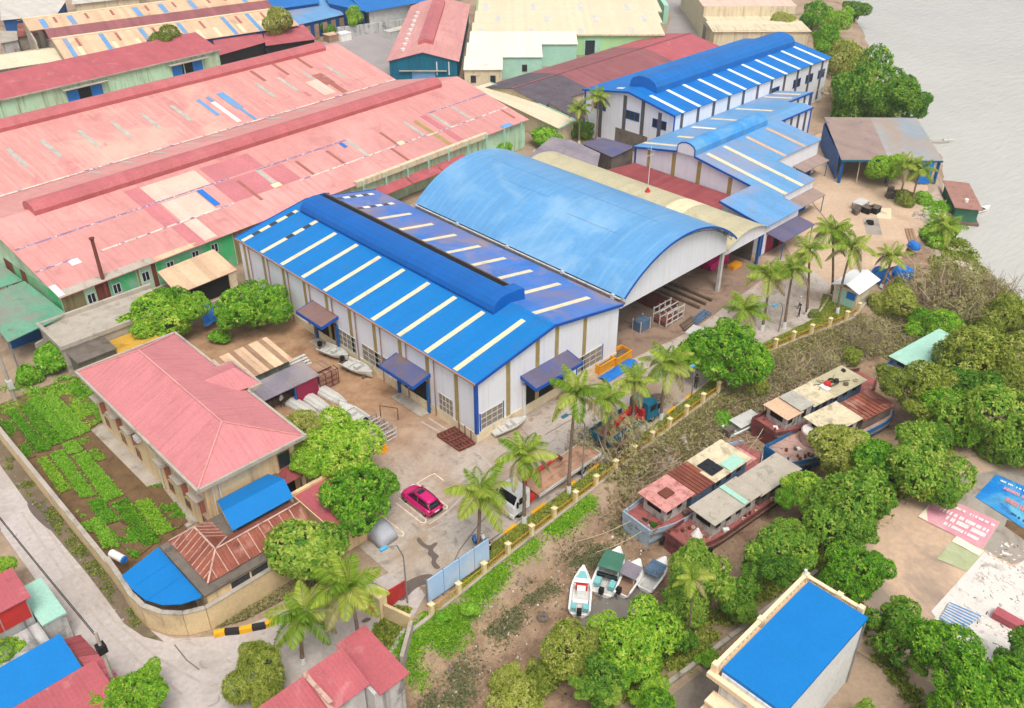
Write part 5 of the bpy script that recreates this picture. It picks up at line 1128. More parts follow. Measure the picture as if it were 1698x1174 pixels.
T = thing('metal_benches', 'stack of pale metal benches beside the tan roofed shed', 'benches', (40.4,75,0))
for i in range(5): WB().box(40.2+i*.06,42.4+i*.06,74.6+i*.5,74.95+i*.5,.35+.08*i,.42+.08*i).box(40.3,40.4,74.65+i*.5,74.9+i*.5,0,.35+.08*i).box(42.2,42.3,74.65+i*.5,74.9+i*.5,0,.35+.08*i).build('bench', 'galv', T)
T = thing('water_tarp', 'crumpled sky blue tarpaulin slung between the two mango trees', 'tarp', (*at(348,520,1.6)[:2],0))
a, b, c_, d_ = at(332,505,2.0), at(360,505,2.2), at(364,530,1.3), at(338,542,1.1)
m = WB(); N = 6; g_ = []
for i in range(N+1):
    for j in range(N+1):
        s, t = i/N, j/N; p_ = [(a[k]*(1-s)+b[k]*s)*(1-t)+(d_[k]*(1-s)+c_[k]*s)*t for k in range(3)]; p_[2] -= .5*math.sin(math.pi*s)*math.sin(math.pi*t)+.1*math.sin(9*s+5*t); g_.append(p_)
m.add(g_, [(i*(N+1)+j,(i+1)*(N+1)+j,(i+1)*(N+1)+j+1,i*(N+1)+j+1) for i in range(N) for j in range(N)]); m.build('sheet', 'plastic_blue', T, True)

# ================================================================== foreground houses
T = thing('red_roof_house', 'small grey walled house with two faded red roof slopes at bottom edge', 'house', (17,33,0))
Q = lambda px, py, z_: at(px, py, z_)
r = [Q(505,1118,4.2),Q(568,1080,4.2),Q(617,1126,3.4),Q(553,1172,3.4)]
x0, x1, y0, y1 = 14.0, 22.4, 34.4, 38.0
pA = [Q(568,1079,4.0),Q(617,1124,3.6),Q(553,1174,3.6),Q(503,1118,4.0)]; pB = [Q(503,1118,4.0),Q(553,1174,3.6),Q(470,1240,3.6),Q(420,1178,4.0)]
xa = pA[0][0]; ya = pA[0][1]; xe = pA[3][0]
WB().slab([(xe,pA[2][1],3.3),(xa,pA[2][1],3.3),(xa,ya,4.4),(xe,ya,4.4)], .08).build('roof_slope', 'red_roof', T)
WB().slab([(xe-8,pA[2][1]-.1,3.1),(xe-.05,pA[2][1]-.1,3.1),(xe-.05,ya,4.2),(xe-8,ya,4.2)], .08).build('roof_slope', 'red_roof', T)
WB().box(xe-.2,xe+.12,pA[2][1],ya,4.2,4.3).slab([(xe-.15,pA[2][1]-.1,3.36),(xe+.15,pA[2][1]-.1,3.36),(xe+.15,ya,4.46),(xe-.15,ya,4.46)], .03).build('roof_verge', 'seam_pale', T)
WB().box(xe-7.8,xa-.3,pA[2][1]+.35,ya-.2,0,3.2).build('wall', 'stain_white', T)
x2 = at(679,1113,3.2); x3 = at(629,1073,3.2); x4 = at(613,1160,3.2)
WB().slab([(xa+.05,x2[1],3.0),(x2[0],x2[1],3.0),(x2[0],ya+1.0,3.7),(xa+.05,ya+1.0,3.7)], .08).build('annex_roof', 'red_roof', T)
WB().box(xa-.2,x2[0]-.3,x2[1]+.35,ya+.8,-1.2,2.95).build('annex_wall', 'stain_white', T)
T = thing('blue_street_shop', 'roadside shop roof, half smooth blue sheet, half speckled pink, lower left', 'house', (5,48,0))
q = [Q(133,1100,3.4),Q(97,1056,3.4),Q(-40,1110,3.4),Q(0,1174,3.4)]
xs0, ys0 = q[0][0], q[0][1]; yt = q[1][1]
WB().slab([(xs0-14,ys0,3.0),(xs0,ys0,3.0),(xs0,yt,3.6),(xs0-14,yt,3.6)], .08).build('blue_roof', 'blue_tarp', T)
WB().slab([(xs0-14,ys0-6,2.6),(xs0+.9,ys0-6,2.6),(xs0+.9,ys0-.06,3.05),(xs0-14,ys0-.06,3.05)], .08).build('pink_roof', 'red_roof', T)
WB().box(xs0-13.8,xs0-.3,ys0-5.6,yt-.3,0,2.6).build('wall', 'stain_white', T)
T = thing('shop_awning', 'faded red plank awning along the street front of the blue roofed shop', 'awning', (8,47,0))
A_ = [Q(105,1060,2.4),Q(133,1052,2.2),Q(205,1130,2.2),Q(160,1130,2.4)]
for i in range(7):
    t0, t1 = i/7, (i+.94)/7; L_ = lambda p_, q_, t: [p_[k]+(q_[k]-p_[k])*t for k in range(3)]
    WB().slab([L_(A_[0],A_[3],t0),L_(A_[1],A_[2],t0),L_(A_[1],A_[2],t1),L_(A_[0],A_[3],t1)], .05).build('plank', 'red_roof' if i > 2 else 'maroon_roof', T)
for p_ in A_: WB().cyl((p_[0],p_[1],0),(p_[0],p_[1],p_[2]-.05),.05,n=6).build('post', 'steel', T)
T = thing('red_upper_house', 'narrow house with crimson roof and red shutters at left edge', 'house', (5,58,0))
q = [Q(50,986,5.2),Q(24,944,5.2)]
WB().slab([(q[0][0]-9,q[0][1],5.0),(q[0][0],q[0][1],5.0),(q[0][0],q[1][1],5.5),(q[0][0]-9,q[1][1],5.5)], .08).build('roof', 'red_roof', T)
WB().box(q[0][0]-8.6,q[0][0]-.3,q[0][1]+.3,q[1][1]-.2,0,4.95).build('wall', 'stain_white', T)
for i in range(4): on_wall(WB(), '-y', q[0][1]+.3, q[0][0]-8.3+i*2, q[0][0]-6.4+i*2, 3.0, 4.8, .08).build('shutter', 'red_steel', T)
WB().box(q[0][0]-.2,q[0][0]+1.6,q[0][1]-1.0,q[1][1]+.5,2.7,2.85).build('balcony_slab', 'mint_wall', T); WB().box(q[0][0]-.2,q[0][0]+1.5,q[0][1]-.9,q[1][1]+.4,0,2.7).build('ground_floor', 'stain_white', T)
WB().box(q[0][0]-9,q[0][0]-.25,q[0][1]-3.4,q[0][1]-.2,0,2.6).build('front_block', 'stain_white', T)
# white house with blue flat roof, lower right
x0, x1, y0, y1, z = 36.2, 46.9, 13.0, 17.6, 7.0
T = thing('blue_top_house', 'tall narrow white house with flat blue roof and peach balustrade, lower right', 'house', (x0,y0,0))
wallbox(WB(), x0-.1, x1-.1, y0+.15, y1-.1, 0, z-.3, 0, 1).build('wall', ['old_white','old_white'], T)
WB().box(x0,x1,y0,y1,z-.28,z).build('roof', 'blue_tarp', T)
m = WB(); m.box(x0-.5,x0-.1,y0-.1,y1+.75,z-1.0,z-.62); m.box(x0-.09,x1+.7,y1+.2,y1+.75,z-1.0,z-.62); m.box(x1+.2,x1+.7,y0+.6,y1+.19,z-1.0,z-.62); m.build('cornice', 'peach', T)
m = WB(); m.box(x0-.1,x1+.65,y1+.32,y1+.62,z-.12,z+.0); m.box(x1+.3,x1+.6,y0+.7,y1+.31,z-.12,z); m.build('handrail', 'peach', T)
for i in range(22): WB().cyl((x0+.2+i*.5,y1+.47,z-.62),(x0+.2+i*.5,y1+.47,z-.12),.09,.07,6).build('baluster', 'peach', T)
for i in range(8): WB().cyl((x1+.45,y0+1.0+i*.5,z-.62),(x1+.45,y0+1.0+i*.5,z-.12),.09,.07,6).build('baluster', 'peach', T)
for q in ((x0,y1+.47),(41.5,y1+.47),(x1+.45,y1+.47),(x1+.45,15.4),(x1+.45,y0+.75)): WB().rbox(q[0],q[1],z-.62,.42,.42,.75).build('balustrade_pier', 'peach', T)
m = WB(); m.box(x1-.09,x1+1.5,y0+.8,y1-.4,3.2,3.4); m.build('balcony_slab', 'peach', T)
for i in range(9): WB().beam((x1+1.4,y0+.9+i*.4,3.4),(x1+1.4,y0+.9+i*.4,4.3),.04).build('balcony_bar', 'steel', T)
WB().beam((x1+1.4,y0+.8,4.3),(x1+1.4,y1-.5,4.3),.06).build('balcony_rail', 'steel', T)
m = WB(); m.box(x0-1.3,x0-.12,y0+2.6,y1+.4,3.4,3.7); m.box(x0-1.2,x0-.12,y0+2.9,y1+.2,4.5,4.7); m.build('porch_ledge', 'peach', T)
WB().cyl((x1-.15,y0+.05,.2),(x1-.15,y0+.05,z-.5),.06,n=6).build('downpipe', 'steel', T)
WB().cyl((x1+.35,y1+.5,z),(x1+.35,y1+.5,z+.5),.12,.12,8).build('roof_light', 'frame_white', T)

# ================================================================== riverside open shed, kiosk
T = thing('riverside_shed', 'large open sided shed with dusty blue grey roof on the river bank', 'shed', (133,61,0), 0)
pts = P(4.3,(1396,262),(1565,263.5),(1519,200),(1366,199))
WB().slab([(*pts[0],4.0),(*pts[1],4.0),(*pts[2],4.8),(*pts[3],4.8)], .12).build('roof', 'shed_roof', T)
m_ = [((pts[0][k]*.53+pts[1][k]*.47), (pts[3][k]*.5+pts[2][k]*.5)) for k in range(2)]
WB().slab([(*pts[0],4.0),(m_[0][0],m_[1][0],4.0),(m_[0][1],m_[1][1],4.8),(*pts[3],4.8)], .02, 0, .02).build('dusty_roof_half', 'awning_brown', T)
WB().beam((*pts[0],3.85),(*pts[1],3.85),.2,.3).build('front_truss', 'teal_wall', T)
c = [sum(q[k] for q in pts)/4 for k in range(2)]
for q in pts+[((pts[0][0]+pts[1][0])/2,(pts[0][1]+pts[1][1])/2)]:
    a, b = c[0]+(q[0]-c[0])*.95, c[1]+(q[1]-c[1])*.95; WB().box(a-.2,a+.2,b-.2,b+.2,0,3.9).build('column', 'blue_paint', T)
L_ = lambda p_, q_, t: (p_[0]+(q_[0]-p_[0])*t, p_[1]+(q_[1]-p_[1])*t)
WB().beam((*L_(pts[3],pts[2],.03),2),(*L_(pts[3],pts[2],.97),2),.15,4).build('back_wall', 'concrete_dark', T)
WB().beam((*L_(pts[0],pts[3],.1),2),(*L_(pts[0],pts[3],.95),2),.15,3.8).build('side_wall', 'blue_paint', T)
WB().beam((*L_(pts[1],pts[0],.08),2),(*L_(pts[1],pts[0],.2),2),.15,3.6).build('front_panel', 'plastic_blue', T)
a = L_(pts[0],pts[1],.1); WB().beam((a[0]+1.2,a[1]-1.0,0),(a[0]+1.8,a[1]-.6,3.6),.14).build('leaning_pole', 'wood_post', T)
T = thing('guard_kiosk', 'little pale kiosk with white pyramid roof among the palms near the fence', 'kiosk', (*at(1412,512)[:2],0))
kx, ky = at(1398,512)[:2]; kx0, kx1, ky0, ky1 = kx-.2, kx+5.2, ky-3.4, ky
kx0, ky0 = at(1382,502)[0], at(1408,521)[1]; kx1, ky1 = kx0+4.4, ky0+3.0
WB().box(kx0,kx1,ky0,ky1,0,2.6).build('wall', 'tan_wall', T)
m = WB(); m.slab([(kx0-.5,ky0-.4,2.6),(kx1+.5,ky0-.4,2.6),(kx1+.5,(ky0+ky1)/2,3.3),(kx0-.5,(ky0+ky1)/2,3.3)], .08); m.slab([(kx0-.5,(ky0+ky1)/2,3.3),(kx1+.5,(ky0+ky1)/2,3.3),(kx1+.5,ky1+.4,2.6),(kx0-.5,ky1+.4,2.6)], .08); m.build('roof', 'white_paint', T)
on_wall(WB(), '-x', kx0, ky0+.3, ky1-.5, .2, 2.2, .05).build('door', 'mint_wall', T); on_wall(WB(), '-x', kx0, ky0+.2, ky0+1.3, 1.3, 2.2, .09).build('notice_board', 'plastic_blue', T)
on_wall(WB(), '-y', ky0, kx0+.5, kx1-1.0, .1, 1.1, .04).build('plinth_panel', 'concrete', T)

# ================================================================== vegetation
mk_leaf('leaf_mango', [C(58,112,24,1), C(96,158,34,1), C(136,192,46,1), C(178,212,66,1), C(214,226,104,1)], .45)
mk_leaf('leaf_dark', [C(48,98,30,1), C(80,136,40,1), C(118,168,50,1), C(160,190,66,1), C(194,206,100,1)], .45)
mk_leaf('leaf_olive', [C(84,104,34,.9), C(120,142,42,.9), C(160,176,62,.9), C(196,200,92,.9), C(212,210,130,.9)])
mk_leaf('leaf_dry', [C(112,96,70,.9), C(146,130,92,.9), C(168,156,112,.9), C(172,172,96,.9), C(206,194,160,.9)], .25)
mk_leaf('leaf_lime', [C(74,134,28,.88), C(106,170,36,.88), C(136,198,48,.88), C(164,212,68,.88), C(194,220,100,.88)])
mk_leaf('leaf_palm', [C(60,104,20,.9), C(104,146,30,.9), C(152,180,50,.9), C(192,204,86,.9), C(222,214,136,.9)], .4)
mk_leaf('leaf_grey', [C(96,100,66,.9), C(128,134,88,.9), C(160,164,116,.9), C(188,188,144,.9)])
mk('bark', C(128,106,86,.85), .95, .25, 1.5, dirt=(C(84,68,54),.5,.7,2.5), bump=.04, bscale=6)
mk('palm_bark', C(150,126,108,.85), .95, .2, 1.2, dirt=(C(104,84,70),.5,.7,3), bump=.05, bscale=5)
mk('twig', C(186,166,142,.88), .95, .25, 1.5)

def leaf_mesh(name, mat, P0, D, N, L, Wd, tint, bend=0.0):
    """diamond leaves: base points P0, directions D, face normals N (arrays n x 3)"""
    n = len(P0); side = np.cross(D, N); side /= np.linalg.norm(side, axis=1)[:, None]+1e-9
    mid = P0+D*(L*.55)[:, None]; tip = P0+D*L[:, None]; tip[:, 2] -= bend*L
    v = np.empty((n*4, 3)); v[0::4] = P0; v[1::4] = mid+side*(Wd/2)[:, None]; v[2::4] = tip; v[3::4] = mid-side*(Wd/2)[:, None]
    me = bpy.data.meshes.new(name); me.vertices.add(n*4); me.vertices.foreach_set('co', v.ravel())
    me.loops.add(n*4); me.loops.foreach_set('vertex_index', np.arange(n*4))
    me.polygons.add(n); me.polygons.foreach_set('loop_start', np.arange(n)*4); me.polygons.foreach_set('loop_total', np.full(n, 4))
    me.update(calc_edges=True)
    a = me.attributes.new('tint', 'FLOAT', 'FACE'); a.data.foreach_set('value', np.clip(tint, 0, 1).astype(np.float32))
    me.materials.append(MT[mat]); return me
def unit(a): return a/(np.linalg.norm(a, axis=1)[:, None]+1e-9)
def crown(name, mat, seed, lobes=9, nros=850, nleaf=9, ll=.115, lw=.042, spread=.52, lob=(.34,.5), flat=.82, tilt=.45, lean=0.0, cut=-.85):
    g = np.random.default_rng(seed)
    d = unit(g.normal(size=(lobes, 3))); c = d*(spread*g.uniform(.35, 1.0, lobes)**.8)[:, None]; c[:, 2] = c[:, 2]*.85-.02; c[0] = (0, 0, .15)
    r = g.uniform(*lob, lobes); r[0] = lob[1]*1.15
    k = nros*4; i = g.choice(lobes, k, p=r**2/np.sum(r**2)); n = unit(g.normal(size=(k, 3))+np.array([0, 0, .12])); r = r*g.uniform(.8, 1.2, lobes)
    p = c[i]+n*(r[i]*g.uniform(.72, 1.04, k)**.6)[:, None]
    dd = np.linalg.norm(p[:, None, :]-c[None], axis=2)/r[None]; dd[np.arange(k), i] = 9
    keep = (dd.min(1) > .86) & (p[:, 2] > cut); p, n = p[keep][:nros], n[keep][:nros]; m_ = len(p)
    low = g.normal(0, .17, m_)+.54
    P0 = np.repeat(p, nleaf, 0)+g.normal(0, .012, (m_*nleaf, 3)); nn = np.repeat(n, nleaf, 0)
    t = unit(np.cross(nn, g.normal(size=nn.shape))); D = unit(t+nn*g.uniform(-.1, tilt*2, len(nn))[:, None]+np.array([0, 0, -.12]))
    N = unit(nn*.7+g.normal(0, .35, nn.shape)+np.array([0, 0, .75]))
    L = ll*g.uniform(.65, 1.3, len(nn)); tint = np.repeat(low, nleaf)+g.normal(0, .12, len(nn))
    P0[:, 2] *= flat
    return leaf_mesh(name, mat, P0, D, N, L, L*lw/ll*g.uniform(.8, 1.25, len(nn)), tint, .12)
CR_ = {}
for s in range(3): CR_['mango%d' % s] = crown('mango_crown', 'leaf_mango', 11+s, 15, 1700, 9, .088, .034, .82, (.2,.44), .88)
for s in range(3): CR_['dark%d' % s] = crown('dark_crown', 'leaf_dark', 31+s, 17, 1650, 9, .082, .034, .86, (.18,.42), .85)
for s in range(2): CR_['round%d' % s] = crown('round_crown', 'leaf_dark', 41+s, 9, 850, 9, .12, .06, .42, (.42,.6), .92)
for s in range(2): CR_['olive%d' % s] = crown('olive_crown', 'leaf_olive', 51+s, 14, 1300, 10, .075, .024, .62, (.24,.42))
for s in range(2): CR_['dry%d' % s] = crown('dry_crown', 'leaf_dry', 61+s, 22, 1050, 8, .045, .018, .85, (.14,.3), .8)
for s in range(2): CR_['big%d' % s] = crown('big_mango_crown', 'leaf_mango', 71+s, 24, 3600, 9, .058, .024, .8, (.18,.34))
for s in range(2): CR_['bamboo%d' % s] = crown('bamboo_crown', 'leaf_olive', 81+s, 12, 1100, 10, .13, .02, .66, (.26,.42), .9, .3)
for s in range(2): CR_['wide%d' % s] = crown('wide_crown', 'leaf_lime', 86+s, 9, 600, 8, .14, .07, .55, (.3,.45), .6)
CR_['grey0'] = crown('grey_crown', 'leaf_grey', 91, 12, 600, 8, .13, .06, .62, (.25,.4), .6)
def trunk_mesh(name, seed, limbs=6):
    g = random.Random(seed); m = MB()
    m.tube([(0,0,-.05),(.03,.02,.35),(-.03,.05,.7),(.02,.0,1.0)], [.085,.065,.055,.035], 7)
    for i in range(limbs):
        a = 2*math.pi*i/limbs+g.uniform(-.3,.3); z = g.uniform(.45,.8); r = g.uniform(.35,.6)
        m.tube([(0,0,z),(math.cos(a)*r*.5,math.sin(a)*r*.5,z+.18),(math.cos(a)*r,math.sin(a)*r,z+.42)], [.04,.028,.012], 5)
    o = m.build(name, 'bark'); me = o.data; bpy.data.objects.remove(o); return me
TK = [trunk_mesh('trunk', s) for s in range(3)]
def twig_mesh(seed):
    g = random.Random(seed); m = MB()
    for i in range(46):
        a = g.uniform(0,6.28); e = g.uniform(.35,1.4); L = g.uniform(.6,1.15); d = Vector((math.cos(a)*math.cos(e), math.sin(a)*math.cos(e), math.sin(e)))
        b = Vector((g.gauss(0,.2),g.gauss(0,.2),-.55)); k = b+d*L*.5+Vector((g.gauss(0,.06),g.gauss(0,.06),0)); t = b+d*L*1.05
        m.tube([b,k,t], [.018,.012,.005], 4)
        for j in range(4):
            s = b.lerp(t, g.uniform(.4,.9)); q = (d+Vector((g.gauss(0,.7),g.gauss(0,.7),g.uniform(-.1,.7)))).normalized(); m.tube([s, s+q*g.uniform(.15,.38)], [.008,.003], 3)
    o = m.build('bare_branches', 'twig'); me = o.data; bpy.data.objects.remove(o); return me
TW = [twig_mesh(s) for s in (3,4)]
_rt = random.Random(99)
def tree(kind, px, py, rpx, zc, label, name='tree', hs=1.0, group=None, cat='tree', base=None):
    """crown centre seen at (px, py) and zc metres up, crown radius rpx photo pixels"""
    c = at(px, py, zc); rad = 1.13*rpx*depth(c)/FPX
    zb = float(zf(c[0], c[1])) if base is None else base
    T = thing(name, label, cat, (c[0], c[1], zb), 0, group)
    a = _rt.uniform(0, 6.28)
    h = zc-zb
    inst('trunk', TK[_rt.randrange(3)], T, (0,0,0), (0,0,a), (max(rad*.75,h*.5), max(rad*.75,h*.5), h*1.05))
    sx, sy = _rt.uniform(.82,1.12), _rt.uniform(.82,1.12); rad *= .95
    inst('crown', CR_[kind], T, (0,0,h), (0,0,a), (rad*sx, rad*sy, rad*hs*_rt.uniform(.9,1.15)))
    if kind[:3] == 'dry': inst('bare_branches', TW[_rt.randrange(2)], T, (0,0,h), (0,0,a), (rad*1.05, rad*1.05, rad*1.15))
    fam = kind[:-1]; alt = [q for q in CR_ if q[:-1] == fam]
    if rpx > 40:
        for _ in range(2):
            b = _rt.uniform(0, 6.28); s = _rt.uniform(.4,.6)*rad
            inst('crown', CR_[_rt.choice(alt)], T, (math.cos(b)*rad*.72, math.sin(b)*rad*.72, h+_rt.uniform(-.3,.25)*rad), (0,0,b), (s, s, s*_rt.uniform(.8,1.1)))
    return T
for a in [
 ('mango0',258,524,64,3.6,'broad mango tree behind the office, left of the blue tarpaulin'),
 ('mango1',418,498,50,3.8,'mango tree in the brown yard against white workshop wall'),
 ('mango2',556,738,60,4.6,'tall mango crown in mid yard, right of the office corner'),
 ('mango1',600,815,57,4.2,'lower mango crown overhanging the covered car'),
 ('olive0',500,705,42,2.6,'olive green tree squeezed between office roof and upturned boats'),
 ('round0',497,915,62,3.9,'dark round glossy tree in front of the rusty roofed gatehouse'),
 ('mango1',1210,585,60,4.4,'bright mango tree on the fence line opposite the arched hall'),
 ('olive1',1392,745,62,2.8,'yellowish tree leaning over the blue bowed barge'),
 ('mango2',1462,772,56,2.6,'fresh green tree behind the blue bowed barge, inland side'),
 ('dark0',1525,765,70,3.0,'tree with bare lower trunk at the corner of dirt court'),
 ('mango0',1338,812,46,2.4,'tree just right of the grey roofed barge stern'),
 ('dark1',1398,838,78,3.0,'wide tree between the barges and the dirt court'),
 ('dark2',1290,918,72,3.0,'large spreading tree on the bank beside grey roofed barge'),
 ('mango1',1418,948,54,3.2,'compact lime green tree above the blue topped house'),
 ('dark0',1165,965,62,2.4,'dark dense tree behind the slim areca palm'),
 ('mango2',1050,1058,66,2.6,'bright tree overhanging the beached speedboats'),
 ('dark1',1002,1128,46,1.6,'shady tree below the speedboat tree at bottom'),
 ('dark2',1108,1045,46,2.0,'shady tree between speedboat tree and areca palm'),
 ('dark1',1225,985,44,2.2,'shady tree on the bank behind the white house roof corner'),
 ('olive0',940,1075,58,1.0,'drab olive shrub growing out of the mud, left of speedboat tree'),
 ('olive1',1535,645,72,3.0,'feathery yellow green tree over the rusty barge stern'),
 ('dark1',1650,695,90,3.2,'deep green tree at right edge above the blue banner'),
 ('olive0',1615,590,88,3.0,'brownish green tree mass by the sandy beach, right edge'),
 ('olive0',1668,520,50,1.2,'pale scrubby tree at right edge beside the sandy beach'),
 ('mango1',1580,690,52,2.8,'fresh green tree left of the deep green right edge tree'),
 ('olive1',1700,610,80,3.0,'pale tree cut by right edge above deep green one'),
 ('dark2',1500,1052,60,3.0,'dark tree against the right wall of blue topped house'),
 ('big0',1612,1140,104,4.6,'largest nearest tree crown at bottom right corner'),
 ('dark0',1700,1090,52,3.0,'dark tree cut by the right edge below the red beam'),
 ('mango0',1090,1170,44,1.6,'small tree at bottom edge beside the riverside path'),
 ('dark2',1430,1186,34,1.6,'shrubby tree at bottom edge below the white house wall'),
 ('dark1',1442,158,74,4.5,'big domed dark tree hiding the riverside shed roof'),
 ('olive0',1400,92,40,4.2,'light thin tree beside the bright blue roof by river'),
 ('mango1',1350,22,30,4.0,'far tree at top where river bank meets picture edge'),
 ('olive1',1298,42,30,4.0,'yellow green tree behind the far end of bright blue roof'),
 ('mango0',1372,62,34,4.2,'leafy tree on river bank beyond the bright blue roof corner'),
 ('olive0',1425,118,38,3.6,'pale leafy tree at the water above the domed tree'),
 ('mango2',1388,34,24,4.2,'small bank tree near top, beside the river'),
 ('dry0',1405,150,42,3.0,'bare brownish bush between blue roof and domed tree'),
 ('mango2',1478,277,32,3.2,'leafy tree in front of riverside shed beside leaning palms'),
 ('olive0',462,32,32,6.6,'olive tree overlapping tan and blue roofs at top'),
 ('mango0',588,24,22,4.5,'small green tree before the vivid blue roof at top'),
 ('olive1',278,66,36,6.2,'olive bush rising behind the red roof of mint hall'),
 ('big1',222,1162,64,2.4,'bushy street tree at bottom edge below pink shop roof'),
 ('bamboo0',432,1122,62,2.2,'bamboo like bush beside the forecourt at bottom'),
 ('mango1',5,1085,36,2.6,'tree cut by left edge above blue shop roof'),
 ('mango2',4,945,26,2.8,'small tree cut by left edge above crimson roof'),
 ('dry1',1025,738,84,.9,'dry leafless grey scrub below the fence near flatbed truck'),
 ('dry0',1565,480,76,1.6,'tangled brown scrub between palms and sandy beach'),
]: tree(*a)
for a in [('wide0',92,590,42,1.4,'broad leaved bush in garden corner beside utility pole','bush'),('wide1',362,556,20,.9,'small yellowish bush by the plank stack','bush'),
 ('wide0',830,246,22,1.4,'bright shrub at the end of pink hall awnings','bush'),('wide1',905,225,32,1.8,'bright leafy shrub under the cream shed','bush'),('dark2',968,216,22,1.4,'dark shrub at the foot of the palm pair','bush'),
 ('wide1',45,620,30,1.0,'leafy bush in garden corner nearest street','bush'),('olive0',1490,500,44,.9,'green bush behind the white roofed kiosk','bush'),('mango0',1560,540,48,.4,'green bush at the edge of the sandy beach','bush'),
 ('wide0',1320,575,22,-.9,'low green bush in dry grass below kiosk fence','bush'),('wide1',1192,690,26,-.9,'fresh green bush between fence and small flat boat','bush'),('wide0',1140,720,12,-1.1,'tiny green bush on the muddy bank near barge bow','bush'),
 ('dry1',1375,605,36,-.8,'rounded dry grass clump above the far barge','bush'),('dry0',1440,560,46,-.6,'dry bush by the mooring plank','bush'),('olive1',1410,590,26,-.8,'greenish dry clump beside the far barge roof','bush'),
 ('dry1',1300,610,40,-.5,'straw coloured bush under the fence mango','bush'),('olive0',1255,640,30,-.7,'dusty bush below the fence mango','bush'),('dry0',1645,480,52,.4,'straw bush on the beach at right edge','bush'),
 ('wide1',1560,385,40,.6,'bright bush at the water line below houseboat','bush'),('olive1',1500,330,24,.8,'bush at the foot of two leaning palms','bush'),('wide0',1530,330,20,.4,'low plant on shore beside leaning palms','bush'),
 ('mango0',1175,1090,20,.7,'little tree on the bank by the riverside path','bush'),('olive0',860,1160,60,-.7,'drab shrub in mud at bottom edge','bush'),('wide0',780,1010,18,.4,'vine bush over the fence beside billboard','bush'),('wide1',735,1022,16,.5,'vine bush on wall end by gate','bush'),
 ('mango1',1560,1045,20,1.0,'small bush beside striped blue tarp','bush'),('olive0',1350,520,14,.4,'dark clipped shrub next to kiosk','bush'),('wide0',1548,1042,16,.8,'shrub at corner of striped tarp nearest house','bush'),
 ('dark0',1420,15,22,3.0,'leafy clump on river bank near top edge','bush'),('mango2',545,52,15,1.2,'shrub among material stacks at top','bush'),('dry0',1110,690,40,-1.0,'grey brush pile on bank below palm row','bush'),('olive1',905,1125,46,-.9,'olive brush in the mud at bottom centre','bush')]:
    tree(*a[:6], name=a[6], cat='bush')

# ---- palms
def frond_mesh(name, seed, n=30, droop=1.0):
    g = np.random.default_rng(seed); m = MB()
    pts = []; 
    for i in range(9):
        t = i/8; pts.append((t*.86-.10*t*t, 0, .42*t-droop*.62*t*t))
    m.tube(pts, [.014,.013,.012,.011,.009,.008,.006,.004,.002], 4)
    st = MB(); me0 = m
    P0 = []; D = []; N = []; L = []; tn = []
    px_ = np.array(pts)
    for s in (-1, 1):
        for i in range(n):
            t = .12+.88*i/(n-1); k = t*8; a = int(min(k, 7)); f = k-a; p = px_[a]*(1-f)+px_[a+1]*f; tg = px_[min(a+1,8)]-px_[a]; tg /= np.linalg.norm(tg)
            ln = .27*math.sin(math.pi*min(1,(t*.86+.12)))**.7*g.uniform(.85,1.1)
            d = tg*.55+np.array([0, s*1.0, 0])+np.array([0,0,-.45-.45*t+g.uniform(-.2,.2)]); d /= np.linalg.norm(d)
            P0.append(p); D.append(d); N.append((tg*.1+np.array([0,-s*.3,1])).tolist()); L.append(ln); tn.append(.45+g.normal(0,.13)+.12*t)
    lm = leaf_mesh(name, 'leaf_palm', np.array(P0), np.array(D), unit(np.array(N)), np.array(L), np.full(len(L), .018), np.array(tn), .22)
    # join the rachis in
    b = MB(); vs = [tuple(v.co) for v in lm.vertices]; fs = [tuple(p.vertices) for p in lm.polygons]
    b.add(vs, fs); b.add(m.v, m.f); me = bpy.data.meshes.new(name); me.from_pydata(b.v, [], b.f)
    a = me.attributes.new('tint', 'FLOAT', 'FACE'); a.data.foreach_set('value', np.concatenate([np.clip(tn,0,1), np.full(len(m.f), .62)]).astype(np.float32))
    me.materials.append(MT['leaf_palm']); bpy.data.meshes.remove(lm); return me
FRS = [frond_mesh('frond', s, 52, d) for s, d in ((1,.75),(2,1.0),(3,1.35))]
_rp = random.Random(21)
def dry_copy(me):
    c = me.copy(); c.materials.clear(); c.materials.append(MT['leaf_dry']); return c
DRY = dry_copy(FRS[2])
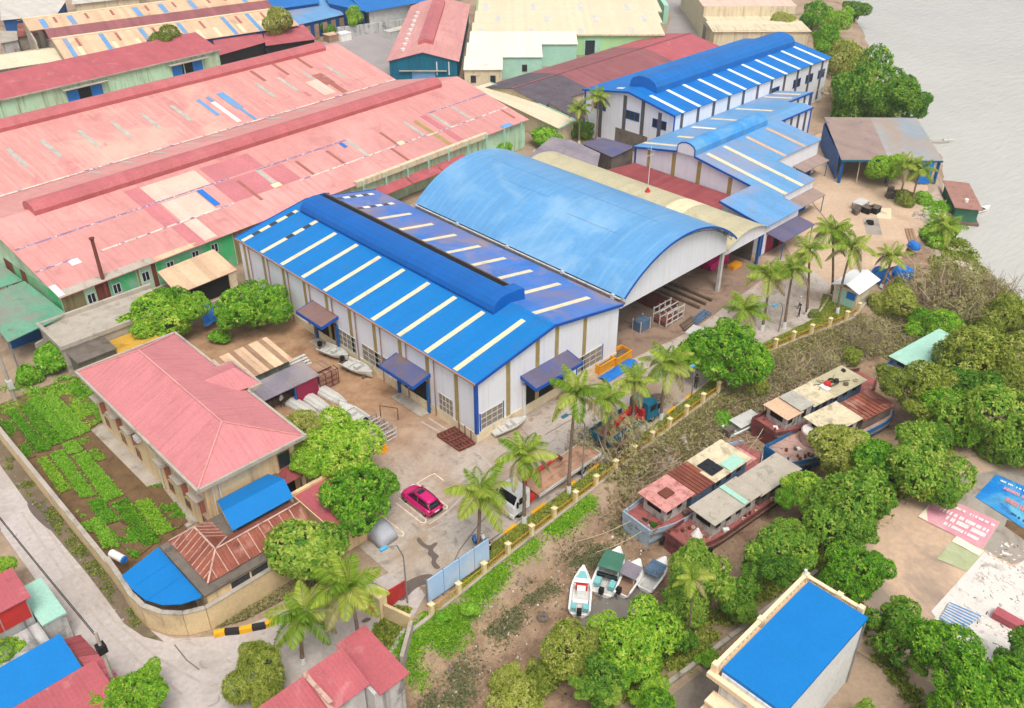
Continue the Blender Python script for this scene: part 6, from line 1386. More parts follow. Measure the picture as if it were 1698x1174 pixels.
def palm(bx, by, tx, ty, fl, label, nf=18, r=.17, group='coconut palms along the fence and shore'):
    b = at(bx, by); zb = float(zf(b[0], b[1])) if b[1] < 38.5 or b[0] > 122 else 0.0
    b = at(bx, by, zb); t = onv(tx, ty, b[1]); h = t[2]-zb
    T = thing('coconut_palm', label, 'palm', (b[0], b[1], zb), 0, group)
    dx = t[0]-b[0]; sg = _rp.uniform(-.25,.25); m = MB(); pts = []; rad = []
    for i in range(9):
        s = i/8; pts.append((dx*s**1.4, sg*math.sin(math.pi*s), h*s)); rad.append(r*(1.35-.35*min(1,s*5))*(1-.3*s))
    m.tube(pts, rad, 8); m.build('trunk', 'palm_bark', T, True)
    MB().tube([(dx,0,h-.5),(dx,0,h+.25)], [r*.75,r*1.0], 7).build('crown_shaft', 'leaf_palm', T)
    if r > .12: MB().cyl((0,0,.0),(pts[1][0]*.6,pts[1][1]*.6,min(.9,h*.12)), r*1.42, r*1.22, 8).build('lime_wash', 'frame_white', T)
    a0 = _rp.uniform(0,6.28); nf = nf+_rp.randrange(-4,3) if nf > 12 else nf; fl *= _rp.uniform(.86,1.08); tl = _rp.uniform(-.18,.18)
    for i in range(nf):
        lev = i/nf; a = a0+i*2.399
        pitch = -R(62)+lev*R(86)+_rp.uniform(-.12,.12)     # young fronds stand, old ones hang
        k = 0 if lev < .35 else 1 if lev < .7 else 2; s = fl*_rp.uniform(.88,1.08)*(.82 if lev < .2 else 1)
        inst('frond', DRY if i >= nf-2 else FRS[k], T, (dx,0,h+.1), (_rp.uniform(-.4,.4), pitch+tl*math.cos(a), a+_rp.uniform(-.25,.25)), (s,s*1.05,s))
    return T
for a in [(596,1078,579,975,4.0,'palm with bent trunk just outside the red gate'),(503,1100,506,1020,3.9,'drooping palm beside the forecourt nearest gatehouse'),
 (792,928,796,818,3.8,'palm with slender trunk in front of the truck cab'),(869,867,868,757,3.7,'palm directly before the white truck cab'),
 (943,817,955,655,3.6,'tall pale trunk palm beside the truck deck'),(1000,758,1006,665,3.3,'palm near the dark truck tailgate'),
 (1051,712,1052,634,3.2,'short palm behind the teal truck cab'),(1096,695,1107,606,4.1,'palm with whitewashed foot right of the teal truck'),
 (1246,572,1236,515,3.6,'palm rising behind the fence mango tree'),(1263,548,1276,458,3.5,'leftmost palm of the row leading to kiosk'),
 (1300,544,1315,447,3.5,'second palm of the row leading to kiosk'),(1337,522,1342,416,3.5,'palm nearest the two walking people'),
 (1379,491,1381,385,3.5,'palm standing behind the white kiosk roof'),(1388,520,1412,413,3.7,'leaning palm crossing in front of kiosk'),
 (1461,476,1479,428,3.5,'palm above the blue heap right of kiosk'),(960,240,961,182,3.2,'left palm of the pair by tall white workshop'),
 (987,242,991,162,3.2,'right palm of the pair by tall white workshop'),(1488,337,1503,274,3.2,'leaning palm before the riverside shed, left of two'),
 (1512,342,1528,282,3.2,'leaning palm before the riverside shed, right of two'),(1568,402,1570,376,3.4,'short stemless palm at the water edge')]: palm(*a)
palm(1137,1065,1147,958,2.0,'slim areca palm with thin trunk between bank trees',11,.09,None)

# ---- ground cover and vegetable beds
def tufts(name, mat, pts_fn, n, ln, wd, seed, spread=.6, k=4):
    g = np.random.default_rng(seed); p = pts_fn(g, n); m_ = len(p)
    P0 = np.repeat(p, k, 0); P0[:, :2] += g.normal(0, ln*.25, (m_*k, 2))
    D = unit(np.concatenate([g.normal(0, spread, (m_*k, 2)), g.uniform(.35, 1.0, (m_*k, 1))], 1)); N = unit(g.normal(0, .5, D.shape)+np.array([0,0,1.0])); N = unit(np.cross(np.cross(D, N), D))
    L = ln*g.uniform(.6, 1.4, m_*k); tint = np.repeat(g.normal(.5, .15, m_), k)+g.normal(0, .1, m_*k)
    return leaf_mesh(name, mat, P0, D, N, L, L*wd, tint, .15)
def inpoly(p, poly):
    x, y = p[:, 0], p[:, 1]; c = np.zeros(len(p), bool); n = len(poly); j = n-1
    for i in range(n):
        xi, yi = poly[i]; xj, yj = poly[j]
        c ^= ((yi > y) != (yj > y)) & (x < (xj-xi)*(y-yi)/(yj-yi+1e-12)+xi); j = i
    return c
def polyfn(poly, patch=0.0, zoff=0.0, z=None):
    a = np.array(poly); lo, hi = a.min(0), a.max(0)
    def fn(g, n):
        p = g.uniform(lo, hi, (n*12, 2)); k = inpoly(p, poly); p = p[k]
        if patch: p = p[hnoise(p[:, 0]*.55, p[:, 1]*.55) > patch*g.uniform(.2, 1.4, len(p))-.2]
        p = p[:n]+(g.normal(0, .38, (len(p[:n]), 2)) if z is None else 0); zz = zf(p[:, 0], p[:, 1]) if z is None else np.full(len(p), z)
        return np.column_stack([p, zz+zoff])
    return fn
def cover(name, label, mat, poly, n, ln, wd=.35, patch=0.0, z=None, spread=.6, seed=5):
    me = tufts(name, mat, polyfn(poly, patch, 0, z), n, ln, wd, seed, spread)
    o = bpy.data.objects.new(name, me); col.objects.link(o); return stuff(o, label, 'plants')
PX = lambda z, *q: [at(x, y, z)[:2] for x, y in q]
cover('lawn_grass', 'short yellowing grass on the strip between kerb and fence', 'leaf_olive', [(33,39.8),(60,40.8),(80,41.8),(88.6,40.6),(95,39.1),(98.5,40.2),(97.6,43.6),(92,41.4),(80,42.9),(60,41.8),(46,41.4),(31.8,41.0)], 9000, .20, .3, z=.01)
cover('creeping_weeds', 'bright green creeper carpet at the fence foot near the gate', 'leaf_mango', PX(-1.2,(662,1085),(672,1120),(690,1135),(730,1090),(775,1050),(795,1012),(840,965),(900,918),(950,878),(985,846),(978,842),(905,894),(835,946),(770,998),(700,1050)), 11000, .18, .55, .14)
cover('mud_scrub', 'sparse grey green weeds scattered on the mud', 'leaf_grey', PX(-1.4,(690,1174),(745,1105),(800,1045),(915,935),(1005,855),(1045,880),(965,955),(885,1000),(825,1070),(775,1170)), 4200, .16, .5, .2)
cover('dry_bank_grass', 'straw coloured dry grass along the bank under the palms', 'leaf_dry', PX(-.8,(1090,735),(1190,670),(1290,590),(1400,540),(1480,520),(1560,560),(1500,590),(1420,570),(1330,620),(1250,660),(1200,710),(1130,760)), 9000, .45, .22, .0)
cover('channel_weeds', 'drab weeds in patches between the barges and bank', 'leaf_dry', PX(-1.3,(1000,800),(1180,690),(1300,640),(1340,650),(1250,700),(1200,730),(1080,800),(1020,860)), 3200, .32, .4, .25)
cover('beach_plants', 'low green plants dotted over the sandy beach', 'leaf_olive', PX(-1.2,(1545,400),(1590,385),(1650,430),(1698,470),(1740,560),(1640,580),(1580,540),(1550,470)), 5200, .42, .45, .15)
cover('shore_reeds', 'green reeds trailing into the river beside the houseboat', 'leaf_lime', PX(-1.6,(1530,350),(1600,355),(1650,378),(1640,385),(1590,378),(1540,395)), 1800, .5, .35, .0)
cover('verge_weeds', 'rough weeds along the foot of the street wall', 'leaf_olive', [(11.8,95),(11.8,62),(11.8,55),(12.2,52.8),(13.0,51.3),(12.6,53.6),(12.85,60),(12.85,95)], 1500, .16, .45, .25, .01)
cover('gate_plants', 'reddish green plants in the verges by the gate', 'leaf_olive', [(21.8,37.6),(25.4,38.9),(28.6,40.6),(27.6,42.0),(24,40.6),(21.6,39.4)], 900, .25, .4, .0, .01)
cover('wall_plants', 'rusty green plants in the bed before the gatehouse wall', 'leaf_dry', [(16.6,49.6),(18.4,48.9),(22.8,48.4),(26.3,47.0),(26.4,49.5)], 1500, .25, .45, .0, .01)
cover('bank_undergrowth', 'mixed undergrowth beneath the bank trees', 'leaf_olive', [(33,24),(46,24),(60,23),(80,23),(96,24),(96,20.5),(80,19.5),(62,19.8),(50,21.6),(36,22.8)], 9000, .40, .35, .1)
cover('garden_corner_weeds', 'unkempt weeds in the far garden corner', 'leaf_lime', [(13.3,88),(13.3,96),(20,94),(28,87),(31,83.4),(21,83),(17,87)], 1500, .32, .4, .2, .01)
cover('court_edge_weeds', 'weeds around the edge of court and house', 'leaf_olive', [(47,8),(50,12),(49.5,17),(53,20),(56,22),(60,20.6),(56,18),(52,12),(50,6)], 1800, .3, .4, .1, .01)
# mango-green vegetable beds, traced in the garden
Z1 = lambda *q: [at(x*.2555, 580+y*.2555, .15)[:2] for x, y in q]
Z1 = lambda *q: [at(x*.3826, 580+y*.3826, .15)[:2] for x, y in q]
beds = [((5,310),(30,298),(150,460),(110,475),'leaf_lime','weedy strip bed along the wall, upper row'),((30,265),(60,253),(217,430),(165,442),'leaf_lime','bushy mixed green bed, upper row, second from wall'),
 ((88,245),(125,233),(272,400),(225,415),'leaf_mango','blue green bed, upper row, third from wall'),((125,215),(165,200),(332,375),(285,390),'leaf_lime','bright lime bed, upper row, fourth from wall'),
 ((185,200),(225,185),(387,350),(345,370),'leaf_lime','bright lime bed, upper row, fifth from wall'),((250,185),(285,170),(425,315),(390,335),'leaf_mango','patchy dark bed, upper row, sixth from wall'),
 ((300,155),(330,145),(375,185),(340,200),'leaf_lime','small square lime bed at far garden end'),((390,245),(430,230),(458,295),(435,312),'leaf_lime','short lime bed against the office wall'),
 ((165,475),(195,462),(303,600),(265,620),'leaf_mango','leafy dark bed along the wall, lower row'),((218,450),(265,435),(412,630),(360,640),'leaf_lime','long lime bed with a bare hole, lower row'),
 ((275,405),(325,392),(355,440),(300,450),'leaf_lime','small yellow lime bed in garden centre'),((320,460),(365,440),(528,630),(460,655),'leaf_lime','dense grassy green bed, lower row centre'),
 ((340,390),(375,378),(455,470),(425,480),'leaf_mango','thin seedling bed beside bare soil'),((385,655),(430,640),(512,740),(450,758),'leaf_lime','mid green bed below the long lime bed'),
 ((450,765),(512,745),(655,850),(590,900),'leaf_lime','weedy bed near the white barrel'),((490,665),(545,645),(690,830),(630,850),'leaf_mango','dark cabbage bed near the blue corner roof'),
 ((585,660),(640,645),(750,780),(690,800),'leaf_mango','dark cabbage bed beside the narrow path bed'),((640,590),(690,580),(812,745),(770,770),'leaf_mango','narrow weedy bed along the concrete path'),
 ((325,690),(355,700),(440,800),(375,785),'leaf_lime','weedy clump bed on the wall side, lower row'),((390,735),(430,725),(512,850),(455,860),'leaf_lime','bright bed against the wall at garden foot')]
for i, (a, b, c_, d_, mt, lb) in enumerate(beds):
    q = Z1(a, b, c_, d_); mA = [(q[0][k]+q[1][k])/2 for k in range(2)]; mB = [(q[2][k]+q[3][k])/2 for k in range(2)]
    q = [tuple(mm[k]+(v[k]-mm[k])*1.16 for k in range(2)) for v, mm in ((q[0],mA),(q[1],mA),(q[2],mB),(q[3],mB))]; ctr = (sum(p[0] for p in q)/4, sum(p[1] for p in q)/4)
    T = thing('vegetable_bed', lb, 'garden bed', (*ctr,0), 0, 'vegetable beds in the walled garden')
    WB().prism(q if (q[1][0]-q[0][0])*(q[2][1]-q[0][1])-(q[1][1]-q[0][1])*(q[2][0]-q[0][0]) > 0 else q[::-1], 0, .12).build('soil_ridge', 'soil', T)
    area = abs(sum(q[k][0]*q[(k+1)%4][1]-q[(k+1)%4][0]*q[k][1] for k in range(4)))/2
    sparse = 'seedling' in lb or 'patchy' in lb or 'weedy' in lb
    me = tufts('greens', mt, polyfn(q, .35 if sparse else 0.0, 0, .12), int(area*(60 if sparse else 150)), .17, .55, 100+i, .9)
    me.transform(Matrix.Translation((-ctr[0],-ctr[1],0))); o = bpy.data.objects.new('greens', me); col.objects.link(o); o.parent = T; o['kind'] = 'stuff'
# dead branches and stones on the bank
g = random.Random(4); m = MB()
for i in range(700):
    u_ = g.random(); x = 62+u_*40; y = float(np.interp(x, [60,80,96,104], [36.8,38.6,36,33]))+g.uniform(-3.2,1.6); z = float(zf(x, y))
    a = g.uniform(0,6.28); L = g.uniform(.5,1.9); m.tube([(x,y,z+.05),(x+math.cos(a)*L*.5,y+math.sin(a)*L*.5,z+g.uniform(.2,.7)),(x+math.cos(a)*L,y+math.sin(a)*L,z+g.uniform(.05,.8))], [.05,.035,.012], 4)
stuff(m.build('dead_branches', 'twig'), 'tangle of pale dead branches on the bank', 'branches')
def stones(name, label, mat, fn, n, s0, s1, seed):
    g = random.Random(seed); m = MB()
    for i in range(n):
        x, y = fn(g); z = float(zf(x, y)); s = g.uniform(s0, s1)*(1 if g.random() < .9 else 1.8); q = [(x+g.uniform(-s,s)*.3+s*math.cos(t)*g.uniform(.6,1), y+s*math.sin(t)*g.uniform(.6,1)) for t in (0,1.26,2.5,3.8,5.0)]
        m.add([(a,b,z-.05) for a, b in q]+[(x+(a-x)*.6,y+(b-y)*.6,z+s*g.uniform(.4,.9)) for a, b in q], [(0,1,6,5),(1,2,7,6),(2,3,8,7),(3,4,9,8),(4,0,5,9),(5,6,7,8,9)])
    return stuff(m.build(name, mat), label, 'stones')
def mudpt(g):
    x = g.uniform(24,72); return x, g.uniform(30.5, 37.4)
stones('mud_rubble', 'brick bits and stones strewn over the mud', 'concrete', mudpt, 1300, .03, .11, 8)
stones('mud_clods', 'dark clods of dried mud', 'concrete_dark', lambda g: (g.uniform(22,72), g.uniform(26.5,37.4)), 900, .03, .14, 18)
stones('yard_litter', 'specks of grit and litter on the yard', 'scrap', lambda g: (g.uniform(31,46), g.uniform(44,90)), 220, .02, .06, 19)
stones('mud_litter', 'pale scraps of litter on the mud', 'plastic_white', lambda g: (g.uniform(30,66), g.uniform(32.5,37.2)), 60, .04, .11, 9)
stones('bank_rubble', 'rubble heap below the fence beside the dry scrub', 'concrete', lambda g: (g.uniform(52,66), g.uniform(35.5,39)), 260, .08, .24, 10)
stones('garden_stones', 'small stones along the street edge', 'concrete', lambda g: (g.gauss(11.7,.25), g.uniform(55,84)), 70, .04, .12, 12)
stones('shore_rubble', 'rubble and rock on the shore by the houseboat', 'concrete', lambda g: (g.uniform(128,136), g.uniform(43.5,47)), 160, .1, .4, 13)
stones('river_flotsam', 'tiny clumps of water weed floating on the river', 'leaf_olive', lambda g: [(200,72),(205,70),(185,62),(176,58),(232,96),(230,98)][g.randrange(6)], 6, .3, .5, 14)

# ================================================================== vehicles
mk('paint_magenta', C(206,20,110,.92), .25, .03, 1, spec=.55, fine=.02)
mk('paint_teal', C(10,110,140,.9), .35, .08, 1, spec=.5)
mk('glass_car', C(30,34,40), .08, .05, 1, spec=.6)
mk('chrome', C(190,190,194), .25, .05, 1, metal=.8)
mk('tail_red', C(150,16,30), .3, .05, 1, spec=.5)
mk('cover_silver', C(178,180,188,.9), .5, .05, 1, bump=.04, bscale=3)
mk('deck_brown', C(190,148,120,.9), .85, .12, .8, dirt=(C(150,112,88),.5,.7,.9), streak=(1,.25,C(140,104,84),.5))
mk('hull_grey', C(206,204,196,.92), .45, .08, .9, dirt=(C(164,156,142),.54,.76,1.1))
mk('hull_white', C(236,236,232,.95), .4, .05, 1, dirt=(C(190,180,165),.58,.8,1.5))
mk('hull_blue', C(24,112,168,.9), .6, .12, .8, dirt=(C(120,110,100),.56,.74,1.2))
mk('hull_paleblue', C(170,190,206,.9), .65, .12, .8, dirt=(C(120,104,92),.54,.72,1.1))
mk('hull_maroon', C(132,70,68,.88), .8, .2, .8, dirt=(C(96,70,60),.46,.66,1.1), dirt2=(C(160,120,104),.58,.72,1.8))
mk('deck_red', C(168,94,90,.88), .85, .2, .8, dirt=(C(126,92,78),.46,.64,1.2), dirt2=(C(200,164,146),.58,.7,2.4))
mk('deck_pinkgrey', C(196,160,146,.9), .85, .14, .8, dirt=(C(150,124,108),.5,.7,1.0))
mk('roof_pink', C(216,152,144,.9), .75, .14, .8, dirt=(C(180,112,100),.48,.66,1.4), dirt2=(C(230,206,190),.6,.7,2.2))
mk('roof_cream', C(222,208,174,.92), .75, .10, .6, dirt=(C(186,170,140),.48,.66,.8), dirt2=(C(140,116,94),.6,.72,1.6))
mk('roof_greyply', C(186,176,160,.9), .85, .12, .7, dirt=(C(140,130,116),.54,.74,1.0))
mk('cabin_blue', C(92,118,146,.9), .7, .2, .9, dirt=(C(80,72,66),.52,.7,1.4), streak=(0,.3,C(60,56,56),.6))
mk('cabin_white', C(196,192,184,.9), .8, .15, .9, dirt=(C(122,104,92),.5,.68,1.6), streak=(0,.3,C(110,84,70),.6))
mk('cushion_aqua', C(128,196,196,.9), .6, .1, 1)
mk('canvas_green', C(70,122,100,.9), .75, .12, .8, dirt=(C(110,140,120),.52,.72,.9))
mk('rope', C(196,176,146,.9), .9, .2, 3)

def wheel(T, x, y, r=.34, w_=.22, par=None):
    t = MB().torus((x,y,r), (0,1,0), r*.72, r*.28, 14, 6).build('wheel', 'rubber', T, True)
    MB().cyl((x,y-w_*.35,r),(x,y+w_*.35,r),r*.5,r*.5,10).build('rim', 'steel', t)
def lerp_ring(sec, x): return [(x, y, z) for y, z in sec]
def car_body(T, paint):
    # stations: x, half width at sill / belt, sill z, belt z, deck z
    st = [(-2.08,.62,.66,.42,.62,.66),(-1.95,.80,.82,.30,.78,.84),(-1.5,.86,.88,.24,.88,.93),(-.8,.87,.885,.22,.92,.97),(.4,.87,.89,.22,.93,.99),(.95,.87,.885,.23,.92,.98),(1.4,.86,.87,.26,.86,.95),(1.85,.80,.80,.30,.72,.84),(2.08,.62,.64,.42,.60,.68)]
    m = MB(); rings = []
    for x, a, b, zs, zb, zd in st:
        rings.append([(x,-a,zs),(x,-b-.02,(zs+zb)/2),(x,-b,zb),(x,-b*.82,zd),(x,-b*.4,zd+.03),(x,b*.4,zd+.03),(x,b*.82,zd),(x,b,zb),(x,b+.02,(zs+zb)/2),(x,a,zs)])
    B = None; m.loft(rings); B = m.build('body', paint, T, True)
    # greenhouse (dark glass) and roof panel
    gs = [(-1.95,.66,.92,.64,.95),(-1.45,.74,.95,.60,1.38),(-.9,.75,.96,.60,1.50),(.1,.75,.97,.60,1.52),(.55,.74,.97,.58,1.42),(1.15,.70,.96,.66,.98)]
    m = MB(); m.loft([[(x,-a,za),(x,-b,zb),(x,-b*.5,zb+.03),(x,b*.5,zb+.03),(x,b,zb),(x,a,za)] for x, a, za, b, zb in gs]); m.build('window_glass', 'glass_car', T, True)
    m = MB(); m.loft([[(x,-b,z0),(x,-b*.5,z0+.045),(x,b*.5,z0+.045),(x,b,z0),(x,b*.5,z0-.02),(x,-b*.5,z0-.02)] for x, b, z0 in ((-1.62,.55,1.36),(-1.3,.60,1.46),(-.9,.62,1.525),(.1,.62,1.545),(.5,.59,1.47))]); Rf = m.build('roof', paint, T, True)
    MB().slab([(-.25,-.36,1.60),(.25,-.36,1.585),(.25,.36,1.585),(-.25,.36,1.60)], .02).build('sunroof', 'glass_car', Rf)
    for s in (-1, 1):
        MB().tube([(1.12,s*.69,.99),(.52,s*.6,1.46)], .035, 4).build('front_pillar', paint, T); MB().tube([(-.35,s*.76,.97),(-.35,s*.61,1.53)], .035, 4).build('centre_pillar', paint, T); MB().tube([(-1.98,s*.66,.95),(-1.5,s*.6,1.38)], .05, 4).build('rear_pillar', paint, T)
        MB().box(1.78,2.02,s*.62-.16,s*.62+.16,.66,.76).build('headlight', 'frame_white', T); MB().box(-2.10,-1.96,s*.64-.14,s*.64+.14,.70,.84).build('tail_light', 'tail_red', T)
        MB().box(.85,1.0,s*.98-.08,s*.98+.08,.98,1.1).build('mirror', paint, T)
        for x in (-1.3, 1.32): wheel(T, x, s*.80)
    MB().box(-2.13,-2.06,-.26,.26,.55,.66).build('number_plate', 'frame_white', T); MB().box(-2.14,-2.02,-.7,.7,.36,.52).build('rear_bumper', 'rubber', T)
a, b = at(669,826.5), at(697,847); hd = math.atan2(a[1]-b[1], a[0]-b[0]); ctr = at(699,833,.3)
T = thing('parked_car', 'magenta hatchback car parked in the marked bay', 'car', (ctr[0],ctr[1],.012), hd); car_body(T, 'paint_magenta')
c0 = at(620,876,.4); T = thing('covered_car', 'car hidden under a silver fabric cover beneath mango tree', 'car', (c0[0],c0[1],.012), hd)
m = MB(); rings = []
for i, (x, a, z) in enumerate([(-2.2,.7,.7),(-2.1,.9,.98),(-1.75,.95,1.12),(-1.1,.96,1.44),(.1,.96,1.48),(.7,.95,1.3),(1.15,.94,1.02),(2.0,.88,.86),(2.2,.66,.6)]):
    w1 = .04*math.sin(i*2.3); rings.append([(x,-a-.06+w1,.05),(x,-a,.5*z),(x,-a*.86,z*.86),(x,-a*.5,z),(x,a*.5,z),(x,a*.86,z*.86),(x,a,.5*z),(x,a+.06-w1,.05)])
m.loft(rings); m.build('cover', 'cover_silver', T, True)
for s in (-1,1):
    for x in (-1.3,1.3): wheel(T, x, s*.82, .3)

def truck(label, loc, rz, paint, L, deck, boards, crane):
    T = thing('crane_truck', label, 'truck', loc, rz)
    MB().box(-L,1.0,-.45,.45,.6,.85).build('chassis', 'rubber', T)
    m = MB(); m.loft([[(x,-a,z0),(x,-a,z1),(x,-a*.92,z2),(x,a*.92,z2),(x,a,z1),(x,a,z0)] for x, a, z0, z1, z2 in ((-.35,1.15,.7,2.5,2.75),(1.0,1.17,.7,2.5,2.78),(1.45,1.17,.65,1.75,1.85),(1.62,1.1,.6,1.5,1.62))]); Cb = m.build('cab', paint, T)
    MB().slab([(1.09,-1.02,2.52),(1.46,-1.04,1.80),(1.46,1.04,1.80),(1.09,1.02,2.52)], .03, 0, .05).build('windscreen', 'glass_car', Cb)
    for s in (-1,1):
        MB().box(.1,1.0,s*1.175-.01,s*1.175+.01,1.65,2.35).build('side_window', 'glass_car', Cb); MB().box(1.60,1.66,s*.8-.2,s*.8+.2,.9,1.1).build('headlight', 'frame_white', Cb); MB().beam((1.3,s*1.3,1.6),(1.3,s*1.3,2.2),.14).build('mirror', 'rubber', Cb)
        for x in (.75,-L+1.2,-L+2.4,): wheel(T, x, s*1.0, .5, .3)
    MB().box(1.55,1.72,-1.15,1.15,.4,.75).build('bumper', paint, T)
    D = MB().box(-L,-1.5,-1.2,1.2,1.1,1.25).build('deck', deck, T)
    for s in (-1,1): MB().box(-L,-1.5,s*1.22-.04,s*1.22+.04,1.0,1.0+boards).build('side_board', 'galv' if boards < .6 else paint, T)
    MB().box(-L-.08,-L,-1.22,1.22,1.0,1.0+boards).build('tailgate', 'galv' if boards < .6 else paint, T)
    if crane:
        MB().box(-1.3,-.5,-1.0,1.0,.8,1.3).build('crane_base', 'red_steel', T); MB().cyl((-.9,0,1.3),(-.9,0,3.0),.22,.18,8).build('crane_column', 'red_steel', T)
        bm = MB().beam((-.9,0,2.9),(-4.4,-.5,2.2),.3,.36).build('crane_boom', 'red_steel', T); MB().beam((-4.2,-.47,2.24),(-6.0,-.75,1.9),.2,.24).build('boom_extension', 'red_steel', bm)
        MB().beam((-5.9,-.74,2.1),(-6.4,-.74,1.5),.36,.36).build('hook_block', 'rust_steel', bm); MB().box(-.75,-.4,-.9,-.3,1.3,2.1).build('crane_control', 'red_steel', T)
    return T
a = at(868,846); truck('white cab crane truck with long brown flat deck and red boom', (42.75,43.0,.012), R(180), 'white_paint', 9.9, 'deck_brown', .32, True)
a = at(1075,690); T = truck('dark truck with teal cab and red crane parked beyond the flatbed', (60.6,43.45,.012), R(0), 'paint_teal', 6.4, 'deck_brown', .75, True)

def motorbike(label, loc, rz, paint):
    T = thing('motorbike', label, 'motorbike', loc, rz)
    for x in (-.62,.62): w_ = MB().torus((x,0,.3),(0,1,0),.24,.06,12,5).build('wheel', 'rubber', T)
    m = MB(); m.loft([[(x,-a,z0),(x,-a,z1),(x,a,z1),(x,a,z0)] for x, a, z0, z1 in ((-.75,.08,.55,.68),(-.3,.14,.4,.72),(.1,.12,.3,.6),(.45,.14,.4,.9))]); m.build('body', paint, T)
    MB().box(-.7,.0,-.13,.13,.72,.80).build('seat', 'rubber', T); MB().beam((.48,-.32,1.02),(.48,.32,1.02),.04).build('handlebar', 'steel', T); MB().beam((.62,0,.3),(.47,0,1.0),.06).build('fork', 'steel', T)
    MB().box(.5,.66,-.14,.14,.75,.95).build('front_fairing', paint, T)
a = at(798,920); b = at(810,912)
motorbike('blue and white motorbike at foot of the slender palm', (a[0]+.3,a[1]+.9,.01), R(70), 'plastic_blue'); motorbike('white motorbike parked beside the blue one', (b[0]+.2,b[1]+.6,.01), R(80), 'plastic_white')
a = at(555,830); motorbike('dark motorbike under the mango by annexe', (a[0],a[1],.01), R(20), 'kerb_black')

# ================================================================== people
def person(label, loc, rz, shirt, trousers, helmet=None, step=.12):
    T = thing('person', label, 'person', (loc[0],loc[1],loc[2]), rz)
    V = [(0,0,.95),(0,0,1.15),(0,0,1.38),(0,0,1.50),(0,0,1.60),(0,.17,1.42),(.04,.25,1.16),(.14,.24,.93),(0,-.17,1.42),(-.04,-.25,1.16),(.06,-.25,.92),(0,.10,.92),(step*.6,.11,.50),(step,.12,.08),(step+.14,.12,.05),(0,-.10,.92),(-step*.2,-.11,.50),(-step,-.12,.08),(-step+.14,-.12,.05),(.01,0,1.70)]
    E_ = [(0,1),(1,2),(2,3),(3,4),(4,19),(2,5),(5,6),(6,7),(2,8),(8,9),(9,10),(0,11),(11,12),(12,13),(13,14),(0,15),(15,16),(16,17),(17,18)]
    rad = [.14,.13,.15,.06,.09,.065,.045,.035,.065,.045,.035,.09,.065,.045,.035,.09,.065,.045,.035,.085]
    me = bpy.data.meshes.new('body'); me.from_pydata(V, E_, []); o = bpy.data.objects.new('body', me); col.objects.link(o); o.parent = T
    sk = o.modifiers.new('skin', 'SKIN'); o.modifiers.new('sub', 'SUBSURF').levels = 1; o.modifiers['sub'].render_levels = 1
    for i, s in enumerate(me.skin_vertices[0].data): s.radius = (rad[i], rad[i]); s.use_root = (i == 0)
    m = bpy.data.materials.new('clothes'); m.use_nodes = True; n = m.node_tree.nodes; l = m.node_tree.links
    tc = n.new('ShaderNodeTexCoord'); sp = n.new('ShaderNodeSeparateXYZ'); l.new(tc.outputs['Object'], sp.inputs[0]); r = n.new('ShaderNodeValToRGB'); r.color_ramp.interpolation = 'CONSTANT'
    dv = n.new('ShaderNodeMath'); dv.operation = 'DIVIDE'; dv.inputs[1].default_value = 1.8; l.new(sp.outputs[2], dv.inputs[0]); l.new(dv.outputs[0], r.inputs[0])
    e = r.color_ramp.elements; e[0].position = 0; e[0].color = (*trousers,1); e[1].position = .53; e[1].color = (*shirt,1); x = e.new(.84); x.color = (*C(196,146,116),1)
    l.new(r.outputs[0], n['Principled BSDF'].inputs['Base Color']); me.materials.append(m)
    hm = MB(); hm.loft([[(.0+rr*math.cos(t),rr*math.sin(t),z) for t in np.linspace(0,2*math.pi,10,endpoint=False)] for rr, z in ((.115,1.66),(.12,1.72),(.09,1.79),(.03,1.82))]); hm.build('hair' if helmet is None else 'helmet', helmet or 'rubber', T, True)
    return T
a = at(1324,526); person('person in dark clothes walking on the yard road near palms', (a[0],a[1],.01), R(120), C(70,62,70), C(36,42,66), 'rubber')
a = at(1327,521); person('person in pale shirt and white helmet behind the dark clothed walker', (a[0]+1.0,a[1]+.8,.01), R(110), C(214,212,208), C(60,66,90), 'plastic_white')
a = at(460,664); person('person in white shirt working at the container workshop', (35.9,70.9,.01), R(-60), C(226,226,226), C(50,52,60))
a = at(1160,650); person('person in dark clothes by the fence beneath the mango', (69.4,42.9,.01), R(200), C(50,46,52), C(40,38,44))

